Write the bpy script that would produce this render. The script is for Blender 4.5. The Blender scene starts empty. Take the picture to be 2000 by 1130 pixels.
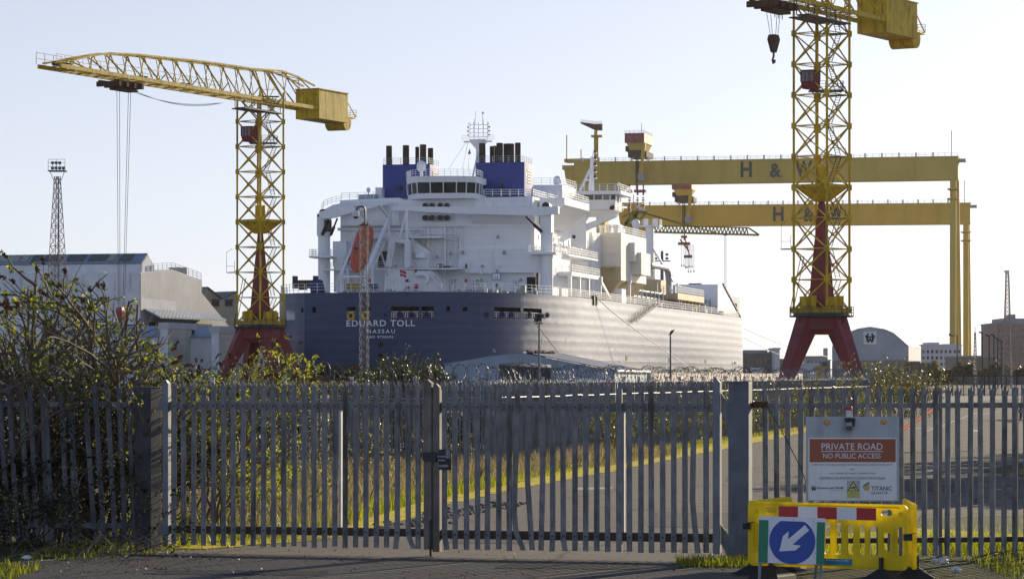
import bpy, bmesh, math, random
import numpy as np
from mathutils import Vector, Matrix

SC = bpy.context.scene
COL = SC.collection
R = math.radians
HAZE = 0.000016
# ---------------------------------------------------------------- camera, sky, sun, exposure
CAM_Z, FPX, CX, HY = 2.45, 6000.0, 1000.0, 735.0
cam_data = bpy.data.cameras.new("camera")
cam = bpy.data.objects.new("camera", cam_data)
COL.objects.link(cam)
cam.location = (0, 0, CAM_Z)
cam.rotation_euler = (R(90), 0, 0)
cam_data.sensor_width = 36.0
cam_data.lens = FPX / 2000.0 * 36.0
cam_data.shift_y = (HY - 565.0) / 2000.0
cam_data.clip_start = 1.0
cam_data.clip_end = 30000.0
SC.camera = cam

SUN_AZ, SUN_EL = 31.0, 15.0          # degrees to the right of the view, degrees above the horizon
world = bpy.data.worlds.new("World")
SC.world = world
world.use_nodes = True
wnt = world.node_tree
sky = wnt.nodes.new("ShaderNodeTexSky")
sky.sky_type = 'NISHITA'
sky.sun_disc = False
sky.sun_elevation = R(SUN_EL)
sky.sun_rotation = R(SUN_AZ)
sky.air_density = 0.5
sky.dust_density = 1.3
sky.ozone_density = 3.2
bg = wnt.nodes["Background"]
bg.inputs[1].default_value = 0.078
# pale winter haze band: the clear-sky colour gives way to a milky tone towards the horizon
wtc = wnt.nodes.new("ShaderNodeTexCoord"); wsx = wnt.nodes.new("ShaderNodeSeparateXYZ"); wmr = wnt.nodes.new("ShaderNodeMapRange")
wnt.links.new(wtc.outputs["Generated"], wsx.inputs[0]); wnt.links.new(wsx.outputs[2], wmr.inputs[0])
wmr.inputs[1].default_value = 0.02; wmr.inputs[2].default_value = 0.30; wmr.inputs[3].default_value = 0.30; wmr.inputs[4].default_value = 0.50
wmx = wnt.nodes.new("ShaderNodeMix"); wmx.data_type = 'RGBA'
wcr = wnt.nodes.new("ShaderNodeMix"); wcr.data_type = 'RGBA'
wm2 = wnt.nodes.new("ShaderNodeMapRange"); wnt.links.new(wsx.outputs[2], wm2.inputs[0]); wm2.inputs[1].default_value = 0.06; wm2.inputs[2].default_value = 0.55
wnt.links.new(wm2.outputs[0], wcr.inputs[0]); wcr.inputs[7].default_value = (1.7, 2.7, 5.2, 1)
# away from the sun the haze band turns from milky to a clearer blue
wdp = wnt.nodes.new("ShaderNodeVectorMath"); wdp.operation = 'DOT_PRODUCT'; wdp.inputs[1].default_value = (math.sin(R(SUN_AZ)), math.cos(R(SUN_AZ)), 0)
wm3 = wnt.nodes.new("ShaderNodeMapRange"); wm3.inputs[1].default_value = -0.5; wm3.inputs[2].default_value = 0.75
wnt.links.new(wtc.outputs["Generated"], wdp.inputs[0]); wnt.links.new(wdp.outputs["Value"], wm3.inputs[0])
wc3 = wnt.nodes.new("ShaderNodeMix"); wc3.data_type = 'RGBA'; wc3.inputs[6].default_value = (10.6, 11.6, 13.4, 1); wc3.inputs[7].default_value = (8.2, 8.5, 9.2, 1)
wnt.links.new(wm3.outputs[0], wc3.inputs[0]); wnt.links.new(wc3.outputs[2], wcr.inputs[6]); wnt.links.new(wcr.outputs[2], wmx.inputs[6])
wnt.links.new(wmr.outputs[0], wmx.inputs[0]); wnt.links.new(sky.outputs[0], wmx.inputs[7])
wnt.links.new(wmx.outputs[2], bg.inputs[0])
sun_data = bpy.data.lights.new("sun", 'SUN')
sun_data.energy = 5.0
sun_data.angle = R(0.5)
sun_data.color = (1.0, 0.85, 0.61)
sun = bpy.data.objects.new("sun", sun_data)
COL.objects.link(sun)
_sd = Vector((math.sin(R(SUN_AZ)) * math.cos(R(SUN_EL)), math.cos(R(SUN_AZ)) * math.cos(R(SUN_EL)), math.sin(R(SUN_EL))))
sun.rotation_euler = _sd.to_track_quat('Z', 'Y').to_euler()
sun.location = _sd * 300
SC.view_settings.view_transform = 'Standard'
SC.view_settings.look = 'None'
SC.view_settings.exposure = 0.45
SC.view_settings.gamma = 1.0
SC.view_settings.use_curve_mapping = False
SC.cycles.max_bounces = 6
SC.cycles.diffuse_bounces = 3
SC.cycles.glossy_bounces = 3
SC.cycles.transmission_bounces = 4
SC.cycles.transparent_max_bounces = 12
SC.cycles.volume_bounces = 0
SC.cycles.use_denoising = True
SC.cycles.sample_clamp_indirect = 6.0

def P(px, py, d):
    return Vector(((px - CX) / FPX * d, d, CAM_Z + (HY - py) / FPX * d))
def G(px, py, z=0.0):
    d = (CAM_Z - z) * FPX / (py - HY)
    return Vector(((px - CX) / FPX * d, d, z))

# ---------------------------------------------------------------- mesh collector
class MB:
    def __init__(s):
        s.v = []; s.f = []
    def add(s, vs, fs):
        o = len(s.v)
        s.v.extend([tuple(p) for p in vs])
        s.f.extend([tuple(i + o for i in f) for f in fs])
        return s
    def hexa(s, c):          # eight corners: bottom loop 0-3, top loop 4-7
        return s.add(c, [(3, 2, 1, 0), (4, 5, 6, 7), (0, 1, 5, 4), (1, 2, 6, 5), (2, 3, 7, 6), (3, 0, 4, 7)])
    def box(s, x0, x1, y0, y1, z0, z1):
        return s.hexa([(x0, y0, z0), (x1, y0, z0), (x1, y1, z0), (x0, y1, z0), (x0, y0, z1), (x1, y0, z1), (x1, y1, z1), (x0, y1, z1)])
    def cbox(s, c, sx, sy, sz, rz=0.0):
        ca, sa = math.cos(rz), math.sin(rz)
        pts = []
        for z in (-sz / 2, sz / 2):
            for x, y in ((-sx / 2, -sy / 2), (sx / 2, -sy / 2), (sx / 2, sy / 2), (-sx / 2, sy / 2)):
                pts.append((c[0] + x * ca - y * sa, c[1] + x * sa + y * ca, c[2] + z))
        return s.hexa(pts)
    def bar(s, p, q, w, h=None, up=(0, 0, 1)):
        p, q = Vector(p), Vector(q); h = w if h is None else h
        d = (q - p)
        if d.length < 1e-6: return s
        d.normalize(); u = Vector(up)
        if abs(d.dot(u)) > .98: u = Vector((1, 0, 0))
        a = d.cross(u).normalized(); b = a.cross(d).normalized()
        a *= w / 2; b *= h / 2
        return s.hexa([p - a - b, p + a - b, p + a + b, p - a + b, q - a - b, q + a - b, q + a + b, q - a + b])
    def tube(s, p, q, r, r2=None, n=8, caps=True):
        p, q = Vector(p), Vector(q); r2 = r if r2 is None else r2
        d = (q - p).normalized(); u = Vector((0, 0, 1)) if abs(d.z) < .95 else Vector((1, 0, 0))
        a = d.cross(u).normalized(); b = a.cross(d)
        vs = []
        for c, rr in ((p, r), (q, r2)):
            for i in range(n):
                t = 2 * math.pi * i / n
                vs.append(c + a * (rr * math.cos(t)) + b * (rr * math.sin(t)))
        fs = [(i, (i + 1) % n, n + (i + 1) % n, n + i) for i in range(n)]
        if caps: fs += [tuple(range(n - 1, -1, -1)), tuple(range(n, 2 * n))]
        return s.add(vs, fs)
    def path(s, pts, r, n=5, r2=None):
        pts = [Vector(p) for p in pts]; m = len(pts); r2 = r if r2 is None else r2
        vs = []; prev = None
        for k, p in enumerate(pts):
            d = (pts[min(k + 1, m - 1)] - pts[max(k - 1, 0)])
            d = d.normalized() if d.length > 1e-9 else Vector((0, 0, 1))
            if prev is None:
                u = Vector((0, 0, 1)) if abs(d.z) < .9 else Vector((1, 0, 0))
                a = d.cross(u).normalized()
            else:
                a = (prev - d * prev.dot(d)).normalized()
            prev = a; b = a.cross(d); rr = r + (r2 - r) * k / max(1, m - 1)
            for i in range(n):
                t = 2 * math.pi * i / n
                vs.append(p + a * (rr * math.cos(t)) + b * (rr * math.sin(t)))
        fs = []
        for k in range(m - 1):
            for i in range(n):
                j = (i + 1) % n
                fs.append((k * n + i, k * n + j, (k + 1) * n + j, (k + 1) * n + i))
        fs += [tuple(range(n - 1, -1, -1)), tuple(range((m - 1) * n, m * n))]
        return s.add(vs, fs)
    def extr(s, poly, vec):
        n = len(poly); vec = Vector(vec)
        vs = [Vector(p) for p in poly] + [Vector(p) + vec for p in poly]
        fs = [tuple(range(n)), tuple(range(2 * n - 1, n - 1, -1))]
        fs += [((i + 1) % n, i, n + i, n + (i + 1) % n) for i in range(n)]
        return s.add(vs, fs)
    def loft(s, loops, caps=True):
        n = len(loops[0]); vs = [p for l in loops for p in l]; fs = []
        for k in range(len(loops) - 1):
            for i in range(n):
                j = (i + 1) % n
                fs.append((k * n + i, k * n + j, (k + 1) * n + j, (k + 1) * n + i))
        if caps:
            fs += [tuple(range(n - 1, -1, -1)), tuple(range((len(loops) - 1) * n, len(loops) * n))]
        return s.add(vs, fs)
    def lathe(s, prof, c, n=16):
        c = Vector(c)
        return s.loft([[c + Vector((r * math.cos(2 * math.pi * i / n), r * math.sin(2 * math.pi * i / n), z)) for i in range(n)] for r, z in prof])
    def ball(s, c, r, n=12, m=8, sz=1.0):
        return s.lathe([(max(.001, r * math.sin(math.pi * k / m)), -r * sz * math.cos(math.pi * k / m)) for k in range(m + 1)], c, n)
    def quad(s, a, b, c, d):
        return s.add([a, b, c, d], [(0, 1, 2, 3)])
    def build(s, name, mat, parent=None, smooth=False, fix=True, loc=None):
        me = bpy.data.meshes.new(name)
        me.from_pydata(s.v, [], s.f)
        if fix and len(s.f) < 60000:
            bm = bmesh.new(); bm.from_mesh(me)
            bmesh.ops.recalc_face_normals(bm, faces=bm.faces)
            bm.to_mesh(me); bm.free()
        if smooth:
            me.polygons.foreach_set("use_smooth", [True] * len(me.polygons))
            me.set_sharp_from_angle(angle=R(40))
        me.materials.append(mat)
        me.update()
        o = bpy.data.objects.new(name, me)
        COL.objects.link(o)
        if parent is not None: o.parent = parent
        if loc is not None: o.location = loc
        return o

def tag(o, label=None, cat=None, group=None, kind=None):
    if label: o["label"] = label
    if cat: o["category"] = cat
    if group: o["group"] = group
    if kind: o["kind"] = kind
    return o
def thing(name, label, cat, loc=(0, 0, 0), rz=0.0, group=None):
    o = bpy.data.objects.new(name, None)
    COL.objects.link(o)
    o.location = loc; o.rotation_euler = (0, 0, rz)
    o.empty_display_size = 0.3
    return tag(o, label, cat, group)
KIDS = {}
def dup(o, parent=None, label=None):
    c = o.copy(); COL.objects.link(c)
    if parent is not None: c.parent = parent
    if label: c["label"] = label
    for ch in [x for x in bpy.data.objects if x.parent == o]: dup(ch, c)
    return c

# ---------------------------------------------------------------- materials
def new_mat(name):
    m = bpy.data.materials.new(name); m.use_nodes = True
    nt = m.node_tree; b = nt.nodes["Principled BSDF"]
    return m, nt, b
def nd(nt, typ, **kw):
    n = nt.nodes.new(typ)
    for k, v in kw.items():
        if k.startswith("i_"):
            n.inputs[int(k[2:])].default_value = v
        else: setattr(n, k, v)
    return n
def rgba(c): return (c[0], c[1], c[2], 1.0)
def pos_node(nt, scale=(1, 1, 1), obj=False):
    if obj:
        g = nd(nt, "ShaderNodeTexCoord"); out = g.outputs["Object"]
    else:
        g = nd(nt, "ShaderNodeNewGeometry"); out = g.outputs["Position"]
    mp = nd(nt, "ShaderNodeMapping")
    mp.inputs["Scale"].default_value = scale
    nt.links.new(out, mp.inputs["Vector"])
    return mp.outputs[0]
def noise(nt, vec, scale, detail=4.0, rough=.6):
    n = nd(nt, "ShaderNodeTexNoise"); n.inputs["Scale"].default_value = scale
    n.inputs["Detail"].default_value = detail; n.inputs["Roughness"].default_value = rough
    nt.links.new(vec, n.inputs["Vector"]); return n.outputs[0]
def ramp(nt, fac, stops):
    r = nd(nt, "ShaderNodeValToRGB"); e = r.color_ramp.elements
    while len(e) < len(stops): e.new(0.5)
    for k, (p, c) in enumerate(stops):
        e[k].position = p; e[k].color = rgba(c) if not isinstance(c, (int, float)) else (c, c, c, 1)
    nt.links.new(fac, r.inputs[0]); return r.outputs[0]
def mixc(nt, fac, a, b, mode='MIX'):
    m = nd(nt, "ShaderNodeMix", data_type='RGBA', blend_type=mode)
    for sock, val in ((m.inputs[0], fac), (m.inputs[6], a), (m.inputs[7], b)):
        if isinstance(val, (int, float)): sock.default_value = val
        elif isinstance(val, (tuple, list)): sock.default_value = rgba(val)
        else: nt.links.new(val, sock)
    return m.outputs[2]
def bumpn(nt, b, h, strength, dist, prev=None):
    n = nd(nt, "ShaderNodeBump"); n.inputs["Strength"].default_value = strength; n.inputs["Distance"].default_value = dist
    nt.links.new(h, n.inputs["Height"])
    if prev is not None: nt.links.new(prev, n.inputs["Normal"])
    nt.links.new(n.outputs[0], b.inputs["Normal"]); return n.outputs[0]
def wave(nt, vec, scale, direction='X', profile='SIN', dist=0.0):
    w = nd(nt, "ShaderNodeTexWave", bands_direction=direction, wave_profile=profile)
    w.inputs["Scale"].default_value = scale; w.inputs["Distortion"].default_value = dist
    nt.links.new(vec, w.inputs["Vector"]); return w.outputs[0]

def paint(name, col, rough=.45, metal=0.0, var=.25, vs=.6, dirt=None, dirt_amt=.5, ds=.5, streak=True, bump=0.0, bs=8.0, spec=.5, obj=False, dth=(.5, .72)):
    """Painted or bare metal / render with cloudy tone variation, optional dirt or rust that runs down in streaks."""
    m, nt, b = new_mat(name)
    v = pos_node(nt, obj=obj)
    n1 = noise(nt, v, vs, 5.0)
    lo = tuple(c * (1 - var) for c in col); hi = tuple(min(1, c * (1 + var * .6)) for c in col)
    c = ramp(nt, n1, [(.3, lo), (.7, hi)])
    if dirt is not None:
        v2 = pos_node(nt, (1, 1, .14) if streak else (1, 1, 1), obj=obj)
        n2 = noise(nt, v2, ds, 6.0, .7)
        f = ramp(nt, n2, [(dth[0], 0.0), (dth[1], dirt_amt)])
        c = mixc(nt, f, c, dirt)
        rr = nd(nt, "ShaderNodeMapRange"); nt.links.new(n2, rr.inputs[0])
        rr.inputs[3].default_value = rough; rr.inputs[4].default_value = min(1, rough + .3)
        nt.links.new(rr.outputs[0], b.inputs["Roughness"])
    else:
        b.inputs["Roughness"].default_value = rough
    nt.links.new(c, b.inputs["Base Color"])
    b.inputs["Metallic"].default_value = metal
    b.inputs["Specular IOR Level"].default_value = spec
    if bump: bumpn(nt, b, noise(nt, v, bs, 4.0), bump, .02)
    return m

def corrugated(name, col, axis='X', pitch=.2, depth=.03, dirt=(.12, .08, .05), dirt_amt=.5, rough=.5, var=.2, ds=.3, world=False):
    m, nt, b = new_mat(name)
    v = pos_node(nt, obj=not world)
    n1 = noise(nt, v, .25, 6.0)
    c = ramp(nt, n1, [(.3, tuple(x * (1 - var) for x in col)), (.7, tuple(min(1, x * (1 + var * .5)) for x in col))])
    v2 = pos_node(nt, (1, 1, .1), obj=not world)
    n2 = noise(nt, v2, ds, 6.0, .7)
    f = ramp(nt, n2, [(.48, 0.0), (.75, dirt_amt)])
    c = mixc(nt, f, c, dirt)
    nt.links.new(c, b.inputs["Base Color"]); b.inputs["Roughness"].default_value = rough
    w = wave(nt, v, .314159 / pitch, axis)
    bumpn(nt, b, w, .8, depth)
    return m

def leafmat(name, c1, c2, c3, trans=.45, rough=.45):
    m, nt, b = new_mat(name)
    g = nd(nt, "ShaderNodeNewGeometry")
    c = ramp(nt, g.outputs["Random Per Island"], [(.0, c1), (.55, c2), (1.0, c3)])
    nt.links.new(c, b.inputs["Base Color"]); b.inputs["Roughness"].default_value = rough
    t = nd(nt, "ShaderNodeBsdfTranslucent")
    hs = nd(nt, "ShaderNodeHueSaturation"); hs.inputs["Value"].default_value = 1.6; hs.inputs["Saturation"].default_value = 1.1
    nt.links.new(c, hs.inputs["Color"]); nt.links.new(hs.outputs[0], t.inputs[0])
    mx = nd(nt, "ShaderNodeMixShader"); mx.inputs[0].default_value = trans
    nt.links.new(b.outputs[0], mx.inputs[1]); nt.links.new(t.outputs[0], mx.inputs[2])
    nt.links.new(mx.outputs[0], nt.nodes["Material Output"].inputs[0])
    return m

M = {}
M['crane_yellow'] = paint('crane_yellow', (.60, .405, .012), .5, spec=.3, var=.22, vs=.5, dirt=(.12, .06, .022), dirt_amt=.75, ds=1.6, dth=(.48, .68))
M['crane_olive'] = paint('crane_olive', (.34, .25, .03), .5, var=.2, vs=.08, dirt=(.10, .06, .03), dirt_amt=.35, ds=.25)
M['gantry_yellow'] = paint('gantry_yellow', (.56, .38, .055), .5, var=.12, vs=.05, dirt=(.22, .13, .04), dirt_amt=.35, ds=.12)
M['gantry_golden'] = paint('gantry_golden', (.70, .42, .03), .5, var=.12, vs=.05, dirt=(.26, .14, .03), dirt_amt=.35, ds=.12)
M['crane_red'] = paint('crane_red', (.20, .018, .024), .45, var=.25, vs=.5, dirt=(.07, .02, .015), dirt_amt=.6, ds=.8)
M['gantry_red'] = paint('gantry_red', (.30, .05, .05), .5, var=.2, vs=.2)
M['dark_steel'] = paint('dark_steel', (.035, .035, .04), .55, var=.3)
M['black'] = paint('black', (.012, .012, .013), .5, var=.2, vs=4)
M['rope'] = paint('rope', (.10, .10, .11), .6)
M['rust'] = paint('rust', (.10, .045, .028), .75, var=.4, vs=1.0, dirt=(.03, .02, .018), dirt_amt=.6, ds=1.0)
M['exhaust'] = paint('exhaust', (.045, .028, .022), .6, var=.4, vs=.5, dirt=(.11, .05, .03), dirt_amt=.5, ds=.6)
M['ship_white'] = paint('ship_white', (.88, .88, .88), .38, var=.05, vs=.2, dirt=(.46, .38, .28), dirt_amt=.3, ds=1.3, dth=(.56, .75))
M['ship_cream'] = paint('ship_cream', (.82, .77, .66), .38, var=.05, vs=.2, dirt=(.50, .42, .30), dirt_amt=.2, ds=.4)
M['ship_tan'] = paint('ship_tan', (.56, .43, .24), .45, var=.08, vs=.2, dirt=(.30, .2, .1), dirt_amt=.25, ds=.4)
M['funnel_blue'] = paint('funnel_blue', (.018, .042, .23), .35, var=.12, vs=.3, dirt=(.05, .07, .2), dirt_amt=.4, ds=.5)
M['cover_blue'] = paint('cover_blue', (.02, .03, .12), .7, var=.3, vs=1)
M['grey_paint'] = paint('grey_paint', (.36, .37, .39), .5, var=.15, vs=.4, dirt=(.2, .17, .14), dirt_amt=.3)
M['dark_interior'] = paint('dark_interior', (.012, .012, .014), .8, var=.2)
M['ship_glass'] = paint('ship_glass', (.03, .035, .035), .08, var=.2, vs=.4, spec=.8)
M['green_glass'] = paint('green_glass', (.09, .13, .11), .1, var=.2, vs=.4, spec=.7)
M['boat_orange'] = paint('boat_orange', (.55, .10, .035), .4, var=.15, vs=.5, dirt=(.25, .06, .03), dirt_amt=.4)
M['white_letter'] = paint('white_letter', (.72, .74, .78), .5, var=.08, vs=2)
M['yellow_ring'] = paint('yellow_ring', (.62, .36, .02), .4, var=.15, vs=2)
M['signal_red'] = paint('signal_red', (.45, .02, .025), .45, var=.1, vs=2)
M['signal_green'] = paint('signal_green', (.02, .22, .10), .5, var=.1, vs=2)
M['signal_blue'] = paint('signal_blue', (.008, .06, .34), .4, var=.12, vs=6)
M['galv'] = paint('galv', (.30, .315, .34), .48, metal=.35, var=.28, vs=9, dirt=(.10, .075, .06), dirt_amt=.6, ds=9)
M['galv_dull'] = paint('galv_dull', (.23, .24, .26), .55, metal=.3, var=.3, vs=2.5, dirt=(.09, .065, .05), dirt_amt=.55, ds=2.5)
M['post_steel'] = paint('post_steel', (.16, .17, .19), .55, metal=.2, var=.3, vs=3, dirt=(.05, .045, .04), dirt_amt=.7, ds=2)
M['rusty_rail'] = paint('rusty_rail', (.075, .06, .05), .7, metal=.2, var=.4, vs=4, dirt=(.16, .08, .05), dirt_amt=.5, ds=5, streak=False)
M['wire'] = paint('wire', (.17, .17, .18), .5, metal=.5, var=.3, vs=8)
M['lattice_grey'] = paint('lattice_grey', (.13, .135, .145), .5, metal=.4, var=.3, vs=1.5)
M['lattice_pink'] = paint('lattice_pink', (.22, .17, .17), .6, var=.3, vs=.5)
M['steel_plate'] = paint('steel_plate', (.46, .49, .52), .5, metal=.15, var=.14, vs=4, dirt=(.28, .27, .25), dirt_amt=.4, ds=6)
M['sign_white'] = paint('sign_white', (.80, .80, .80), .45, var=.05, vs=3, dirt=(.5, .47, .42), dirt_amt=.25, ds=7)
M['sign_brown'] = paint('sign_brown', (.33, .085, .038), .45, var=.06, vs=3)
M['sign_black'] = paint('sign_black', (.025, .025, .03), .5, var=.05)
M['sign_gold'] = paint('sign_gold', (.55, .42, .16), .5, var=.05)
M['sign_yellow'] = paint('sign_yellow', (.66, .60, .14), .45, var=.05)
M['barrier_yellow'] = paint('barrier_yellow', (.88, .70, .012), .38, var=.12, vs=3, dirt=(.35, .22, .03), dirt_amt=.35, ds=4)
def glow_through(m, col, f):
    nt = m.node_tree; b = nt.nodes["Principled BSDF"]; t = nd(nt, "ShaderNodeBsdfTranslucent"); t.inputs[0].default_value = rgba(col)
    mx = nd(nt, "ShaderNodeMixShader"); mx.inputs[0].default_value = f
    nt.links.new(b.outputs[0], mx.inputs[1]); nt.links.new(t.outputs[0], mx.inputs[2]); nt.links.new(mx.outputs[0], nt.nodes["Material Output"].inputs[0])
glow_through(M['barrier_yellow'], (.98, .82, .008), .48)
M['rubber'] = paint('rubber', (.02, .02, .021), .75, var=.3, vs=8)
M['sticker_blue'] = paint('sticker_blue', (.015, .19, .30), .4, var=.08, vs=6)
M['amber'] = paint('amber', (.75, .28, .01), .2, var=.2, vs=30)
M['plastic_white'] = paint('plastic_white', (.68, .68, .68), .4, var=.1, vs=6)
M['litter'] = paint('litter', (.66, .67, .68), .5, var=.15, vs=9)
M['bark'] = paint('bark', (.10, .075, .055), .8, var=.4, vs=6, bump=.3)
M['bark_pale'] = paint('bark_pale', (.22, .16, .11), .8, var=.4, vs=6)
M['twig'] = paint('twig', (.16, .115, .08), .8, var=.4, vs=5)
M['flower_dead'] = paint('flower_dead', (.13, .055, .022), .9, var=.4, vs=9)
M['leaf_green'] = leafmat('leaf_green', (.038, .058, .012), (.092, .118, .024), (.20, .21, .045), .48, .6)
M['leaf_lime'] = leafmat('leaf_lime', (.13, .14, .018), (.24, .25, .03), (.36, .35, .05), .55, .6)
M['leaf_dark'] = leafmat('leaf_dark', (.018, .026, .010), (.045, .056, .018), (.10, .10, .035), .25, .42)
M['leaf_shade'] = leafmat('leaf_shade', (.010, .015, .005), (.020, .028, .008), (.04, .045, .012), .2, .95)  # near-black leaves, the undergrowth's shade is put into the colour
M['leaf_brown'] = leafmat('leaf_brown', (.06, .045, .022), (.12, .10, .04), (.17, .15, .06), .35)
M['grass_lit'] = leafmat('grass_lit', (.10, .13, .016), (.19, .21, .025), (.30, .28, .05), .5)
M['grass_dry'] = leafmat('grass_dry', (.12, .10, .05), (.21, .17, .09), (.32, .27, .16), .35)
M['pole_red'] = paint('pole_red', (.38, .04, .02), .9, spec=.05, var=.2, vs=3)
M['pale_shaded'] = paint('pale_shaded', (.17, .175, .185), .6, metal=.2, var=.35, vs=5, dirt=(.035, .03, .025), dirt_amt=.8, ds=4)  # darker pale steel, shade under the shrubs is put into the colour
M['galv_sunlit'] = paint('galv_sunlit', (.55, .54, .53), .5, metal=.1, var=.2, vs=5, dirt=(.25, .21, .18), dirt_amt=.5, ds=4)  # lighter galvanised steel, sunlight on post and stile faces is painted in
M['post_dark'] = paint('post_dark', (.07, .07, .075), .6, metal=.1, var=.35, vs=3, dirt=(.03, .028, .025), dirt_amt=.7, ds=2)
# ================================================================ GROUND, DOCK WATER, ROAD
def fill_mesh(name, outer, holes, mat, z=0.0, thick=0.0, parent=None, kind=None, xf=None):
    """Flat sheet (or plate of some thickness) with holes. Points are 2D; xf maps (x, y, t) to 3D."""
    bm = bmesh.new(); edges = []
    for loop in [outer] + holes:
        vs = [bm.verts.new((p[0], p[1], 0)) for p in loop]
        for i in range(len(vs)): edges.append(bm.edges.new((vs[i], vs[(i + 1) % len(vs)])))
    bmesh.ops.triangle_fill(bm, use_beauty=True, use_dissolve=False, edges=edges)
    if thick:
        r = bmesh.ops.extrude_face_region(bm, geom=bm.faces[:])
        for v in [g for g in r['geom'] if isinstance(g, bmesh.types.BMVert)]: v.co.z += thick
    bmesh.ops.recalc_face_normals(bm, faces=bm.faces)
    for v in bm.verts:
        v.co = Vector(xf(v.co.x, v.co.y, v.co.z)) if xf else Vector((v.co.x, v.co.y, v.co.z + z))
    if not thick and not xf:
        for f in bm.faces:
            f.normal_update()
            if f.normal.z < 0: f.normal_flip()
    me = bpy.data.meshes.new(name); bm.to_mesh(me); bm.free(); me.materials.append(mat)
    o = bpy.data.objects.new(name, me); COL.objects.link(o)
    if parent: o.parent = parent
    if kind: o["kind"] = kind
    return o

def ground_mat():
    m, nt, b = new_mat("ground_dirt"); v = pos_node(nt)
    n1 = noise(nt, v, .07, 6.0); n2 = noise(nt, v, 1.3, 6.0)
    c = ramp(nt, n1, [(.35, (.12, .105, .08)), (.65, (.21, .19, .16))])
    c = mixc(nt, ramp(nt, n2, [(.4, 0.0), (.7, .6)]), c, (.07, .06, .04))
    nt.links.new(c, b.inputs["Base Color"]); b.inputs["Roughness"].default_value = .9
    bumpn(nt, b, noise(nt, v, 9, 5.0), .6, .05); return m
def asphalt_mat():
    m, nt, b = new_mat("asphalt"); v = pos_node(nt)
    n1 = noise(nt, v, .22, 5.0); n2 = noise(nt, v, 38.0, 3.0, .7); n3 = noise(nt, pos_node(nt, (1, .35, 1)), 1.1, 5.0)
    c = ramp(nt, n1, [(.3, (.047, .040, .035)), (.7, (.084, .072, .061))])
    c = mixc(nt, ramp(nt, n2, [(.35, 0.0), (.72, .75)]), c, (.21, .18, .155))
    c = mixc(nt, ramp(nt, n2, [(.22, .8), (.40, 0.0)]), c, (.022, .022, .022))
    c = mixc(nt, ramp(nt, n3, [(.55, 0.0), (.75, .45)]), c, (.045, .043, .042))
    vor = nd(nt, "ShaderNodeTexVoronoi", feature='DISTANCE_TO_EDGE'); vor.inputs["Scale"].default_value = .35
    mp = pos_node(nt); add = nd(nt, "ShaderNodeMix", data_type='RGBA'); add.inputs[0].default_value = .12
    nt.links.new(mp, add.inputs[6]); 
    nn = nd(nt, "ShaderNodeTexNoise"); nn.inputs["Scale"].default_value = .8; nt.links.new(mp, nn.inputs["Vector"]); nt.links.new(nn.outputs[1], add.inputs[7])
    nt.links.new(add.outputs[2], vor.inputs["Vector"])
    c = mixc(nt, ramp(nt, vor.outputs[0], [(.0, .9), (.018, 0.0)]), c, (.014, .013, .012))
    nt.links.new(c, b.inputs["Base Color"])
    nt.links.new(ramp(nt, n1, [(.3, .8), (.7, .92)]), b.inputs["Roughness"]); b.inputs["Specular IOR Level"].default_value = .28
    bumpn(nt, b, n2, 1.0, .02); return m
def patch_mat():
    m, nt, b = new_mat("asphalt_patch"); v = pos_node(nt)
    n2 = noise(nt, v, 30.0, 3.0, .7)
    c = ramp(nt, n2, [(.3, (.016, .016, .017)), (.6, (.034, .032, .031)), (.75, (.09, .08, .07))])
    nt.links.new(c, b.inputs["Base Color"]); b.inputs["Roughness"].default_value = .85; b.inputs["Specular IOR Level"].default_value = .3
    bumpn(nt, b, n2, 1.0, .015); return m
def moss_mat():
    m, nt, b = new_mat("moss"); v = pos_node(nt)
    n1 = noise(nt, v, 1.2, 6.0); n2 = noise(nt, v, 14, 4.0)
    c = ramp(nt, n1, [(.3, (.40, .36, .018)), (.5, (.70, .54, .02)), (.7, (.76, .52, .02))])
    c = mixc(nt, ramp(nt, n2, [(.35, .7), (.55, 0.0)]), c, (.06, .055, .02))
    nt.links.new(c, b.inputs["Base Color"]); b.inputs["Roughness"].default_value = .9
    b.inputs["Specular IOR Level"].default_value = .2
    bumpn(nt, b, n2, 1.0, .05); return m
def turf_mat():
    m, nt, b = new_mat("turf"); v = pos_node(nt)
    n1 = noise(nt, v, .8, 6.0); n2 = noise(nt, v, 11, 4.0)
    c = ramp(nt, n1, [(.3, (.035, .045, .012)), (.5, (.075, .085, .018)), (.72, (.13, .12, .03))])
    c = mixc(nt, ramp(nt, n2, [(.35, .6), (.6, 0.0)]), c, (.04, .032, .018))
    nt.links.new(c, b.inputs["Base Color"]); b.inputs["Roughness"].default_value = .9
    b.inputs["Specular IOR Level"].default_value = .2
    bumpn(nt, b, n2, 1.0, .06); return m
def water_mat():
    m, nt, b = new_mat("dock_water"); v = pos_node(nt)
    b.inputs["Base Color"].default_value = (.015, .025, .03, 1); b.inputs["Roughness"].default_value = .12
    bumpn(nt, b, noise(nt, v, .8, 4.0), .25, .1); return m
def concrete_mat():
    m, nt, b = new_mat("concrete"); v = pos_node(nt)
    c = ramp(nt, noise(nt, v, .1, 6.0), [(.3, (.22, .21, .20)), (.7, (.34, .32, .30))])
    nt.links.new(c, b.inputs["Base Color"]); b.inputs["Roughness"].default_value = .8
    bumpn(nt, b, noise(nt, v, 4, 4.0), .3, .03); return m
M['ground'] = ground_mat(); M['asphalt'] = asphalt_mat(); M['moss'] = moss_mat(); M['patch'] = patch_mat(); M['turf'] = turf_mat(); M['water'] = water_mat(); M['concrete'] = concrete_mat()
def ship_w(b, s):
    th = R(13.0); return (-21.4 + math.cos(th) * b + math.sin(th) * s, 500 - math.sin(th) * b + math.cos(th) * s)
dock = [ship_w(-34, -12), ship_w(31, -12), ship_w(31, 320), ship_w(-34, 320)]
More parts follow.
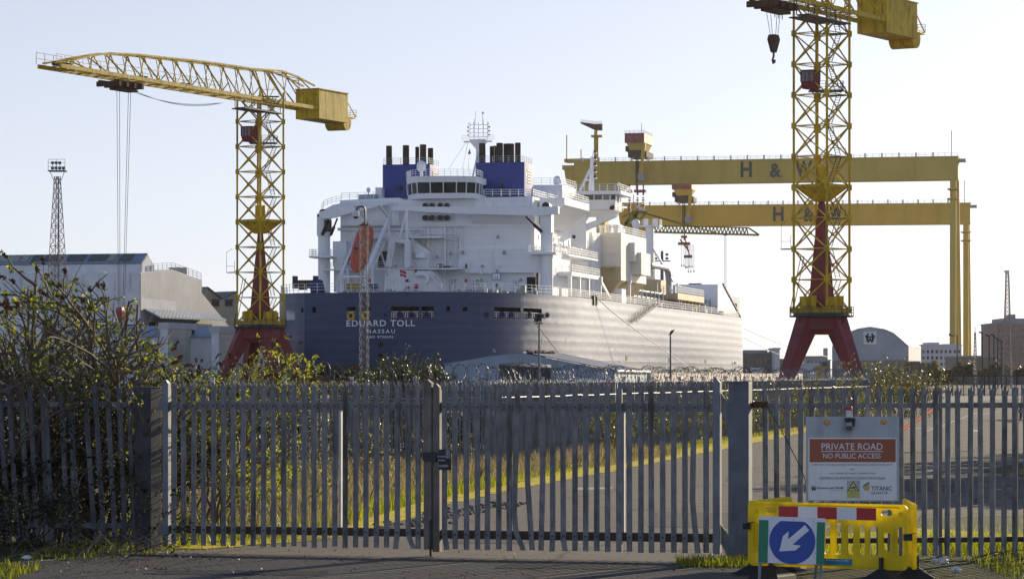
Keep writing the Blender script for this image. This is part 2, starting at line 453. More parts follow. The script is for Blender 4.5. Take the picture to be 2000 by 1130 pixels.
gnd = [(-4200, -200), (4200, -200), (4200, 5800), (-4200, 5800)]
fill_mesh("ground", gnd, [dock], M['ground'], 0.0, kind="structure")
wt = MB(); wt.add([(*p, -1.6) for p in dock], [(0, 1, 2, 3)]); tag(wt.build("dock_water", M['water'], fix=False), kind="structure")
qw = MB()
for i in range(4):
    a, b_ = dock[i], dock[(i + 1) % 4]; qw.add([(*a, -2.9), (*b_, -2.9), (*b_, 0), (*a, 0)], [(0, 1, 2, 3)])
tag(qw.build("dock_side", M['concrete'], fix=False), kind="structure")
# road: apron before the gates and the carriageway bending away to the right
def jag(pts, amp, step, seed):
    rnd = random.Random(seed); out = []
    for i in range(len(pts) - 1):
        a, b_ = Vector(pts[i]), Vector(pts[i + 1]); n = max(1, int((b_ - a).length / step))
        for k in range(n): p = a.lerp(b_, k / n); out.append((p.x + rnd.uniform(-amp, amp), p.y + rnd.uniform(-amp, amp)))
    out.append(tuple(pts[-1])); return out
left_edge = [(-7.2, 39.6), (-5.6, 41.6), (-4.4, 43.6), (-2.87, 46.4), (-2.13, 51), (-1.37, 58.8), (.16, 68), (2.75, 80.8), (6.7, 102), (9.3, 115.7), (12.5, 133.6), (22.3, 191), (40, 282), (60, 360)]
right_edge = [(130, 360), (60, 190), (31, 130), (22, 104), (16.0, 93), (11.6, 80), (12.5, 70), (14, 62), (9.5, 55.5), (6.0, 53), (4.4, 48), (3.3, 42.6), (3.2, 40.6), (3.4, 37.0), (8, 35), (8, 28)]
fill_mesh("road", [(-9.5, 28), (-9.5, 37.5)] + jag(left_edge, .06, .6, 1) + jag(right_edge, .08, .7, 2), [], M['asphalt'], .004, kind="structure")
yard = [(40, 190), (300, 190), (420, 520), (60, 520)]
fill_mesh("yard", [(62, 365), (132, 362), (420, 300), (420, 560), (100, 560)], [], M['concrete'], .004, kind="structure")
# mossy verge along the left road edge
inner = [(p[0] - w, p[1] + w * .2) for p, w in zip(left_edge[2:12], (.5, 1.1, 1.6, 1.5, 1.4, 1.3, 1.3, 1.4, 1.5, 2.0))]
fill_mesh("moss_verge", jag([(p[0] + .12, p[1]) for p in left_edge[2:12]], .12, .35, 3) + jag(inner[::-1], .15, .5, 4), [], M['moss'], .012, kind="structure")
fill_mesh("verge", [(-12, 38.2)] + jag([(-9, 38.5), (-7.3, 39.9), (-5.7, 41.9), (-4.5, 43.9)], .08, .3, 5) + [(p[0] - w - .1, p[1]) for p, w in zip(left_edge[3:12], (.5, 1.0, 1.0, .9, .8, .8, .8, .8, 1.0))] + [(20, 195), (9.0, 140), (4, 108), (-1, 86), (-9, 74), (-14, 60)], [], M['turf'], .008, kind="structure")
fill_mesh("verge", jag([(9.8, 55.2), (14.2, 61.8), (12.8, 70), (12.0, 80), (16.4, 92.5), (22.5, 103.5), (31.5, 129)], .15, .5, 6) + [(60, 129), (60, 55)], [], M['turf'], .008, kind="structure")
fill_mesh("verge", jag([(3.5, 36.9), (3.3, 40.6), (3.4, 42.6), (4.5, 47.8), (6.1, 52.6), (9.6, 55.0)], .1, .3, 7) + [(26, 54), (26, 36)], [], M['turf'], .008, kind="structure")
mp = random.Random(12)
fill_mesh("moss_patch", jag([(3.9, 41.8), (5.0, 42.2), (8.5, 42.3), (9.0, 46), (6.5, 49.5), (4.8, 47.0), (3.9, 41.8)], .15, .3, 8)[:-1], [], M['moss'], .013, kind="structure")
fill_mesh("moss_patch", jag([(2.2, 39.9), (2.75, 39.5), (3.15, 40.3), (2.9, 40.9), (2.4, 40.6), (2.2, 39.9)], .06, .12, 9)[:-1], [], M['moss'], .014, kind="structure")
# worn markings and pale patches on the carriageway
for nm, pts in (("road_marking", [(1795, 846), (1800, 846), (1912, 805), (1908, 805)]), ("road_marking", [(1905, 811), (1910, 811), (1955, 803), (1951, 803)]), ("road_patch", [(1115, 957), (1190, 955), (1200, 951), (1130, 952)]), ("road_patch", [(1808, 919.5), (1822, 920), (1824, 916), (1810, 916)]), ("road_patch", [(1898, 842), (1910, 843), (1912, 839), (1899, 838.5)]), ("road_marking", [(1770, 837), (1850, 834), (1850, 833), (1770, 836)])):
    o = fill_mesh(nm, [tuple(G(x, y)[:2]) for x, y in pts], [], M['concrete'], .0085, kind="structure")

for seed, pts in ((21, [(-.2, 39.2), (1.6, 39.0), (1.7, 40.2), (-.1, 40.3)]), (22, [(2.2, 50), (4.6, 49.5), (5.0, 55), (2.6, 55.6)]), (23, [(5.5, 66), (9.5, 65), (10.4, 71), (6.0, 72)]), (24, [(-4.6, 38.0), (-2.4, 37.8), (-2.3, 38.7), (-4.4, 38.9)]), (25, [(8.8, 88), (13, 87), (15.5, 98), (10.5, 99)]), (26, [(-1.0, 45.2), (.2, 45), (.6, 48.5), (-.6, 48.8)])):
    fill_mesh("road_patch", jag(pts + [pts[0]], .05, .35, seed)[:-1], [], M['patch'], .0085, kind="structure")
dr = random.Random(77); dm = MB()
for k in range(260):
    d = dr.uniform(47, 60); x = -1.5 - (52 - d) * .2 + dr.gauss(0, .25); s = dr.uniform(.015, .06)
    dm.ball((x, d, s * .4), s, 6, 4, .7)
tag(dm.build("dirt_clods", M['ground'], fix=False), "dark dirt clods along the broken road edge behind the gate's middle", "rubble", kind="stuff")
# ================================================================ SHIP
SH_X0, SH_Y0, SH_TH = -21.4, 500.0, R(13.0)
cs, sn = math.cos(SH_TH), math.sin(SH_TH)
def on_s(px, py, s):
    u = (px - CX) / FPX; v = (HY - py) / FPX
    b = (u * (SH_Y0 + cs * s) - SH_X0 - sn * s) / (cs + u * sn)
    return Vector((b, s, CAM_Z + v * (SH_Y0 - sn * b + cs * s)))
def on_b(px, py, b):
    u = (px - CX) / FPX; v = (HY - py) / FPX
    s = (u * (SH_Y0 - sn * b) - SH_X0 - cs * b) / (sn - u * cs)
    return Vector((b, s, CAM_Z + v * (SH_Y0 - sn * b + cs * s)))
ship = thing("gas_carrier_ship", "huge navy hulled ship with white decks and two blue funnels, its stern facing the fence", "ship", (SH_X0, SH_Y0, 0), -SH_TH)
DECK = 16.15

def hull_mat():
    m, nt, b = new_mat("hull_navy")
    v = pos_node(nt)
    obj = nd(nt, "ShaderNodeTexCoord").outputs["Object"]
    n1 = noise(nt, v, .12, 6.0)
    c = ramp(nt, n1, [(.3, (.002, .019, .088)), (.7, (.004, .028, .118))])
    vs = nd(nt, "ShaderNodeMapping"); vs.inputs["Scale"].default_value = (1, 1, .08); nt.links.new(obj, vs.inputs["Vector"])
    n2 = noise(nt, vs.outputs[0], .5, 6.0, .7)
    f = ramp(nt, n2, [(.54, 0.0), (.85, .10)])
    c = mixc(nt, f, c, (.12, .12, .15))
    sx = nd(nt, "ShaderNodeSeparateXYZ"); nt.links.new(obj, sx.inputs[0])
    mr = nd(nt, "ShaderNodeMapRange"); nt.links.new(sx.outputs[2], mr.inputs[0])
    mr.inputs[1].default_value = 4.35; mr.inputs[2].default_value = 4.45
    c = mixc(nt, mr.outputs[0], (.010, .013, .022), c)
    nt.links.new(c, b.inputs["Base Color"])
    r1 = ramp(nt, n2, [(.3, .34), (.8, .48)])
    nt.links.new(r1, b.inputs["Roughness"])
    b.inputs["IOR"].default_value = 1.36
    b.inputs["Coat Weight"].default_value = 1.0; b.inputs["Coat Roughness"].default_value = .32; b.inputs["Coat IOR"].default_value = 1.36
    # plating: strakes 1.9 m high with a lap step, butts every 8 m, and dishing between the frames
    w = wave(nt, obj, .314159 / 1.55, 'Z', 'SIN', .25)
    m2 = nd(nt, "ShaderNodeMapping"); m2.inputs["Scale"].default_value = (.45, .45, .75); nt.links.new(obj, m2.inputs["Vector"])
    n3 = noise(nt, m2.outputs[0], .8, 2.0, .4)
    p1 = bumpn(nt, b, w, .8, .034)
    p2 = bumpn(nt, b, n3, .5, .16, p1)
    m3 = nd(nt, "ShaderNodeMapping"); m3.inputs["Scale"].default_value = (1.0, 1.0, .05); nt.links.new(obj, m3.inputs["Vector"])
    n4 = noise(nt, m3.outputs[0], .9, 3.0, .5)
    bumpn(nt, b, n4, .35, .08, p2)
    return m
M['hull'] = hull_mat()

# plan outline of the hull, stern centre -> starboard -> bow, mirrored to port
QUART = [(12.9, 0), (15.2, 1.6), (17.7, 4.6), (19.7, 8.5), (21.5, 14), (23.2, 22), (24.4, 32), (25, 46)]
BOW = [(25, 90), (25, 140), (25, 185), (24.8, 205), (24.1, 222), (22.6, 240), (20, 256), (15.5, 272), (9.5, 284), (3.5, 290), (0, 291)]
half = [(0.0, 0.0)] + QUART + BOW
# smooth the quarter by subdividing with Catmull-Rom
def catmull(pts, n):
    out = []
    for i in range(len(pts) - 1):
        p0 = Vector(pts[max(0, i - 1)]); p1 = Vector(pts[i]); p2 = Vector(pts[i + 1]); p3 = Vector(pts[min(len(pts) - 1, i + 2)])
        for k in range(n):
            t = k / n
            out.append(tuple(.5 * ((2 * p1) + (p2 - p0) * t + (2 * p0 - 5 * p1 + 4 * p2 - p3) * t * t + (3 * p1 - p0 - 3 * p2 + p3) * t ** 3)))
    out.append(tuple(pts[-1])); return out
side = catmull(QUART + BOW, 5)
full = [(-b, s) for b, s in reversed(side)] + side          # port bow -> transom -> starboard bow
arc = [0.0]
for i in range(1, len(full)):
    arc.append(arc[-1] + math.hypot(full[i][0] - full[i - 1][0], full[i][1] - full[i - 1][1]))
def at_arc(a):
    i = 1
    while i < len(arc) - 1 and arc[i] < a: i += 1
    t = (a - arc[i - 1]) / (arc[i] - arc[i - 1])
    return (full[i - 1][0] + (full[i][0] - full[i - 1][0]) * t, full[i - 1][1] + (full[i][1] - full[i - 1][1]) * t)
def normal_arc(a):
    p, q = at_arc(a - .2), at_arc(a + .2)
    t = Vector((q[0] - p[0], q[1] - p[1])).normalized()
    return Vector((t.y, -t.x))
def arc_px(px, a0=None, a1=None):      # which arc position on the stern shows at this column
    best = None
    mid = arc[len(side)] - 12.9
    lo, hi = (mid - 45, mid + 75)
    for k in range(2400):
        a = lo + (hi - lo) * k / 2400
        b, s = at_arc(a)
        x = SH_X0 + cs * b + sn * s; y = SH_Y0 - sn * b + cs * s
        e = abs(CX + FPX * x / y - px)
        n = normal_arc(a)
        if (n.x * cs + n.y * sn) * x + (-n.x * sn + n.y * cs) * y > 0: continue      # faces away
        if best is None or e < best[0]: best = (e, a, y)
    return best[1], best[2]
def hull_pt(px, py, out=0.0):
    a, y = arc_px(px); b, s = at_arc(a); n = normal_arc(a)
    return Vector((b + n.x * out, s + n.y * out, CAM_Z + (HY - py) / FPX * y)), Vector((n.x, n.y, 0))
ports_px = [(677, 694.5, 598.5, 620.5), (706, 724, 598.5, 620.5), (764, 818.5, 597.8, 621.5), (823.5, 847.8, 597.8, 621.5), (609.6, 617.5, 599, 610),
            (871.7, 879.3, 597.5, 607.5), (904, 913, 599.5, 608), (965, 1017, 600, 621.5), (1022, 1058, 602, 622), (588.5, 592.5, 601, 610), (559.5, 576, 605, 624.5)]
holes = []
for x0, x1, y0, y1 in ports_px:
    a0, d0 = arc_px(x0); a1, d1 = arc_px(x1); dm = (d0 + d1) / 2
    holes.append((a0, a1, CAM_Z + (HY - y1) / FPX * dm, CAM_Z + (HY - y0) / FPX * dm))
acuts = sorted(set([round(a, 3) for a in arc] + [round(h[k], 3) for h in holes for k in (0, 1)]))
zcuts = sorted(set([-2.4, 0.0, 2.2, 4.4, 7, 9, 14.5, DECK] + [round(h[k], 3) for h in holes for k in (2, 3)]))
hm = MB(); vid = {}
def hv(a, z):
    if (a, z) not in vid:
        b, s = at_arc(a)
        if s < 3 and z < 2: s = s + (2 - z) * .5
        vid[(a, z)] = len(hm.v); hm.v.append((b, s, z))
    return vid[(a, z)]
for i in range(len(acuts) - 1):
    for j in range(len(zcuts) - 1):
        am, zm = (acuts[i] + acuts[i + 1]) / 2, (zcuts[j] + zcuts[j + 1]) / 2
        if any(h[0] < am < h[1] and h[2] < zm < h[3] for h in holes): continue
        hm.f.append((hv(acuts[i], zcuts[j]), hv(acuts[i + 1], zcuts[j]), hv(acuts[i + 1], zcuts[j + 1]), hv(acuts[i], zcuts[j + 1])))
hull = hm.build("hull", M['hull'], ship, fix=False)
hull.data.polygons.foreach_set("use_smooth", [True] * len(hull.data.polygons)); hull.data.set_sharp_from_angle(angle=R(25))
dm_ = MB(); dm_.add([(b, s, DECK - .12) for b, s in full], [tuple(range(len(full)))])
dm_.build("deck", M['grey_paint'], ship)
# recesses behind the mooring ports
for (a0, a1, z0, z1), (x0, x1, y0, y1) in zip(holes, ports_px):
    n0, n1 = normal_arc(a0), normal_arc(a1); p0, p1 = at_arc(a0), at_arc(a1)
    D = 2.2
    q0 = (p0[0] - n0.x * D, p0[1] - n0.y * D); q1 = (p1[0] - n1.x * D, p1[1] - n1.y * D)
    r = MB()
    A, B, C, Dd = (*p0, z0), (*p1, z0), (*p1, z1), (*p0, z1)
    a_, b_, c_, d_ = (*q0, z0), (*q1, z0), (*q1, z1), (*q0, z1)
    r.add([A, B, C, Dd, a_, b_, c_, d_], [(0, 1, 5, 4), (1, 2, 6, 5), (2, 3, 7, 6), (3, 0, 4, 7), (4, 5, 6, 7)])
    port = r.build("mooring_port", M['dark_interior'] if x0 > 560 else M['ship_white'], ship, fix=False)  # leftmost port painted white to look lit inside, the others near black
    if x1 - x0 > 13:
        rl = MB(); n = max(2, int((x1 - x0) / 4.5)); zt = z0 + (z1 - z0) * .56
        for k in range(n + 1):
            a = a0 + (a1 - a0) * k / n; pb, ps = at_arc(a); nn = normal_arc(a)
            rl.tube((pb - nn.x * .15, ps - nn.y * .15, z0), (pb - nn.x * .15, ps - nn.y * .15, zt), .055, n=5)
        for zz in (.33, .66, 1.0):
            pts = []
            for k in range(n + 1):
                a = a0 + (a1 - a0) * k / n; pb, ps = at_arc(a); nn = normal_arc(a)
                pts.append((pb - nn.x * .15, ps - nn.y * .15, z0 + (zt - z0) * zz))
            rl.path(pts, .045, 4)
        rl.build("port_railing", M['ship_white'], port)
def ring_fairlead(px, py, R0, mat, square=False):
    p, n = hull_pt(px, py); t = Vector((-n.y, n.x, 0)); m = MB(); N = 20; loops = []
    for out, ro in ((-.25, R0 * .52), (.16, R0 * .52), (.22, R0 * .62), (.2, R0), (-.1, R0)):
        l = []
        for k in range(N):
            a = 2 * math.pi * k / N; ca, sa = math.cos(a), math.sin(a)
            if square and ro == R0 and sa < 0:
                q = max(abs(ca), abs(sa)); ca, sa = ca / q, sa / q
            l.append(p + n * out + t * (ro * ca) + Vector((0, 0, ro * sa)))
        loops.append(l)
    m.loft(loops, caps=False)
    d = MB(); d.add([p + n * .02 + t * (R0 * .53 * math.cos(2 * math.pi * k / N)) + Vector((0, 0, R0 * .53 * math.sin(2 * math.pi * k / N))) for k in range(N)], [tuple(range(N))])
    f = m.build("fairlead", mat, ship, smooth=True); d.build("fairlead_throat", M['dark_interior'], f)
for px in (685.7, 714): ring_fairlead(px, 616.3, .62, M['yellow_ring'], True)
for px in (781.5, 804, 833, 979.5, 998.5, 1034.5): ring_fairlead(px, 614.5, .55, M['cover_blue'], True)
for px in (753.2, 950.3, 1069.5): ring_fairlead(px, 614.7, .46, M['cover_blue'])
for py in (672.5, 694.5):
    ring_fairlead(743.5, py, .47, M['dark_interior'])

# ---- lettering helper (also used by signs)
def text_mb(txt, width, height, bold=0.0, spacing=1.0):
    cu = bpy.data.curves.new("lettering", 'FONT'); cu.body = txt; cu.size = 1.0; cu.offset = bold; cu.space_character = spacing
    cu.resolution_u = 3
    o = bpy.data.objects.new("lettering", cu); COL.objects.link(o)
    dg = bpy.context.evaluated_depsgraph_get(); me = bpy.data.meshes.new_from_object(o.evaluated_get(dg))
    vs = [v.co.copy() for v in me.vertices]; fs = [tuple(p.vertices) for p in me.polygons]
    bpy.data.objects.remove(o); bpy.data.curves.remove(cu); bpy.data.meshes.remove(me)
    x0, x1 = min(v.x for v in vs), max(v.x for v in vs); y0, y1 = min(v.y for v in vs), max(v.y for v in vs)
    sy = height / (y1 - y0); sx = width / (x1 - x0) if width else sy
    return [((v.x - x0) * sx, (v.y - y0) * sy) for v in vs], fs
def put_text(txt, org, xd, zd, width, height, mat, parent, name="lettering", bold=0.0, spacing=1.0, center=False):
    vs, fs = text_mb(txt, width, height, bold, spacing)
    org, xd, zd = Vector(org), Vector(xd), Vector(zd)
    if center:
        w = max(v[0] for v in vs); org = org - xd * (w / 2)
    m = MB(); m.add([org + xd * x + zd * y for x, y in vs], fs)
    return m.build(name, mat, parent, fix=False)
for txt, x0, x1, y0, y1, bo, spc in (("EDUARD TOLL", 676.7, 810.3, 624.2, 637.2, .018, 1.15), ("NASSAU", 716.6, 771.4, 642.6, 650.6, .016, 1.4), ("IMO 9750696", 718, 768.3, 654.8, 660.4, .015, 1.25)):
    p0, _ = hull_pt(x0, y1, .03); p1, _ = hull_pt(x1, y0, .03)
    put_text(txt, p0, (1, 0, 0), (0, 0, 1), p1.x - p0.x, p1.z - p0.z, M['white_letter'], ship, bold=bo, spacing=spc)
# draught and tug marks on the starboard quarter
mk = MB()
for px, py in ((1060, 659.5), (1060, 666.5), (1107, 661), (1107, 668)):
    for dx in (-1.3, 1.3):
        p, n = hull_pt(px + dx, py, .03); t = Vector((-n.y, n.x, 0))
        mk.quad(p - t * .1 - Vector((0, 0, .24)), p + t * .1 - Vector((0, 0, .24)), p + t * .1 + Vector((0, 0, .24)), p - t * .1 + Vector((0, 0, .24)))
for px, py, w, h in ((964, 681.5, 5, .9), (963.5, 685, .9, 3.5), (967, 684.5, 2.5, 1.2), (966.5, 687, 3, 1.2)):
    p, n = hull_pt(px, py, .03); t = Vector((-n.y, n.x, 0)); a = t * (w / 24); c = Vector((0, 0, h / 24))
    mk.quad(p - a - c, p + a - c, p + a + c, p - a + c)
mk.build("hull_mark", M['white_letter'], ship)
# rubbing bars, long weld ribs and slots along the starboard side
rb = MB()
for z in (11.6, 8.6, 5.4):
    pts = []
    for k in range(60):
        a = arc[len(side)] + 14 + k * 3.9; b, s = at_arc(a); n = normal_arc(a); pts.append((b + n.x * .02, s + n.y * .02, z))
    rb.path(pts, .024, 4)
rb.build("rubbing_bar", M['hull'], ship)
sl = MB()
for px, y0, y1 in ((1223.5, 694, 703.5), (1307.5, 699, 706), (1307.5, 715, 722.5), (1378, 702, 709), (1378, 717, 724), (1436.5, 706, 711), (1436.5, 719, 725)):
    p, q = on_b(px, y0, 25.02), on_b(px, y1, 25.02)
    sl.box(24.9, 25.05, p.y - 1.1, p.y + 1.1, q.z, p.z)
sl.build("overboard_slot", M['dark_interior'], ship)

# ---- railings
def railing(pts, h=1.15, name="railing", gap=1.6, rails=3, r=.035, mat=None, parent=None, base=0.0):
    m = MB(); pts = [Vector(p) for p in pts]
    L = [0.0]
    for i in range(1, len(pts)): L.append(L[-1] + (pts[i] - pts[i - 1]).length)
    n = max(1, int(L[-1] / gap))
    def at(d):
        i = 1
        while i < len(L) - 1 and L[i] < d: i += 1
        t = (d - L[i - 1]) / max(1e-6, L[i] - L[i - 1]); return pts[i - 1].lerp(pts[i], t)
    for k in range(n + 1):
        p = at(L[-1] * k / n); m.bar(p + Vector((0, 0, base)), p + Vector((0, 0, h)), r * 2)
    for q in range(rails):
        zz = h * (q + 1) / rails
        for i in range(len(pts) - 1): m.bar(pts[i] + Vector((0, 0, zz)), pts[i + 1] + Vector((0, 0, zz)), r * 1.7)
    return m.build(name, mat or M['ship_white'], parent or ship, fix=False)
midarc = arc[len(side)] - 12.9
def deck_pts(a0, a1, n, inset=.25, z=DECK):
    o = []
    for k in range(n + 1):
        a = a0 + (a1 - a0) * k / n; b, s = at_arc(a); nn = normal_arc(a); o.append((b - nn.x * inset, s - nn.y * inset, z))
    return o
railing(deck_pts(midarc - 40, midarc - 13.2, 14), 1.5, gap=1.5)
railing(deck_pts(midarc - 12.7, midarc + 45, 30), 1.5, gap=1.9)
railing(deck_pts(midarc + 46, midarc + 130, 30), 1.35, gap=1.5, rails=4, r=.05)
railing(deck_pts(midarc + 131, midarc + 248, 40), 1.35, gap=2.2, rails=3, r=.05)

# ---- superstructure from outlines on transverse planes, given their fore-and-aft depth
def sface(name, poly, s, depth, mat=None, parent=None):
    m = MB(); m.extr([on_s(x, y, s) for x, y in poly], (0, depth, 0))
    return m.build(name, mat or M['ship_white'], parent or ship)
S1 = 30.0
house = sface("deckhouse", [(652, 570), (652, 478), (665, 470), (665, 405), (1044, 404.5), (1044, 570)], S1, 30)
sface("bridge_deck_bulwark", [(665, 405.2), (665, 391), (700, 389), (779, 386), (790, 391), (1040, 383.5), (1040, 404.3)], S1 - .6, 30)
sface("upper_casing", [(665, 440.5), (665, 405.3), (779, 402), (779, 440.5)], S1 - 1.6, 1.6, parent=house)
for x0, x1, y0, y1 in ((924.5, 964, 389.5, 404), (969, 1001, 388.8, 403.3), (1005.5, 1037, 388.2, 402.7), (668, 697, 394.5, 404.5), (701, 730, 393.5, 404), (734, 776, 393, 403.2)):
    pan = MB()
    for a, b_, c_, d_ in ((x0, x1, y0, y0 + 1.1), (x0, x1, y1 - 1, y1), (x0, x0 + 1.2, y0 + 1.1, y1 - 1), (x1 - 1.2, x1, y0 + 1.1, y1 - 1)):
        p, q = on_s(a, d_, S1 - 1.75 if x1 < 780 else S1 - .75), on_s(b_, c_, S1)
        pan.box(p.x, q.x, p.y, p.y + .18, p.z, q.z)
    pan.build("bulwark_frame", M['ship_white'], house)
# long slanted trunk under the bridge deck and the projecting lower tier
tr = MB(); a = [on_s(924, 419, S1 - .01), on_s(1035, 421, S1 - .01), on_s(1035, 438, S1 - .01), on_s(924, 437, S1 - .01)]
tr.hexa([a[3], a[2], a[2] + Vector((0, .3, 0)), a[3] + Vector((0, .3, 0)), a[0] + Vector((0, -2.2, 0)), a[1] + Vector((0, -2.2, 0)), a[1] + Vector((0, .3, 0)), a[0] + Vector((0, .3, 0))])
tr.build("slanted_trunk", M['ship_white'], house)
sface("lower_casing", [(897, 531.5), (897, 487), (1058, 488), (1058, 532.5)], S1 - 1.3, 1.3, parent=house)
sface("port_house", [(656, 569), (656, 520), (650, 520), (650, 471), (676, 471), (676, 569)], S1 - 2, 2, parent=house)
# ledges and seams
lg = MB()
for x0, x1, y in ((665, 1044, 441.5), (665, 1044, 404.9), (898, 1044, 486), (665, 900, 443.5)):
    p, q = on_s(x0, y, S1 - .12), on_s(x1, y, S1 - .12); lg.bar(p, q, .24, .16)
for y in (452, 463, 475, 510, 545):
    p, q = on_s(870, y, S1 - .02), on_s(1044, y, S1 - .02); lg.bar(p, q, .05, .07)
lg.build("wall_ledge", M['ship_white'], house)
# round ventilation cowls, two rows of four
for y in (401, 425.5):
    for x in (831.5, 844.3, 860.3, 873.5):
        p = on_s(x, y, S1 - .7); v = MB()
        r = .5 if y < 410 else .58
        v.lathe([(r, 0), (r, .9), (r * .9, 1.0), (r * .9, .9), (r * .8, .55)], (0, 0, 0), 16)
        v.v = [(p.x + a, p.y - c * .9 + .5, p.z + b_ * .85) for a, b_, c in v.v]
        o = v.build("vent_cowl", M['grey_paint'], house, smooth=True)
        g = MB(); N = 14; g.add([(p.x + r * .86 * math.cos(6.2832 * k / N), p.y - .28, p.z + r * .75 * math.sin(6.2832 * k / N)) for k in range(N)], [tuple(range(N))]); g.build("vent_grille", M['dark_steel'], o)
# floodlights, lamps, boxes
def fixture(px, py, s, w=.5, h=.35, name="floodlight"):
    p = on_s(px, py, s); m = MB(); m.box(p.x - w / 2, p.x + w / 2, p.y - .5, p.y, p.z - h / 2, p.z + h / 2); m.box(p.x - w * .3, p.x + w * .3, p.y - .2, p.y, p.z + h / 2 + .02, p.z + h * 1.3)
    m.bar((p.x, p.y - .1, p.z), (p.x, p.y + .3, p.z + h), .08); return m.build(name, M['grey_paint'], house)
for x, y in ((904, 494), (985.5, 494), (941, 548), (1018, 548), (973, 464), (764, 555), (798, 543), (826, 545), (815, 453), (854, 503), (881, 496), (767, 483), (737, 562)):
    fixture(x, y, S1 - 1.4)
hoop = MB(); p, q = on_s(961, 546.5, S1 - 2.0), on_s(978, 533, S1 - 2.0)
hoop.box(p.x, q.x, p.y, p.y + .1, p.z, q.z)
hp = hoop.build("basketball_board", M['ship_white'], house)
hf = MB(); dx = .09
for a in ((p.x, q.x, p.z, p.z + dx), (p.x, q.x, q.z - dx, q.z), (p.x, p.x + dx, p.z + dx, q.z - dx), (q.x - dx, q.x, p.z + dx, q.z - dx), (p.x + .5, q.x - .5, p.z + .25, p.z + .32), (p.x + .5, p.x + .58, p.z + .32, p.z + .75), (q.x - .58, q.x - .5, p.z + .32, p.z + .75)):
    hf.box(a[0], a[1], p.y - .03, p.y + .01, a[2], a[3])
hf.build("board_outline", M['signal_blue'], hp)
# pipes up the aft wall
for k, (x, y0, y1, r) in enumerate(((836, 443, 552, .22), (869, 443, 535, .22), (846, 447, 540, .07), (850, 447, 540, .07), (875, 441, 540, .07), (879, 441, 540, .08), (884, 441, 540, .07), (889, 441, 530, .09), (893, 441, 500, .06), (824, 447, 510, .09), (828, 447, 500, .07), (961, 441, 470, .06), (976, 500, 532, .04))):
    pp = MB(); pp.tube(on_s(x, y1, S1 - .5), on_s(x, y0, S1 - .5), r, n=7); pp.build("wall_pipe", M['ship_white'], house, smooth=True)
for x0, x1, y in ((822, 900, 441), (826, 895, 456), (866, 893, 467), (660, 830, 447.5), (840, 880, 520)):
    pp = MB(); pp.tube(on_s(x0, y, S1 - .75), on_s(x1, y, S1 - .75), .12 if y != 447.5 else .26, n=7); pp.build("wall_pipe", M['ship_white'], house, smooth=True)
# after mooring deck platforms, awning wings and stairs
def slab(name, x0, x1, y, s0, s1, t=.25, mat=None, rail=True, parent=None):
    p, q = on_s(x0, y, s0), on_s(x1, y, s0); m = MB(); m.box(p.x, q.x, s0, s1, p.z - t, p.z)
    o = m.build(name, mat or M['ship_white'], parent or house)
    if rail: railing([(p.x, s0 + .1, p.z), (q.x, s0 + .1, p.z)], 1.15, gap=1.4, parent=house, r=.04)
    return o
slab("platform", 737, 896, 524, S1 - 5, S1 - .05)
slab("platform", 690, 862, 463, S1 - 4, S1 - .05)
slab("platform", 610, 645, 500, S1 - 6, S1 + 2)
slab("platform", 628, 700, 525, S1 - 4, S1 - 2.05)
sface("winch_house", [(753, 520), (760, 462), (800, 468), (800, 522), (790, 522), (790, 476), (772, 472), (764, 522)], S1 - 5.6, 1.0, parent=house)
sface("winch_room", [(752, 569), (752, 526), (842, 529), (862, 569)], S1 - 5, 5, parent=house)
sface("winch_room", [(800, 523), (800, 470), (806, 468), (838, 490), (838, 523)], S1 - 3, 3, parent=house)
sface("dark_doorway", [(737, 522), (741, 492), (757, 490), (757, 522)], S1 - .12, .3, M['dark_steel'], house)
cw = MB(); p = on_s(822, 498, S1 - 3.6)
cw.lathe([(.02, 1.2), (.7, 1.0), (1.05, .5), (1.1, 0)], (p.x, p.y, p.z - .5), 14); cw.build("mushroom_vent", M['ship_white'], house, smooth=True)
du = MB(); pts = [on_s(x, y, S1 - 5.8) for x, y in ((812, 536), (826, 535), (834, 539), (836, 547), (830, 553))]; du.path(pts, .4, 9); du.build("duct_pipe", M['ship_white'], house, smooth=True)
def stair(p, q, w, name="stair", mat=None, parent=None, steps=14, rail=True):
    p, q = Vector(p), Vector(q); d = q - p; side_ = Vector((d.y, -d.x, 0))
    side_ = Vector((1, 0, 0)) if side_.length < .3 else side_.normalized(); m = MB()
    for sg in (-1, 1):
        o = side_ * (sg * w / 2); m.bar(p + o, q + o, .08, .22)
        if rail:
            h = Vector((0, 0, 1.0)); m.bar(p + o + h, q + o + h, .06); m.bar(p + o + h * .5, q + o + h * .5, .04)
            for k in range(0, steps + 1, 3): a = p + d * (k / steps) + o; m.bar(a, a + h, .05)
    for k in range(1, steps):
        a = p + d * (k / steps); m.bar(a - side_ * w / 2, a + side_ * w / 2, .22, .05)
    return m.build(name, mat or M['ship_white'], parent or house, fix=False)
stair(on_s(810, 520, S1 - 4), on_s(795, 472, S1 - 3.2), 1.2)
stair(on_s(872, 568, S1 - 6), on_s(838, 530, S1 - 5), 1.2)
stair(on_s(722, 524, S1 - 8), on_s(752, 463, S1 - 4), 1.3)
stair(on_s(676, 515, S1 - 8), on_s(696, 462, S1 - 4), 1.2)
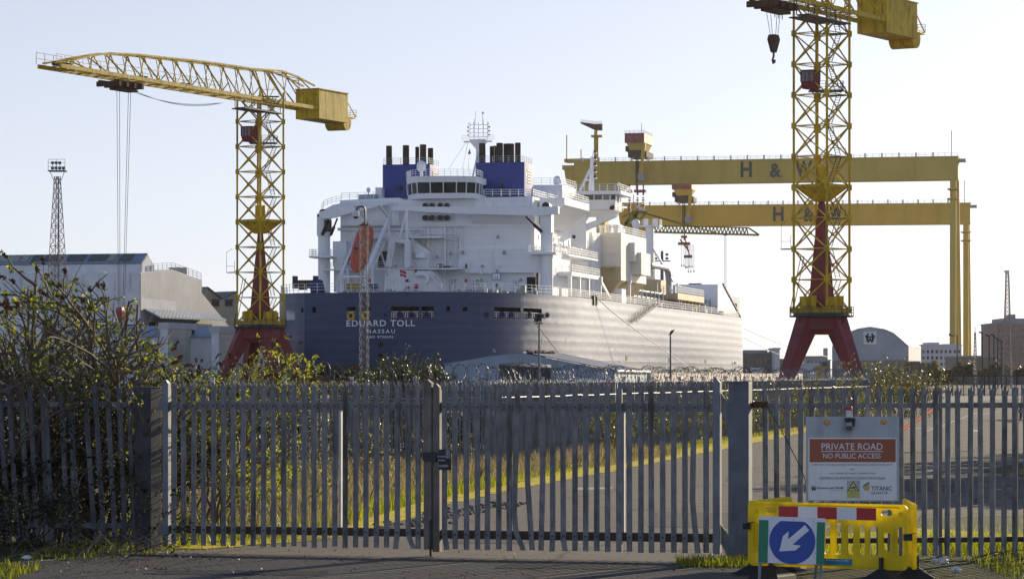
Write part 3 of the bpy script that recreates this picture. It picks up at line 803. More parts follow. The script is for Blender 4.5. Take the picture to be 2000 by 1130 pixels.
# odd gear on the aft deck: winches, bollards, crates, reels
random.seed(5)
gear = MB()
for k in range(46):
    x = random.uniform(690, 1050); s = random.uniform(4, S1 - 7)
    p = on_s(x, 571, s); p.z = DECK - .1; w, h = random.uniform(.3, 1.3), random.uniform(.4, 1.25)
    if random.random() < .5: gear.tube(p, p + Vector((0, 0, h)), w * .35, n=8)
    else: gear.box(p.x - w / 2, p.x + w / 2, p.y - w / 2, p.y + w / 2, p.z, p.z + h)
gear.build("deck_gear", M['grey_paint'], ship)
for x, y, w, h, s, mm in ((858, 519, 12, 7, S1 - 4, 'grass_dry'), (872, 522, 13, 6, S1 - 4.4, 'rust'), (690, 560, 28, 13, 14, 'crane_olive'), (726, 561, 18, 12, 14, 'cover_blue'), (812, 560, 5, 9, S1 - 6, 'signal_red'), (590.5, 558, 14, 16, 12, 'rust')):
    p = on_s(x, y, s); k = 500 / 6000.; m = MB(); m.box(p.x - w * k / 2, p.x + w * k / 2, s, s + 1.0, max(DECK - .1, p.z - h * k / 2), p.z + h * k / 2)
    m.box(p.x - w * k / 2 - .05, p.x + w * k / 2 + .05, s - .05, s + 1.05, p.z + h * k / 2 + .002, p.z + h * k / 2 + .09); m.build("deck_box", M[mm] if mm != 'grass_dry' else M['bark_pale'], ship)
wf = MB(); p = on_s(596, 549, 12.5)
for dx in (-1.9, 1.7): wf.box(p.x + dx - .35, p.x + dx + .35, p.y, p.y + .9, p.z - 1.2, p.z + .9)
wf.box(p.x - 1.5, p.x + 1.3, p.y + .1, p.y + .8, p.z - 1.2, p.z + .2); wf.build("mooring_winch", M['dark_steel'], ship)
cv = MB(); p = on_s(619, 571, 13); cv.lathe([(1.05, DECK - .1), (1.15, DECK + .9), (1.1, DECK + 2), (.85, DECK + 2.5), (.05, DECK + 2.7)], (p.x, p.y, 0), 14); cv.build("covered_winch", M['cover_blue'], ship, smooth=True)
cv = MB(); p = on_s(630, 571, 13); cv.lathe([(.55, DECK - .1), (.3, DECK + 1.4), (.02, DECK + 2.4)], (p.x, p.y, 0), 10); cv.build("covered_post", M['black'], ship, smooth=True)
# flag on its staff
p = on_s(781, 569, 2.0); q = on_s(780, 526, 2.0); f = MB(); f.tube(p, q, .06, n=6); st = f.build("flag_staff", M['ship_white'], ship)
fl = MB(); a, nx, nz = on_s(781, 537, 2.0), 8, 3
for j in range(nz + 1):
    for i in range(nx + 1):
        u = i / nx; fl.v.append((a.x + u * 1.05, a.y + .12 * math.sin(u * 7 + j), a.z + .85 - j * .34 - .35 * u * u))
for j in range(nz):
    for i in range(nx): fl.f.append((j * 9 + i, j * 9 + i + 1, (j + 1) * 9 + i + 1, (j + 1) * 9 + i))
fo = fl.build("flag", M['signal_red'], st, fix=False)
fc = MB()
for u0, u1, j0, j1 in ((.42, .56, 0, 3), (.0, 1.0, 1.3, 1.75)):
    n = 8; row = []
    for i in range(n + 1):
        u = u0 + (u1 - u0) * i / n
        for j in (j0, j1): row.append((a.x + u * 1.05, a.y - .03 + .12 * math.sin(u * 7 + j), a.z + .85 - j * .34 - .35 * u * u))
    fc.add(row, [(2 * i, 2 * i + 2, 2 * i + 3, 2 * i + 1) for i in range(n)])
fc.build("flag_cross", M['white_letter'], st, fix=False)

# ---- funnels
def funnel(x0, x1, y0, y1, s, depth, pipes):
    a, b_ = on_s(x0, y1, s), on_s(x1, y0, s); r = .7; m = MB(); lo = []
    for z in (a.z, b_.z):
        ring = []
        for cx_, cy_, t0 in ((b_.x - r, s + depth - r, 0), (a.x + r, s + depth - r, 90), (a.x + r, s + r, 180), (b_.x - r, s + r, 270)):
            for k in range(5):
                t = R(t0 + 22.5 * k); ring.append((cx_ + r * math.cos(t), cy_ + r * math.sin(t), z))
        lo.append(ring)
    m.loft(lo); fu = m.build("funnel", M['funnel_blue'], ship, smooth=True)
    for px, py, w, dx in pipes:
        p = on_s(px, y0 + 2, s + dx); q = on_s(px, py, s + dx); t = MB(); rr = w / 2 * (SH_Y0 + s) / FPX
        t.lathe([(rr, p.z), (rr, q.z), (rr * .86, q.z + .02), (rr * .86, q.z - 1.2)], (p.x, p.y, 0), 16); t.build("exhaust_pipe", M['exhaust'], fu, smooth=True)
    railing([(a.x + .3, s + .3, b_.z), (b_.x - .3, s + .3, b_.z), (b_.x - .3, s + depth - .3, b_.z)], 1.1, parent=fu, gap=1.4, mat=M['grey_paint'])
    lv = MB()
    for k in range(5): lv.box(b_.x - .05, b_.x + .08, s + 2.5, s + depth - 2, b_.z - 1.5 - k * .5, b_.z - 1.2 - k * .5)
    lv.build("funnel_louvre", M['grey_paint'], fu)
    return fu
f1 = funnel(745.5, 838, 320, 386, 38, 8, [(760, 285, 12, 1.5), (793, 284, 13, 1.5), (815, 287, 8, 3), (826.5, 282.5, 13, 1.5), (841, 289.5, 11, 5)])
f2 = funnel(927.5, 1023, 316, 383, 38, 8, [(942, 280, 13, 1.2), (961, 286, 9, 3), (976, 279.5, 13, 1.2), (967, 285, 9, 5), (994, 281, 22, 3.5), (1011.5, 279, 11.5, 1.5)])
for px, py in ((779, 367), (979.5, 365)):
    p = on_s(px, py, 37.6); m = MB(); m.box(p.x - .4, p.x + .4, p.y - .2, p.y + .45, p.z - .25, p.z + .25); m.box(p.x - .25, p.x + .25, p.y, p.y + .4, p.z + .27, p.z + .5); m.build("floodlight", M['dark_steel'], ship)
yl = on_s(1023, 343, 38); put_text("Y", (yl.x + .03, 39.2, yl.z - 1.2), (0, 1, 0), (0, 0, 1), 1.6, 2.2, M['white_letter'], f2, bold=.03)
railing([on_s(945, 383, S1 - .4), on_s(1040, 383, S1 - .4), (on_s(1040, 383, S1).x, 50, on_s(1040, 383, S1).z)], 1.15, gap=1.5, mat=M['ship_white'], r=.05)
railing([on_s(667, 389.5, S1 - .4), on_s(745, 387, S1 - .4)], 1.1, gap=1.4)
sface("deck_locker", [(700, 389), (700, 380), (733, 379), (733, 388)], 34, 4, M['grey_paint'])
sface("vent_house", [(733, 388), (733, 366), (745, 366), (745, 388)], 36, 6)
for k, (bb, s0) in enumerate(((-20.5, 32), (-19.0, 29.5))): pass
railing([on_s(628, 412, 33), on_s(634, 404, 32), on_s(650, 398, 31), on_s(665, 396, 30)], 1.15, gap=1.0)
sface("port_wing", [(628, 418), (628, 412), (650, 400), (665, 397), (665, 420)], S1 + .5, 5)

# ---- after bridge with raked windows
def bridge(plan_px, yb, ytop, ybot_glass, ytop_glass, s0, offs, lean, name, glassmat, back=10, mull=.16):
    """plan_px: columns of the window posts along the front, offs: how far each lies forward of the after face."""
    bt, tp = [], []
    for px, of in zip(plan_px, offs):
        p = on_s(px, yb, s0 + of); t = on_s(px, ytop, s0 + of)
        n = on_s((px - sum(plan_px) / len(plan_px)) * (1 + lean) + sum(plan_px) / len(plan_px), ytop, s0 + of - .9 if of < 4 else s0 + of - .3)
        bt.append(p); tp.append(Vector((n.x, n.y, on_s(px, ytop, s0).z)))
    z0, z1 = on_s(850, yb, s0).z, tp[0].z
    for p in bt: p.z = z0
    zg0, zg1 = on_s(850, ybot_glass, s0).z, on_s(850, ytop_glass, s0).z
    def lev(z): f = (z - z0) / (z1 - z0); return [b.lerp(t, f) for b, t in zip(bt, tp)]
    bk = [Vector((bt[-1].x, s0 + back, 0)), Vector((bt[0].x, s0 + back, 0))]
    def ring(z): return lev(z) + [Vector((b.x, b.y, z)) for b in bk]
    body = MB(); body.loft([ring(z0), ring(zg0)]); w = body.build(name, M['ship_white'], ship)
    up = MB(); up.loft([ring(zg1), ring(z1)]); up.build("eaves", M['ship_white'], w)
    gl0, gl1 = lev(zg0), lev(zg1)
    cen = sum(bt, Vector()) / len(bt)
    for i in range(len(bt) - 1):
        q = []
        for p in (gl0[i], gl0[i + 1], gl1[i + 1], gl1[i]):
            c = Vector((cen.x, s0 + back * .6, p.z)); q.append(p + (c - p).normalized() * .12)
        g = MB(); g.extr(q, (0, .04, 0)); g.build("window", glassmat, w)
    for i in range(len(bt)): fr = MB(); fr.bar(gl0[i], gl1[i], mull, mull); fr.build("window_post", M['ship_white'], w)
    inner = MB(); inner.box(min(b.x for b in bt) + 1.5, max(b.x for b in bt) - 1.5, s0 + back * .75, s0 + back * .75 + .2, zg0, zg1); inner.build("back_wall", M['grey_paint'], w)
    return w, ring(z1)
bw, top = bridge([797, 806, 816, 841, 866, 891, 910, 928, 935, 940], 387.5, 344, 377, 355.5, S1 - 3, [6, 2.2, .4, 0, 0, 0, .2, 1.4, 3.6, 6.2], .045, "after_bridge", M['ship_glass'])
railing([p + Vector((0, 0, .02)) for p in top[:-2]], 1.1, parent=bw, gap=1.1, r=.03)
def radome(px, y_base, y_top, s, r, stand=True):
    p = on_s(px, y_base, s); q = on_s(px, y_top, s); m = MB()
    if stand: m.tube(p, (p.x, p.y, q.z - r * 1.5), r * .32, n=10)
    m.lathe([(r * .75, q.z - r * 2.15), (r * .97, q.z - r * 1.9), (r, q.z - r), (r * .9, q.z - r * .55), (r * .6, q.z - r * .2), (.02, q.z)], (p.x, p.y, 0), 16)
    return m.build("radome", M['ship_white'], ship, smooth=True)
radome(823, 344, 313.5, S1, .82)
radome(719.5, 381, 366, S1 + 6, .35)
sface("radar_house", [(1041, 397), (1041, 361), (1098.5, 361), (1098.5, 397)], 52, 12, M['ship_white'])
railing([on_s(1041, 361, 52), on_s(1098, 361, 52), (on_s(1098, 361, 52).x, 64, on_s(1098, 361, 52).z)], 1.2, gap=1.5)
radome(1088.5, 361, 343, 54, .75, False)
# ---- main signal mast between the funnels
ms = MB(); p = on_s(935, 385, 46); q = on_s(935, 276, 46); B_ = p.x
ms.tube((p.x, p.y, p.z), (p.x, p.y, q.z), .5, n=10)
ms.bar(on_s(915, 384, 45), on_s(933, 300, 45.5), .3)
ms.lathe([(.5, q.z - 1.4), (1.7, q.z), (1.7, q.z + .25)], (B_, 46, 0), 12)
for dx in (-2.2, 2.2): ms.box(B_ + min(0, dx * 1.2), B_ + max(0, dx * 1.2), 45.4, 46.6, q.z - .15, q.z + .05)
for k in range(5):
    x = B_ - 1.6 + k * .8; ms.tube((x, 46, q.z), (x, 46, q.z + 3.4 + (k % 2) * .5), .06, n=5)
for z in (.8, 1.5, 2.2, 2.9): ms.bar((B_ - 1.9, 46, q.z + z), (B_ + 1.9, 46, q.z + z), .1)
for x in (-1.8, -.9, 0, .9, 1.8):
    for z in (.95, 1.65, 2.35, 3.05): ms.box(B_ + x - .09, B_ + x + .09, 45.9, 46.1, q.z + z, q.z + z + .28)
ms.tube((B_ - .6, 46, q.z + 3), (B_ - .6, 46, q.z + 5.4), .04, n=5); ms.tube((B_ + .75, 46, q.z + 3), (B_ + .75, 46, q.z + 4.9), .07, n=6); ms.ball((B_ + .75, 46, q.z + 5.0), .22)
mast = ms.build("signal_mast", M['ship_white'], ship)
railing([(B_ - 2.9, 45.4, q.z), (B_ + 2.9, 45.4, q.z)], 1.0, parent=mast, gap=1.4, r=.03)
ml = MB()
for x in (-1.95, 1.95):
    for z in (1.0, 1.7, 2.4): ml.box(B_ + x - .1, B_ + x + .1, 45.85, 46.15, q.z + z, q.z + z + .25)
ml.build("signal_lamp", M['rust'], mast)
pn = MB(); p = on_s(917, 301, 44); pn.add([p + Vector((-.35, 0, 0)), p + Vector((.3, 0, .05)), p + Vector((0, .05, .9))], [(0, 1, 2)]); pn.build("pennant", M['signal_red'], mast, fix=False)
stw = MB()
for a, b_ in (((912, 275), (876, 330)), ((914, 278), (903, 331)), ((918, 290), (914, 333))): stw.tube(on_s(*a, 45), on_s(*b_, 33), .03, n=4)
stw.build("mast_stay", M['rope'], mast, fix=False)

# ---- deck cranes
def deck_crane(px, s, ytop, yhead, boom_px, boom_s, r, plat):
    p = on_s(px, 571, s); zt = on_s(px, ytop, s).z; zh = on_s(px, yhead, s).z
    m = MB(); m.lathe([(r, DECK - .1), (r, zt - .2), (r * 1.12, zt - .15), (r * 1.12, zt + .05), (r * .95, zt + .06)], (p.x, s, 0), 20); m.box(p.x - r * .95, p.x + r * .95, s - r, s + r, zt, zh)
    c = m.build("deck_crane", M['ship_white'], ship, smooth=True)
    h = MB(); q = on_s(px, yhead, s - r); h.box(p.x - r * 1.0, p.x + r * .5, s - r * .7, s + r * .7, zh + .01, zh + .55); h.tube((p.x, s - .8, zh + .7), (p.x, s + .8, zh + .7), .7, n=12); h.build("crane_head", M['black'], c)
    z = on_s(px, plat[2], s).z; a, b_ = on_s(plat[0], plat[2], s), on_s(plat[1], plat[2], s)
    pl = MB(); pl.box(a.x, b_.x, s - 2.2, s + 2.2, z - .35, z); pl.build("crane_platform", M['ship_white'], c)
    railing([(a.x, s + 2, z), (a.x, s - 2.1, z), (b_.x, s - 2.1, z), (b_.x, s + 2, z)], 1.1, parent=c, gap=1.2, r=.03)
    bm_ = MB(); pts = [on_s(x, y, boom_s) for x, y in boom_px]; bm_.extr(pts, (0, 1.1, 0)); bm_.build("crane_boom", M['ship_white'], c)
    return c
c1 = deck_crane(1068, 28, 455, 411, [(1090, 403), (1090, 417), (1060, 421), (900, 417), (765, 410.5), (765, 403), (900, 404), (1015, 404)], 26.2, 1.05, (1037, 1091, 493))
c2 = deck_crane(633, 28, 460, 424, [(622, 414), (640, 409), (700, 401), (760, 393), (766, 397), (735, 404), (700, 412), (650, 425), (625, 428)], 26.2, 1.05, (610.5, 650, 500))
for c, segs in ((c1, [((1027, 423), (1058, 453))]), (c2, [((641, 428), (629, 459)), ((659, 426), (646, 459))])):
    cyl = MB()
    for a, b_ in segs:
        A, B2 = on_s(*a, 26.2), on_s(*b_, 26.6); cyl.tube(A, A.lerp(B2, .55), .16, n=8); cyl.tube(A.lerp(B2, .5), B2, .27, n=8)
    cyl.build("hydraulic_ram", M['black'], c)
bl = MB(); p = on_s(636, 440, 27); bl.box(p.x - .1, p.x + 1.1, 26.4, 27, p.z - 1.1, p.z + .9); bl.build("oil_cooler", M['black'], c2)
hk = MB()
for a, b_ in (((753, 396), (754, 432)), ((758, 394), (757, 432)), ((764, 412), (763, 442))): hk.tube(on_s(*a, 26.4), on_s(*b_, 26.4), .03, n=4)
hk.build("hoist_rope", M['rope'], c2)
for x, y in ((755, 434), (760, 444)):
    p = on_s(x, y, 26.4); m = MB(); m.box(p.x - .26, p.x + .26, p.y - .2, p.y + .2, p.z - .5, p.z + .5); m.box(p.x - .34, p.x + .34, p.y - .23, p.y + .23, p.z + .02, p.z + .2); m.build("hook_block", M['sign_gold'], c2)
jib = MB(); jib.bar(on_s(795, 520, 25), on_s(795, 409, 25), .45); jib.bar(on_s(794, 411, 25), on_s(780, 465, 24), .2); jib.bar(on_s(793, 441, 25), on_s(808, 470, 24), .15); jib.build("derrick_post", M['ship_white'], ship)

# ---- free-fall lifeboat and its launching frame: the boat is lifted off by its hook, so it is a thing
bz0, bz1 = on_s(694, 531, 12.0), on_s(717, 449, 22.5)
lb = thing("lifeboat", "orange free-fall lifeboat pointing nose down on its frame at the ship's stern", "lifeboat")
Mship = Matrix.Translation((SH_X0, SH_Y0, 0)) @ Matrix.Rotation(-SH_TH, 4, 'Z')
nose, tail = Mship @ bz0, Mship @ bz1
ax = (tail - nose); Lb = ax.length; ax.normalize(); sd_ = ax.cross(Vector((0, 0, 1))).normalized(); up_ = sd_.cross(ax)
lb.location = nose
m = MB(); loops = []
for t, w, h, dz in ((0, .05, .05, -.2), (.06, .6, .55, -.1), (.16, 1.2, 1.1, 0), (.3, 1.5, 1.35, .05), (.55, 1.6, 1.4, .1), (.8, 1.5, 1.4, .15), (.95, 1.25, 1.15, .1), (1, .95, .9, 0)):
    loops.append([ax * (Lb * t) + sd_ * (w * math.copysign(abs(math.cos(6.2832 * k / 16)) ** .7, math.cos(6.2832 * k / 16))) + up_ * (dz + h * math.copysign(abs(math.sin(6.2832 * k / 16)) ** .8, math.sin(6.2832 * k / 16))) for k in range(16)])
m.loft(loops); m.build("hull", M['boat_orange'], lb, smooth=True)
m = MB(); loops = []
for t, w, h in ((.66, .8, 1.3), (.72, .9, 2.3), (.92, .9, 2.4), (.99, .7, 1.3)):
    loops.append([ax * (Lb * t) + sd_ * (w * math.cos(6.2832 * k / 12)) + up_ * (1.0 + (h - 1.0) * max(-.4, math.sin(6.2832 * k / 12))) for k in range(12)])
m.loft(loops); m.build("conning_cabin", M['boat_orange'], lb, smooth=True)
for t, o_ in ((.52, .0), (.38, -.5), (.7, .35)):
    m = MB(); c = ax * (Lb * t) + up_ * 1.5 + sd_ * o_; m.extr([c - sd_ * .3 - ax * .2, c + sd_ * .3 - ax * .2, c + sd_ * .3 + ax * .2, c - sd_ * .3 + ax * .2], up_ * .08); m.build("hatch", M['black'], lb)
m = MB()
for t in (.46, .5, .54): c = ax * (Lb * t) + up_ * 1.5 + sd_ * .55; m.extr([c - sd_ * .12 - ax * .12, c + sd_ * .12 - ax * .12, c + sd_ * .12 + ax * .12, c - sd_ * .12 + ax * .12], up_ * .05)
m.build("hull_mark", M['white_letter'], lb)
fr = MB()
for bb in (-2.1, 2.1):
    b0 = bz0.x + bb
    lo_, hi_ = Vector((b0, 10.5, bz0.z - .7)), Vector((b0, 25.5, bz1.z + 2.2))
    fr.bar(lo_, hi_, .45, .6); fr.bar(hi_, (b0, 26.5, DECK), .4); fr.bar(lo_.lerp(hi_, .28), (b0, 15, DECK), .35); fr.bar(lo_, (b0, 11, DECK), .3)
    fr.bar(lo_.lerp(hi_, .55), (b0, 26, bz0.z - 1), .2); fr.bar(hi_, (b0, 19, bz1.z + 4.1), .35)
fr.bar((bz0.x - 1.9, 19, bz1.z + 4.1), (bz0.x + 1.9, 19, bz1.z + 4.1), .4); fr.bar((bz0.x - 1.9, 10.7, bz0.z - .8), (bz0.x + 1.9, 10.7, bz0.z - .8), .3)
fr.bar((bz0.x - 1.9, 25.5, bz1.z + 2), (bz0.x + 1.9, 25.5, bz1.z + 2), .3)
fr.bar((bz0.x + 1.9, 19, bz1.z + 4.1), (bz0.x + 3.4, 22, bz1.z + 4.6), .3)
fr.build("lifeboat_frame", M['ship_white'], ship)

# ---- forward wheelhouse, its tower and wing strut
fb = sface("wheelhouse_tower", [(1060, 570), (1060, 404), (1099, 404), (1099, 412), (1143.5, 412), (1143.5, 570)], 72, 10)
sface("tower_shaft", [(1124, 571), (1124, 413), (1145, 413), (1145, 571)], 69.5, 2.5, parent=fb)
sface("tower_annex", [(1143.6, 571), (1143.6, 452), (1157, 452), (1157, 571)], 73.5, 8, parent=fb)
wl = MB(); wl.extr([on_s(x, y, 70) for x, y in ((1144.5, 424), (1144.5, 414), (1207, 414), (1202, 423), (1172, 436), (1145, 449.5), (1145, 436), (1168, 428), (1166, 423.5))], (0, 1.6, 0)); wl.build("wing_strut", M['ship_white'], fb)
wh, top2 = bridge([1098, 1112, 1122, 1140, 1160, 1176, 1190, 1201, 1206], 413.5, 381, 394, 384.5, 68, [0, 0, 0, 0, 0, 0, 0, .3, 5], .06, "wheelhouse", M['green_glass'], 9, .2)
rf = MB(); a, b_ = on_s(1096, 380.5, 66.5), on_s(1213, 372, 66.5); rf.box(a.x, b_.x, 66.3, 78, a.z, b_.z); rf.build("wheelhouse_roof", M['ship_white'], wh)
railing([(a.x, 66.5, b_.z), (b_.x - .2, 66.5, b_.z), (b_.x - .2, 77, b_.z)], 1.2, parent=wh, gap=1.4, r=.04)
railing([on_s(1206, 412, 67), on_s(1217, 413, 72), on_s(1217, 413, 78)], 1.2, parent=wh, gap=1.2, r=.04)
sg = MB(); p = on_s(1195, 405, 67.9); sg.box(p.x - .4, p.x + .4, 67.85, 67.95, p.z - .4, p.z + .4); sg.build("warning_sign", M['rust'], wh)
radome(1208, 372, 356, 69, .3)
m2_ = MB(); p = on_s(1155, 372, 74); q = on_s(1156.5, 306, 74)
m2_.tube(p, q, .55, .28, n=8); m2_.bar(on_s(1133, 372, 72), on_s(1152, 331, 73.5), .35); m2_.bar(on_s(1141, 352, 73), on_s(1154, 351, 74), .25)
for k in range(5): z = p.z + 2.2 + k * 1.15; m2_.box(p.x + .3, p.x + 1.0, 73.7, 74.3, z, z + .12)
m2_.tube(q, q + Vector((.3, 0, 1.2)), .06, n=5)
fm = m2_.build("navigation_mast", M['ship_white'], wh)
lm = MB()
for k in range(5): z = p.z + 2.35 + k * 1.15; lm.box(p.x + .55, p.x + .95, 73.8, 74.2, z, z + .4)
lm.build("signal_lamp", M['rust'], fm)
an = MB(); an.tube(on_s(1112, 372, 70), on_s(1112, 346, 70), .04, n=5); an.build("whip_antenna", M['grey_paint'], wh)
# small windows and doors on the tower's side
for x in (1112, 1115.5, 1120.5, 1123.5, 1130):
    pass
tw = MB()
for x, y in ((1110.5, 426.5), (1114, 427), (1119.5, 428.5), (1122.7, 429), (1119.3, 462), (1122.5, 462.5)):
    p = on_s(x, y, 71.9); tw.box(p.x - .14, p.x + .14, 71.9, 72.02, p.z - .3, p.z + .3)
tw.build("porthole", M['ship_glass'], fb)
# ---- bridge-deck sponson and lower side decks aft of the tower
m = MB(); z0, z1 = on_s(1090, 446, 40).z, on_s(1090, 404, 40).z; zb = on_s(1060, 391, 40).z
m.loft([[(19.2, 34, z0), (19.6, 34, z0), (19.6, 52, z0), (19.2, 52, z0)], [(19.2, 33, z1), (23.6, 33, z1), (23.6, 54, z1), (19.2, 54, z1)], [(19.2, 33, zb), (23.6, 33, zb), (23.6, 54, zb), (19.2, 54, zb)]])
m.build("bridge_sponson", M['ship_white'], house)
railing([(19.5, 33.2, zb), (23.5, 33.2, zb), (23.5, 53.8, zb)], 1.15, gap=1.4, parent=house, r=.05)
zc = on_s(1117, 530, 37).z
cn = MB(); cn.box(19.5, 24, 37, 62, zc - .7, zc)
for s in (37.3, 45, 53, 61.3): cn.box(23.3, 23.9, s - .35, s + .35, DECK - .1, zc - .7)
cn.box(19.5, 20.1, 37, 37.5, DECK - .1, zc - .7)
cn.build("side_canopy", M['ship_white'], ship)
railing([(19.6, 37.2, zc), (23.9, 37.2, zc), (23.9, 61.8, zc)], 1.2, gap=1.3, r=.05)
zd = on_s(1117, 497, 45).z; cm = MB(); cm.box(19.5, 22.4, 42, 68, zd - .3, zd); cm.build("side_platform", M['ship_white'], ship)
railing([(19.6, 42.2, zd), (22.3, 42.2, zd), (22.3, 67.8, zd)], 1.2, gap=1.3, r=.05)
sh_ = MB(); sh_.box(19.4, 21.6, 31, 47, DECK - .1, zd - .32); sh_.build("side_house", M['ship_white'], ship)
gs = MB(); random.seed(9)
for k in range(14):
    s = 32 + k * 2.4; r = random.uniform(.25, .5); gs.tube((19.9, s, zd + .0), (19.9, s, zd + random.uniform(.6, 1.6)), r * .5, n=8); gs.ball((20.0, s, zd + 1.6), r, 8, 6)
gs.build("gooseneck_vent", M['ship_white'], ship, smooth=True)
# ---- compressor house with its tapered cream trunk
BX = 24.0
pA = on_s(1213, 454, 82); zt = pA.z; zm = on_b(1213, 547, pA.x).z; zl = on_s(1190, 598, 84).z
xr = pA.x; xl = on_s(1156, 454, 82).x; sL = on_b(1262, 500, xr).y
m = MB(); m.box(xl, xr, 82, sL, zm, zt); cb = m.build("compressor_house", M['ship_cream'], ship)
m = MB(); m.loft([[(xl + 1, 84, DECK - .1), (xr - 4.0, 84, DECK - .1), (xr - 4.0, sL - 5, DECK - .1), (xl + 1, sL - 5, DECK - .1)], [(xl, 82.02, zm - .003), (xr, 82.02, zm - .003), (xr, sL, zm - .003), (xl, sL, zm - .003)]]); m.build("tapered_trunk", M['ship_tan'], cb)
m = MB(); m.box(xr, xr + 1.1, 90, 97, zm + 3.8, zm + 7.4); m.box(xr + .01, xr + 1.9, 92.5, 102, zm + 1.4, zm + 5.6); m.build("side_duct", M['ship_cream'], cb)
m = MB(); p, q = on_s(1156.5, 547, 81.94), on_s(1213, 520.5, 81.94); m.box(xl, xr, 81.9, 81.98, p.z, q.z); m.build("tan_panel", M['ship_tan'], cb)
m = MB()
for yy in (463.5, 495.5):
    p, q = on_s(1157, yy, 81.95), on_s(1212, yy, 81.95); m.bar(p, q, .1, .12)
m.build("wall_ledge", M['ship_cream'], cb)
m = MB(); p = on_s(1186, 508, 81.9); m.box(p.x - .5, p.x + .5, 81.85, 81.99, p.z - .9, p.z + .9); m.box(p.x - .62, p.x - .4, 81.7, 81.84, p.z - .5, p.z + .2); m.build("door", M['ship_cream'], cb)
m = MB(); p, q = on_s(1179, 523, 80), on_s(1198, 520, 80); m.box(p.x, q.x, 80, 81.98, p.z, q.z); m.build("door_platform", M['ship_tan'], cb)
for px, w in ((1174, 12), (1189, 14), (1202.5, 13)):
    p = on_s(px, 454, 88); m = MB(); r = w * .045; m.lathe([(r * .7, zt), (r * .7, zt + 1.2), (r, zt + 1.25), (r, zt + 1.7), (r * .8, zt + 1.75)], (p.x, 88, 0), 14); m.build("roof_vent", M['ship_cream'], cb, smooth=True)
railing([(xl + .2, 82.2, zt), (xr - .2, 82.2, zt), (xr - .2, sL - .2, zt)], 1.3, gap=1.4, parent=cb, r=.05)
# vent mast, small foremast and cargo pipes beyond
m = MB()
p = on_b(1269, 560, 17.0); m.tube((17, p.y, DECK), (17, p.y, on_b(1269, 440, 17).z), .9, n=10)
zz = on_b(1269, 440, 17).z; m.box(14.6, 19.4, p.y - 1.5, p.y + 1.5, zz - .3, zz); m.tube((16.2, p.y, zz), (16.2, p.y, zz + 1.4), .5, n=8); m.tube((18.2, p.y, zz), (18.2, p.y, zz + 1.4), .5, n=8)
m.bar((16, p.y, zz - 2), (22, p.y, DECK + 6), .4); m.bar((17.6, p.y + 2, DECK), (17.6, p.y + 2, zz - 3), .25)
vm = m.build("vent_mast", M['ship_white'], ship)
railing([(14.7, p.y - 1.4, zz), (19.3, p.y - 1.4, zz), (19.3, p.y + 1.4, zz)], 1.1, gap=1.0, parent=vm, r=.04)
m = MB(); p = on_b(1248, 440, 10); z = on_s(1248, 441, p.y).z
pw = on_b(1241.5, 452, 15); m.tube((15, pw.y, zt - 2), (15, pw.y, on_b(1241.5, 437, 15).z), .55, n=10); m.ball((15, pw.y, on_b(1241.5, 436, 15).z), .9, 10, 6); m.build("deck_radome", M['ship_white'], ship, smooth=True)
m = MB(); pf = on_b(1293, 560, 6.0); z = on_b(1293, 490, 6).z; m.tube((6, pf.y, DECK), (6, pf.y, z), .55, .3, n=8)
zb = on_b(1293, 507, 6).z; m.box(3.9, 8.1, pf.y - 1, pf.y + 1, zb - .4, zb - .2)
for dx in (-1.3, 1.3):
    for dz in (0, .9): m.box(6 + dx - .35, 6 + dx + .35, pf.y - .9, pf.y - .4, zb + dz, zb + dz + .55)
m.build("radar_mast", M['lattice_grey'], ship)  # dark grey colour carries the shaded side of the mast
# liquid domes and manifold: bent pipes, tan blocks, catwalks
m = MB()
for k in range(5):
    b0 = 14.5 + k * 1.7; s0 = on_b(1270, 530, b0).y
    zt2 = on_b(1300, 527, b0).z + .4; m.path([(b0, s0, zt2), (b0, s0 + 18, zt2), (b0, s0 + 20.5, zt2 - .7), (b0, s0 + 21.5, zt2 - 2.2), (b0, s0 + 21.5, zt2 - 6)], .55, 8)
m.build("cargo_pipe", M['grey_paint'], ship, smooth=True)
m = MB(); a = on_b(1284, 580, 20); q = on_b(1306, 549, 20); m.box(14, 20, a.y, a.y + 10, DECK + 1.5, q.z); kb = m.build("cargo_room", M['ship_tan'], ship)
m = MB(); m.box(20.0, 20.06, a.y + 3.4, a.y + 4.8, q.z - 2.6, q.z - 1.3); m.build("window", M['ship_glass'], kb)
m = MB(); a = on_b(1310, 582, 22); q = on_b(1362, 575, 22)
zt3 = on_b(1330, 575, 22).z; m.box(16, 23.5, a.y, q.y, zt3 - 1.3, zt3)
for k in range(7):
    s = a.y + 3 + k * (q.y - a.y - 6) / 6; m.box(22.4, 23.0, s - .3, s + .3, DECK, zt3 - 1.3); m.bar((22.7, s, zt3 - 1.4), (22.7, s + 2.2, zt3 - 3.6), .3)
mf = m.build("manifold_platform", M['ship_tan'], ship)
railing([(16, a.y, zt3), (23.4, a.y, zt3), (23.4, q.y, zt3)], 1.4, gap=1.5, parent=mf, r=.06)
m = MB(); random.seed(3)
for k in range(150):
    s = random.uniform(100, 215); b0 = random.uniform(12, 23.5); h = random.uniform(.4, 2.2)
    if random.random() < .6: m.tube((b0, s, DECK - .1), (b0, s, DECK + h), random.uniform(.1, .4), n=6)
    else: m.box(b0, b0 + random.uniform(.4, 1.6), s, s + random.uniform(.5, 3), DECK - .1, DECK + h)
for z in (.7, 1.3): m.tube((21.5, 95, DECK + z), (21.5, 215, DECK + z), .2, n=6)
for z in (1.0, 1.8, 2.6): m.tube((17, 95, DECK + z), (17, 215, DECK + z), .3, n=6)
m.build("deck_gear", M['grey_paint'], ship, fix=False)
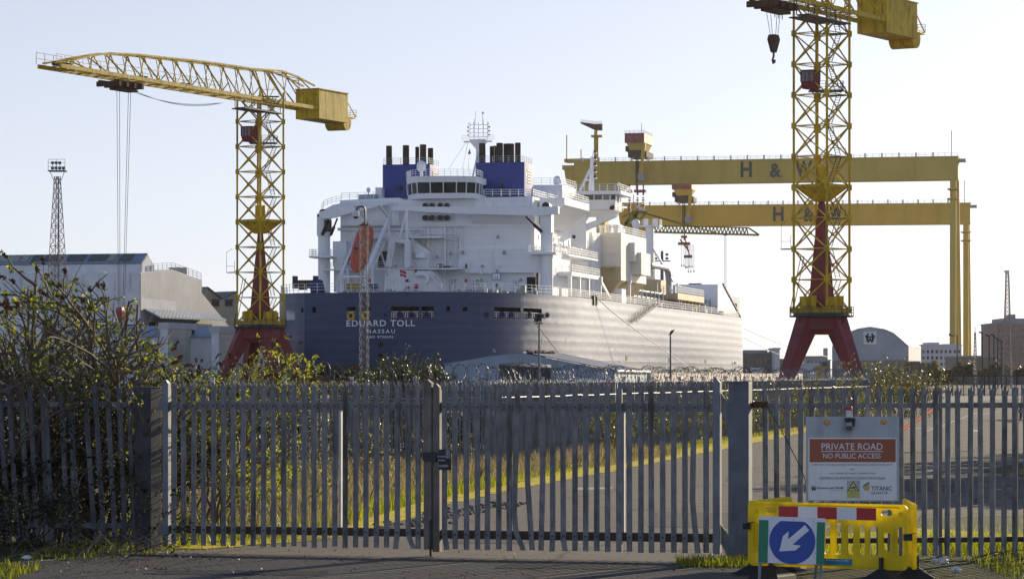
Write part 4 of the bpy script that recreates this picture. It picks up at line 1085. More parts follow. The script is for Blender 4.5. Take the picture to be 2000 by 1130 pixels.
m = MB(); a0 = on_b(1366, 573, 18); m.extr([(14, a0.y - 6, DECK - .1), (14, a0.y + 27, DECK - .1), (14, a0.y + 1, DECK + 7), (14, a0.y - 6, DECK + 7)], (9.2, 0, 0)); m.build("cargo_trunk_slope", M['ship_white'], ship)
m = MB(); m.bar((23.25, a0.y + 1, DECK + 7.3), (23.25, a0.y + 27, DECK + .3), .35); m.build("sloping_ladder", M['dark_steel'], ship)
m = MB(); m.extr([(6, 110, DECK - .1), (20.4, 110, DECK - .1), (17.5, 110, DECK + 3.6), (6, 110, DECK + 4.2)], (0, 90, 0)); m.build("cargo_trunk", M['ship_cream'], ship)
m = MB(); p = on_b(1357, 566, 16); m.box(14.6, 17.4, p.y, p.y + 2.5, DECK + 3, on_b(1357, 553, 16).z); m.build("control_box", M['cover_blue'], ship)
m = MB(); p = on_b(1379, 566, 15); m.lathe([(1.7, DECK + 2.2), (1.9, DECK + 4), (1.9, DECK + 6), (1.5, DECK + 7.1), (.8, DECK + 7.6), (.02, DECK + 7.8)], (15, p.y, 0), 14); m.build("tank_dome", M['grey_paint'], ship, smooth=True)
# forecastle shelter right at the far end
fs0, fs1 = on_b(1393, 600, 22).y, 236
m = MB(); zf = DECK + 3.7; m.box(8, 22.6, fs0, fs0 + .5, zf - 1.2, zf); m.box(8, 22.6, fs0, fs1, zf - .3, zf); m.box(8, 9, fs0, fs1, DECK, zf - .3); m.box(21.8, 22.6, fs1 - 4, fs1, DECK, zf - .3)
for k in range(5): s = fs0 + 3 + k * (fs1 - fs0 - 6) / 4; m.box(21.9, 22.5, s - .4, s + .4, DECK, zf - .3)
fo_ = m.build("forecastle_shelter", M['grey_paint'], ship)
railing([(10, fs0, zf), (22.5, fs0, zf), (22.5, fs1, zf)], 1.3, gap=1.8, parent=fo_, r=.06)
# davits, white boxes and the accommodation ladder
for px, yt in ((1172, 541), (1229, 538)):
    p = on_b(px, 590, 24.0); m = MB(); z = on_b(px, yt, 24).z; m.bar((24, p.y, DECK), (24, p.y, z), .5); m.box(23.6, 24.4, p.y - .4, p.y + .4, z - 1.4, z + .1); m.bar((24, p.y, z - .6), (24, p.y + 9, DECK + .6), .45, .6) if px < 1200 else None
    m.build("davit", M['ship_white'], ship)
m = MB(); p = on_b(1212, 588, 24.2); m.box(23.6, 24.8, p.y - 2, p.y + 2, DECK - .6, DECK + 2.6); m.build("davit_post", M['ship_white'], ship)
stair(on_b(1238, 628, 25.7), on_b(1285, 592, 25.7), 1.0, "gangway", M['dark_steel'], ship, 24)
for px in (1159, 1164):
    p = on_b(px, 576, 25.0); m = MB(); m.cbox((25.0, p.y, DECK - .2), .5, 1.0, 1.7); m.build("fairlead", M['black'], ship)

# ---- small fittings on the after wall and the starboard side
random.seed(17)
def vladder(x, y0, y1, s):
    p, q = on_s(x, y1, s), on_s(x, y0, s); m = MB()
    for dx in (-.25, .25): m.bar(p + Vector((dx, 0, 0)), q + Vector((dx, 0, 0)), .07)
    n = int((q.z - p.z) / .45)
    for k in range(n): c_ = p.lerp(q, k / n); m.bar(c_ - Vector((.25, 0, 0)), c_ + Vector((.25, 0, 0)), .05)
    return m.build("wall_ladder", M['ship_white'], house, fix=False)
for x, y0, y1, s in ((962.5, 488, 532, S1 - 1.5), (905, 441, 487, S1 - .3), (1036, 441, 486, S1 - .3), (700, 463, 524, S1 - 2.2), (915, 533, 568, S1 - .3)): vladder(x, y0, y1, s)
def wdoor(x, y, s, w=.85, h=1.9):
    p = on_s(x, y, s); m = MB(); m.box(p.x - w / 2, p.x + w / 2, p.y - .06, p.y, p.z - h / 2, p.z + h / 2)
    d_ = m.build("door", M['ship_white'], house); f_ = MB()
    for a, b_, c_, e_ in ((-w / 2 - .08, w / 2 + .08, h / 2 + .005, h / 2 + .09), (-w / 2 - .08, -w / 2 - .005, -h / 2, h / 2), (w / 2 + .005, w / 2 + .08, -h / 2, h / 2)): f_.box(p.x + a, p.x + b_, p.y - .1, p.y, p.z + c_, p.z + e_)
    f_.box(p.x - .18, p.x + .18, p.y - .075, p.y - .062, p.z + .3, p.z + .75); f_.build("door_frame", M['grey_paint'], d_)
for x, y in ((884, 558), (890, 475), (1008, 560), (930, 560), (668, 558), (706, 558)): wdoor(x, y, S1 - .02 if x > 800 else S1 - 2.02)
dd_ = MB(); p = on_s(1037.5, 551, S1 - .02); dd_.box(p.x - .75, p.x + .75, p.y - .1, p.y + .02, p.z - 2.2, p.z + .9); dd_.build("doorway", M['dark_interior'], house)
for k in range(26):      # hose boxes, lifebuoys, junction boxes along the weather deck
    x = random.uniform(690, 1035); y = random.choice((562, 558, 548, 530, 520)); s = S1 - (5.2 if 752 < x < 862 else 1.45 if x > 897 else 2.1); p = on_s(x, y, s); w = random.uniform(.2, .55); h = random.uniform(.25, .8)
    m = MB(); m.box(p.x - w / 2, p.x + w / 2, p.y - .28, p.y, p.z - h / 2, p.z + h / 2); m.box(p.x - w / 2 - .04, p.x + w / 2 + .04, p.y - .32, p.y, p.z + h / 2 + .002, p.z + h / 2 + .05)
    m.build("wall_box", M[random.choice(('ship_white', 'ship_white', 'grey_paint', 'signal_red', 'dark_steel', 'ship_cream'))], house)
m_ = None
for row, (yy, sA, sB, n) in enumerate(((430, 34, 58, 7), (462, 33, 58, 7), (415, 36, 56, 5))):   # side windows
    zz_ = on_s(1046, yy, 31).z
    for k in range(n):
        s = sA + (sB - sA) * k / (n - 1); m = MB(); m.box(19.40, 19.46, s - .35, s + .35, zz_ - .5, zz_ + .5); w_ = on_s(1044, 500, S1).x; m.v = [(v_[0] - 19.4 + w_, v_[1], v_[2]) for v_ in m.v]; m.build("side_window", M['ship_glass'], house)
for k in range(8):       # cable trays and conduits
    y = 444 + k * 15 + random.uniform(-3, 3); x0 = random.uniform(880, 960); m = MB(); p, q = on_s(x0, y, S1 - (.12 if y < 486 or y > 533 else 1.42)), on_s(x0 + random.uniform(30, 80), y, S1 - (.12 if y < 486 or y > 533 else 1.42)); m.bar(p, q, .06, .1); m.build("conduit", M['ship_white'], house)
# pipe rack and light posts along the cargo deck
m = MB(); z0 = DECK - .1
for k in range(26):
    s = 92 + k * 4.6
    for b0 in (18.2, 21.8): m.bar((b0, s, z0), (b0, s, z0 + 3.2 + (k % 3) * .3), .22)
    m.bar((18.2, s, z0 + 3.1), (21.8, s, z0 + 3.1), .2); m.bar((18.2, s, z0 + 2.0), (21.8, s, z0 + 2.0), .16)
for b0, h in ((18.6, 3.35), (19.3, 3.4), (20.1, 3.35), (20.9, 3.4), (19, 2.2), (20.4, 2.25)): m.tube((b0, 92, z0 + h), (b0, 210, z0 + h), .22, n=6)
m.build("pipe_rack", M['grey_paint'], ship, fix=False)
for k in range(9):
    s = 112 + k * 11.5; h = random.uniform(4.5, 8); b0 = random.uniform(12, 19); m = MB(); m.tube((b0, s, z0), (b0, s, z0 + h), .16, n=6); m.box(b0 - .7, b0 + .7, s - .5, s + .5, z0 + h, z0 + h + .12); m.box(b0 - .3, b0 + .3, s - .3, s + .3, z0 + h + .13, z0 + h + .6); m.build("deck_light_post", M['ship_white'], ship)
for k in range(6):
    s = 118 + k * 15; m = MB(); m.lathe([(1.5, z0), (1.5, z0 + 3.6), (1.2, z0 + 4.6), (.3, z0 + 5.1)], (14.5, s, 0), 12); m.tube((14.5, s, z0 + 5), (14.5, s, z0 + 6.8), .3, n=6); m.build("tank_dome", M['grey_paint'] if k % 2 else M['ship_tan'], ship, smooth=True)
# ================================================================ HAMMERHEAD TOWER CRANES
def tower_crane(X, Y, bays, label, trolley_t, hook_z, ropes, jdir, yaw, pyaw, hook_mat, tint):
    root = thing("hammerhead_crane", label, "crane", (X, Y, 0), 0, "yellow hammerhead cranes on red portals")
    YM = M[tint]
    Z0 = 10.7; bh = 3.84; zt = Z0 + bays * bh; hd = 3.52
    cor = [Vector((hd * math.cos(yaw + k * math.pi / 2), hd * math.sin(yaw + k * math.pi / 2), 0)) for k in range(4)]
    def at(k, z): return cor[k % 4] + Vector((0, 0, z))
    # red portal: four splayed box legs under a ring
    c4 = [Vector((math.cos(pyaw + R(45) + k * math.pi / 2), math.sin(pyaw + R(45) + k * math.pi / 2), 0)) for k in range(4)]
    for k in range(4):
        m = MB(); d = c4[k]; t = Vector((-d.y, d.x, 0))
        lo = [d * (a * 1.0) + t * b for a, b in ((6.8, -.6), (7.9, -.6), (7.9, .6), (6.8, .6))]
        hi = [d * a + t * b + Vector((0, 0, 9.85)) for a, b in ((1.3, -.95), (3.5, -.95), (3.5, .95), (1.3, .95))]
        mid = [d * a + t * b + Vector((0, 0, 7.6)) for a, b in ((2.1, -.9), (4.45, -.9), (4.45, .9), (2.1, .9))]
        m.loft([lo, mid, hi]); leg = m.build("portal_leg", M['crane_red'], root)
        b = MB(); b.cbox((d.x * 7.35, d.y * 7.35, -.35), 3.4, 1.0, .9, pyaw + R(45)); b.build("bogie", M['dark_steel'], leg)
    m = MB(); sq = [c * 4.1 for c in c4]
    m.loft([[p * .78 + Vector((0, 0, 7.7)) for p in sq], [p * .93 + Vector((0, 0, 8.3)) for p in sq], [p * .95 + Vector((0, 0, 9.8)) for p in sq]]); m.build("portal_ring", M['crane_red'], root)
    m = MB(); m.lathe([(4.0, 9.87), (4.05, 10.05), (3.5, 10.1), (3.5, 10.35)], (0, 0, 0), 28)
    for k in range(4): d = c4[k]; m.bar(d * 3.6 + Vector((0, 0, 8.2)), d * 4.0 + Vector((0, 0, 9.9)), .15)
    dk = m.build("slew_deck", M['dark_steel'], root)
    railing([(4.0 * math.cos(a), 4.0 * math.sin(a), 10.05) for a in [k * .262 for k in range(25)]], 1.1, parent=dk, mat=M['dark_steel'], gap=1.0, r=.03)
    m = MB(); m.loft([[p * 1.0 + Vector((0, 0, 10.36)) for p in cor], [p * 1.0 + Vector((0, 0, 11.0)) for p in cor]])
    random.seed(4)
    for k in range(4):
        a = yaw + k * 1.5708 + .5; m.cbox((2.3 * math.cos(a), 2.3 * math.sin(a), 11.7), 1.2, .9, 1.3, a); m.tube((2.6 * math.cos(a + .5), 2.6 * math.sin(a + .5), 11.0), (2.6 * math.cos(a + .5), 2.6 * math.sin(a + .5), 12.5), .35, n=8)
    m.build("slew_gear", YM, root)
    # tapered red column and the inverted pyramid girder on its head
    zc, zg = 24.3, 26.4
    m = MB(); m.loft([[p * .48 + Vector((0, 0, 10.5)) for p in cor], [p * .38 + Vector((0, 0, 15)) for p in cor], [p * .11 + Vector((0, 0, zc + .3)) for p in cor]]); col = m.build("column", M['crane_red'], root)
    m = MB(); m.loft([[p * .28 + Vector((0, 0, zc)) for p in cor], [p * .985 + Vector((0, 0, zg - .25)) for p in cor], [p * .985 + Vector((0, 0, zg)) for p in cor]]); m.build("bearing_girder", YM, root)
    m = MB(); m.box(-.75, .75, -.5, .5, zg + .02, zg + 2.2); m.bar((-.45, 1.0, zg), (-.45, 1.0, zt), .3)
    for k in range(5, bays): m.box(-.85, -.05, .6, 1.3, Z0 + bh * k - .8, Z0 + bh * k + .3)
    m.build("hoist_shaft", YM, root)
    # lattice tower
    m = MB()
    for k in range(4): m.bar(at(k, 10.4), at(k, zt + .6), .28)
    for i in range(bays):
        z0, z1 = Z0 + i * bh, Z0 + (i + 1) * bh
        for k in range(4):
            a0, b0, a1, b1 = at(k, z0), at(k + 1, z0), at(k, z1), at(k + 1, z1)
            m.bar(a0, b1, .155); m.bar(b0, a1, .135)
            if i: m.bar(a0, b0, .11)
            c = (a0 + b1) / 2; m.cbox(c, .45, .1, .45, yaw + R(135) + k * R(90))
        if i:
            m.bar(at(0, z0), at(2, z0), .08); m.bar(at(1, z0), at(3, z0), .08)
        for k in range(4): m.cbox(at(k, z0), .55, .55, .7, yaw)
    m.build("lattice_tower", YM, root, fix=False)
    # zigzag ladders
    m = MB(); x = .9
    for i in range(bays):
        z0, z1 = Z0 + i * bh + .2, Z0 + (i + 1) * bh
        p, q = Vector((x + (i % 2) * 1.1, -.6, z0)), Vector((x + .2 + ((i + 1) % 2) * 1.1, .3, z1))
        for o in (-.28, .28): m.bar(p + Vector((o, 0, 0)), q + Vector((o, 0, 0)), .07)
        for r_ in range(1, 12): c = p.lerp(q, r_ / 12); m.bar(c - Vector((.28, 0, 0)), c + Vector((.28, 0, 0)), .05)
        if i % 2 == 0 and i: m.box(x - .6, x + 2.0, -.8, .8, z1 - .08, z1); m.bar((x + 2, -.8, z1 + 1), (x - .6, -.8, z1 + 1), .05); m.bar((x + 2, -.8, z1), (x + 2, -.8, z1 + 1), .05)
    lp = at(2, 0)
    m.bar((lp.x - .5, lp.y, 10.5), (lp.x + .9, lp.y, 17.5), .1); m.bar((lp.x - .1, lp.y, 10.5), (lp.x + 1.3, lp.y, 17.5), .1)
    wx = at(2, 0).x - .9
    m.bar((wx + .9, 0, 18.4), (wx - .4, 0, 18.4), .1); m.box(wx - .7, wx + .5, -.6, .6, 18.3, 18.4)
    for o in (-.7, .5): m.bar((wx + o, -.6, 18.4), (wx + o, -.6, 20.1), .06)
    m.bar((wx - .7, -.6, 19.3), (wx + .5, -.6, 19.3), .05); m.bar((wx - .7, -.6, 20.1), (wx - .7, -.6, 21.4), .05); m.bar((wx - .7, -.6, 21.4), (wx + .2, -.6, 22), .06)
    m.build("ladder", M['dark_steel'], root, fix=False)
    # jib
    J = Vector((jdir[0], jdir[1], 0)).normalized(); Bd = Vector((-J.y, J.x, 0))
    zl = zt + (44.4 - 45.26) if bays == 9 else zt - .9
    dz = zl - 44.4
    def jp(t, b, z): return J * t + Bd * b + Vector((0, 0, z + dz))
    TOP = [(58.0, 45.0), (55.5, 45.4), (51, 46.4), (44.4, 47.6), (37, 48.1), (29, 48.4), (22, 48.7), (15, 48.9), (9.5, 49.0), (4.6, 49.05), (-.2, 49.3), (-5, 49.55), (-10, 49.1), (-15.5, 48.2)]
    def ztop(t):
        for (t0, z0), (t1, z1) in zip(TOP, TOP[1:]):
            if t1 <= t <= t0: return z0 + (z1 - z0) * (t0 - t) / (t0 - t1)
        return TOP[-1][1]
    m = MB(); hw = 1.75
    for sgn in (-1, 1):
        m.bar(jp(58.0, sgn * hw, 44.6), jp(-16, sgn * hw, 44.6), .32, .55)
        for (t0, z0), (t1, z1) in zip(TOP, TOP[1:]): m.bar(jp(t0, sgn * 1.0, z0), jp(t1, sgn * 1.0, z1), .25)
        ts = [54.6 - 4.5 * k for k in range(13)] + [-4.9]
        for i, t in enumerate(ts):
            m.bar(jp(t, sgn * hw, 44.6), jp(t, sgn * 1.0, ztop(t)), .11 if i % 2 else .15)
            if i + 1 < len(ts):
                t2 = ts[i + 1]
                m.bar(jp(t, sgn * 1.0, ztop(t)), jp(t2, sgn * hw, 44.6), .135 if i % 2 else .16)
                if i > 5 and i % 2 == 0: m.bar(jp((t + t2) / 2, sgn * (hw + 1) / 2, (44.6 + ztop(t)) / 2), jp(t, sgn * hw, 44.6), .12)
        for t in (-4.9,): m.bar(jp(t, sgn * hw, 44.6), jp(-.2, sgn * 1.0, 49.3), .2); m.bar(jp(t, sgn * 1.0, ztop(t)), jp(-15, sgn * hw, 44.8), .16)
        m.bar(jp(-10, sgn * 1.0, 49.1), jp(-10, sgn * hw, 44.8), .12); m.bar(jp(-10, sgn * 1, 49.1), jp(-15, sgn * hw, 46.5), .14)
    for k in range(17):
        t = 57 - 4.6 * k
        if t > -15: m.bar(jp(t, -hw, 44.6), jp(t, hw, 44.6), .14); m.bar(jp(t, -1, ztop(t)), jp(t, 1, ztop(t)), .12)
        if t - 4.6 > -15: m.bar(jp(t, -hw, 44.6), jp(t - 4.6, hw, 44.6), .1); m.bar(jp(t, -1, ztop(t)), jp(t - 4.6, 1, ztop(t - 4.6)), .09)
    m.build("jib", YM, root, fix=False)
    rl = railing([jp(58.3, 1.3, 44.9), jp(14, 1.3, 44.9)], 1.3, parent=root, mat=YM, gap=2.2, rails=2, r=.03)
    railing([jp(58.3, -1.9, 44.9), jp(52, -1.9, 44.9)], 1.6, parent=root, mat=M['dark_steel'], gap=1.6, rails=2, r=.035)
    m = MB()
    for t, h in ((56, .5), (53.6, .6), (34, .5), (22.5, .5)): m.bar(jp(t - .8, 0, 45.1), jp(t + .8, 0, 45.1), .8, h)
    m.build("jib_machinery", M['dark_steel'], root)
    # machinery house, counterweight drum and tail platform
    m = MB(); m.loft([[jp(t, b, z) for t, b in ((-15, -2.1), (-15, 2.1), (-24.6, 2.1), (-24.6, -2.1))] for z in (43.0, 44.2, 47.6)]); hs = m.build("machinery_house", YM, root)
    m = MB(); m.loft([[jp(t, b, z) for t, b in ((-14.8, -2.2), (-14.8, 2.2), (-24.8, 2.2), (-24.8, -2.2))] for z in (47.602, 47.75)]); m.build("house_roof", YM, hs)
    for t in (-18.7, -21.2):
        m = MB(); m.extr([jp(t, -2.13, 45.9), jp(t - .95, -2.13, 45.9), jp(t - .95, -2.13, 46.9), jp(t, -2.13, 46.9)], Bd * .06); m.build("window", M['grey_paint'], hs)
    for sgn in (1,):
        m = MB(); m.extr([jp(-21, -2.12, 43.3), jp(-22.6, -2.12, 43.3), jp(-22.6, -2.12, 43.75), jp(-21, -2.12, 43.75)], Bd * .05); m.build("vent_grille", M['dark_steel'], hs)
    m = MB(); m.tube(jp(-25.2, -1.7, 43.2), jp(-25.2, 1.7, 43.2), 1.35, n=20); m.build("counterweight", YM, hs, smooth=True)
    m = MB(); m.loft([[jp(t, b, z) for t, b in ((-24.62, -1.9), (-24.62, 1.9), (-29, 1.3), (-29, -1.3))] for z in (44.0, 44.3)]); m.bar(jp(-24.7, -1.6, 46.9), jp(-28.6, -1.4, 44.3), .14); m.bar(jp(-24.7, 1.6, 46.9), jp(-28.6, 1.4, 44.3), .14); m.build("tail_platform", YM, hs)
    railing([jp(-25, -1.9, 44.3), jp(-29, -1.3, 44.3), jp(-29, 1.3, 44.3)], 1.1, parent=hs, mat=M['dark_steel'], gap=1.0, r=.03)
    m = MB(); m.loft([[jp(t, b, z) for t, b in ((11, 1.9), (11, 3.6), (-1, 3.6), (-1, 1.9))] for z in (42.5, 42.65)])
    m.loft([[jp(t, b, z) for t, b in ((6, -1.6), (6, 1.85), (-2, 1.85), (-2, -1.6))] for z in (42.9, 43.05)])
    for t in (11, 6, 0): m.bar(jp(t, 3.5, 42.6), jp(t, 3.5, 43.9), .1); m.bar(jp(t, 1.9, 42.6), jp(t, 1.9, 44.4), .12)
    m.bar(jp(11, 3.55, 43.7), jp(0, 3.55, 43.7), .06); m.bar(jp(11, 3.55, 43.1), jp(0, 3.55, 43.1), .05)
    m.build("service_platform", M['dark_steel'], root)
    # cab
    cx_ = at(3 if math.cos(yaw + 3 * math.pi / 2) < .5 else 0, 0)
    m = MB(); cz = 38.2; pts = [(-2.8, -1.9), (-1.3, -2.6), (-.35, -1.7), (-1.8, -.6)]
    m.loft([[Vector((a * .93 + .02, b * .93, cz)) for a, b in pts], [Vector((a, b, cz + .9)) for a, b in pts]]); cab = m.build("driver_cab", M['crane_red'], root)
    m = MB(); m.loft([[Vector((a * 1.03, b * 1.03, cz + 2.15)) for a, b in pts], [Vector((a * 1.0, b * 1.0, cz + 2.35)) for a, b in pts]]); m.build("roof", M['dark_steel'], cab)
    for i in range(4):
        a, b = Vector((*pts[i], 0)), Vector((*pts[(i + 1) % 4], 0))
        if i in (1, 2):
            m = MB(); m.extr([a + Vector((0, 0, cz + .9)), b + Vector((0, 0, cz + .9)), b + Vector((0, 0, cz + 2.15)), a + Vector((0, 0, cz + 2.15))], ((a + b) / -2).normalized() * .08); m.build("side_panel", M['crane_red'], cab)
        else:
            m = MB(); e = ((a + b) / -2).normalized() * .05
            m.extr([a + e + Vector((0, 0, cz + .9)), b + e + Vector((0, 0, cz + .9)), b + e + Vector((0, 0, cz + 2.15)), a + e + Vector((0, 0, cz + 2.15))], e); w = m.build("window", M['ship_glass'], cab)
            m = MB()
            for f in (0, .33, .66, 1): m.bar(a.lerp(b, f) + Vector((0, 0, cz + .9)), a.lerp(b, f) + Vector((0, 0, cz + 2.15)), .09)
            for z in (1.32, 1.74): m.bar(a + Vector((0, 0, cz + z)), b + Vector((0, 0, cz + z)), .07)
            m.build("window_frame", M['gantry_red'], w)
    m = MB(); m.box(-1.6, 2.6, -1.6, .8, cz - .2, cz - .05); m.build("cab_platform", M['dark_steel'], root)
    railing([(-.6, -1.6, cz), (2.6, -1.6, cz), (2.6, .8, cz)], 1.0, parent=root, mat=M['dark_steel'], gap=.9, r=.03)
    # trolley, ropes, hook
    m = MB(); T = trolley_t
    for b in (-1.3, 1.3): m.bar(jp(T + 3.4, b, 43.75), jp(T - 3.6, b, 43.75), .35, .6)
    for t in (3, 1, -1, -3): m.bar(jp(T + t, -1.9, 43.5), jp(T + t, 1.9, 43.5), .5, .7)
    m.bar(jp(T + 1.6, 0, 42.95), jp(T - 3.4, 0, 42.95), 1.6, .35)
    m.build("trolley", M['rust'], root)
    m = MB(); hc = jp(T - .3, 0, 0); hc.z = hook_z
    for (a, b), (a2, b2) in ropes: m.tube(jp(T + a, b, 43), Vector((hc.x, hc.y, hook_z + 1.1)) + J * a2 + Bd * b2, .035, n=4)
    m.build("hoist_rope", M['rope'], root, fix=False)
    m = MB()
    for k in range(3):
        pts = []
        for i in range(15): f = i / 14; t = T - 2 - (T - 14) * f; pts.append(jp(t, -.6 + k * .5, 43.3 - (1.9 + k * .35) * 4 * f * (1 - f) * .5))
        m.path(pts, .03, 4)
    m.build("slack_cable", M['rope'], root, fix=False)
    m = MB(); A, B_, = J * .55, Bd * .55
    def hl(s, z): return [hc + J * (a * s) + Bd * (b * s) + Vector((0, 0, z)) for a, b in ((-.6, -.45), (.6, -.45), (.6, .45), (-.6, .45))]
    m.loft([hl(.55, -.9), hl(1.15, .6), hl(1.15, .8), hl(.9, 1.25)])
    hb = m.build("hook_block", M[hook_mat], root)
    m = MB(); m.path([hc + Vector((0, 0, -.9)), hc + Vector((0, 0, -1.4)), hc + J * .3 + Vector((0, 0, -1.8)), hc + J * .1 + Vector((0, 0, -2.2)), hc - J * .25 + Vector((0, 0, -2.05)), hc - J * .3 + Vector((0, 0, -1.75))], .14, 6); m.build("hook", M['dark_steel'], hb, smooth=True)
    # whips round the deck
    return root
JD = (-.42, -.907)
tower_crane(-38.5, 470, 9, "yellow hammerhead crane to the left of the ship's stern, its whole jib in view", 40, 11.0,
            [((.4, -.3), (.3, -.3)), ((-.3, -.3), (-.1, -.3)), ((-.6, 1.0), (.1, .3)), ((-1.2, 1.0), (-.3, .3))], JD, R(4), R(-20), 'gantry_red', 'crane_yellow')
tower_crane(38.7, 384, 10, "yellow crane on red legs before the gantry letters, jib cut off by the top edge", 13.7, 42.6,
            [((.5, -.6), (.25, -.3)), ((.2, -.2), (.1, -.1)), ((-.3, .5), (-.15, .2)), ((-.6, .8), (-.3, .4))], (-.52, -.854), R(5), R(-6), 'rust', 'crane_yellow')

# ================================================================ GOLIATH-TYPE GANTRY CRANES
def gantry(label, xl, dl, xr, dr, ytl, ytr, hpx, mat, trolley_px, txt, leg_px, with_post):
    A = Vector(((xl - CX) / FPX * dl, dl, 0)); B = Vector(((xr - CX) / FPX * dr, dr, 0))
    L = (B - A).length; u = (B - A).normalized(); n = Vector((-u.y, u.x, 0))       # n points away from the camera
    root = thing("gantry_crane", label, "gantry crane", A, math.atan2(u.y, u.x), "yellow gantry cranes with black lettering")
    zt = CAM_Z + ((HY - ytl) / FPX * dl + (HY - ytr) / FPX * dr) / 2; zb = zt - hpx / FPX * (dl + dr) / 2
    def lx(px):
        w = (px - CX) / FPX; t = (w * A.y - A.x) / (u.x - w * u.y); return t
    D = 9.0
    m = MB(); m.loft([[(0, -.0, zb + 1.2), (L, 0, zb + 1.2), (L, D, zb + 1.2), (0, D, zb + 1.2)], [(0, 0, zt - .6), (L, 0, zt - .6), (L, D, zt - .6), (0, D, zt - .6)]])
    g = m.build("girder", M[mat], root)
    m = MB(); m.box(-.3, L + .3, -.35, D + .3, zt - .597, zt); m.box(-.1, L + .1, -.2, D + .2, zb, zb + 1.197); m.build("girder_flange", M[mat], g)
    m = MB()
    for k in range(1, 9): m.box(L * k / 9 - .1, L * k / 9 + .1, -.12, -.003, zb + 1.2, zt - .6)
    m.build("girder_rib", M[mat], g)
    railing([(0, -.2, zt), (L, -.2, zt)], 1.5, parent=g, gap=3.0, rails=2, r=.08, mat=M['plastic_white'])
    m = MB()
    for k in range(22): m.box(4 + L * k / 23, 4.8 + L * k / 23, -.5, .2, zt + .01, zt + 1.9)
    m.build("walkway_lamp", M['plastic_white'], g)
    # slim A-frame leg to the right, wide leg to the left
    x0, x1 = lx(leg_px[0]), lx(leg_px[1]); w = (x1 - x0)
    for k, yy in enumerate((1.0, D + 2)):
        m = MB(); yb = yy + (-3 if k == 0 else 3)
        m.tube((x0 + w / 2 + (0 if k == 0 else 1.6), yb, 4), (x0 + w / 2 + (0 if k == 0 else .6), yy, zb), w * .5, n=12); lg_ = m.build("leg", M[mat], root, smooth=True)
        m = MB(); q = (x0 + w / 2, yb, 0); m.box(q[0] - w * .8, q[0] + w * .8, yb - 3.5, yb + 3.5, 0, 3.98); m.build("bogie", M['gantry_red'], lg_)
        if k == 0:
            m = MB()
            for z in (zb - 4.5, zb - 9): m = MB(); m.lathe([(w * .5, z - .6), (w * .95, z), (w * .95, z + .5), (w * .5, z + .5)], (x0 + w / 2, yy, 0), 14); m.build("leg_collar", M[mat], lg_)
    lw = 26 if with_post else 15
    m = MB(); m.loft([[(2, 2, 4), (9, 2, 4), (9, D + 14, 4), (2, D + 14, 4)], [(0, 0.5, zb - 9), (lw * .6, .5, zb - 9), (lw * .6, D, zb - 9), (0, D, zb - 9)], [(0.2, .3, zb - .003), (lw, .3, zb - .003), (lw, D, zb - .003), (0.2, D, zb - .003)]])
    m.build("leg", M[mat], root)
    m = MB(); m.cbox((5.5, D / 2 + 4, 2), 8, D + 16, 3.9); m.build("bogie", M['gantry_red'], root)
    m = MB(); m.box(-6, -.32, 1, D - 1, zt - 3.5, zt - 1.5); m.loft([[(-4, 1, zt - 10), (-.3, 1, zt - 12), (-.3, D, zt - 12), (-4, D, zt - 10)], [(-5, 1, zt - 3.6), (-.31, 1, zt - 3.6), (-.31, D, zt - 3.6), (-5, D, zt - 3.6)]]); m.box(-5, 8, 1, D, zt + .01, zt + 1.6)
    for q in (-4, 3): m.box(q, q + .5, 1, 1.5, zt, zt + 9 - q)
    m.build("end_platform", M[mat], g)
    m = MB(); q = L; m.box(q, q + 3.5, 1, D, zt - 2.5, zt - 1.2); m.tube((q - 3, 1, zt), (q - 3, 1, zt + 12), .22, n=6); m.build("end_mast", M['grey_paint'], g)
    # trolley with its raised machinery cabin
    t0 = lx(trolley_px); k = (dl + dr) / 2 / FPX
    tr = MB(); tr.box(t0 - 13 * k, t0 + 35 * k, -3, D + 3, zt + 2, zt + 6); tr.build("trolley_frame", M['gantry_red'], root) if False else None
    m = MB(); m.box(t0 + 5 * k, t0 + 42 * k, -2, D + 8, zt + 1.7, zt + 4.5); m.box(t0, t0 + 32 * k, -2, D + 2, zt + 4.52, zt + 7); tr = m.build("trolley", M['rust'], root)
    m = MB(); m.loft([[(t0 + 9 * k, -2.5, zt + 5), (t0 + 31 * k, -2.5, zt + 5), (t0 + 31 * k, D + 8, zt + 5), (t0 + 9 * k, D + 8, zt + 5)], [(t0 + 3 * k, -3.2, zt + 8.4), (t0 + 38 * k, -3.2, zt + 8.4), (t0 + 38 * k, D + 9, zt + 8.4), (t0 + 3 * k, D + 9, zt + 8.4)]]); m.build("cabin_base", M[mat], tr)
    m = MB(); m.box(t0, t0 + 39 * k, -4, D + 11, zt + 8.41, zt + 13.0); cb_ = m.build("machinery_cabin", M['gantry_red'], tr)
    for i in range(2):
        m = MB(); m.box(t0 + (7 + 16 * i) * k, t0 + (10 + 16 * i) * k, -4.08, -4.003, zt + 10, zt + 11.5); m.build("window", M['ship_glass'], cb_)
    railing([(t0, -3.8, zt + 13), (t0 + 38 * k, -3.8, zt + 13), (t0 + 38 * k, D + 10, zt + 13)], 1.3, parent=cb_, gap=2.2, rails=2, r=.07, mat=M['grey_paint'])
    m = MB(); m.tube((t0 + 31 * k, 0, zt + 13), (t0 + 31 * k, 0, zt + 18), .14, n=5); m.build("whip_antenna", M['grey_paint'], cb_)
    m = MB(); m.extr([(t0 + 33 * k, -3.3, zt + 8.3), (t0 + 41 * k, -3.3, zt + 8.3), (t0 + 36 * k, -3.3, zt - 4), (t0 + 31 * k, -3.3, zt - 4)], (0, 1.6, 0)); m.box(t0 + 28 * k, t0 + 36 * k, -3.6, -.4, zt - 6.4, zt - 4.02); m.build("drop_arm", M[mat], tr)
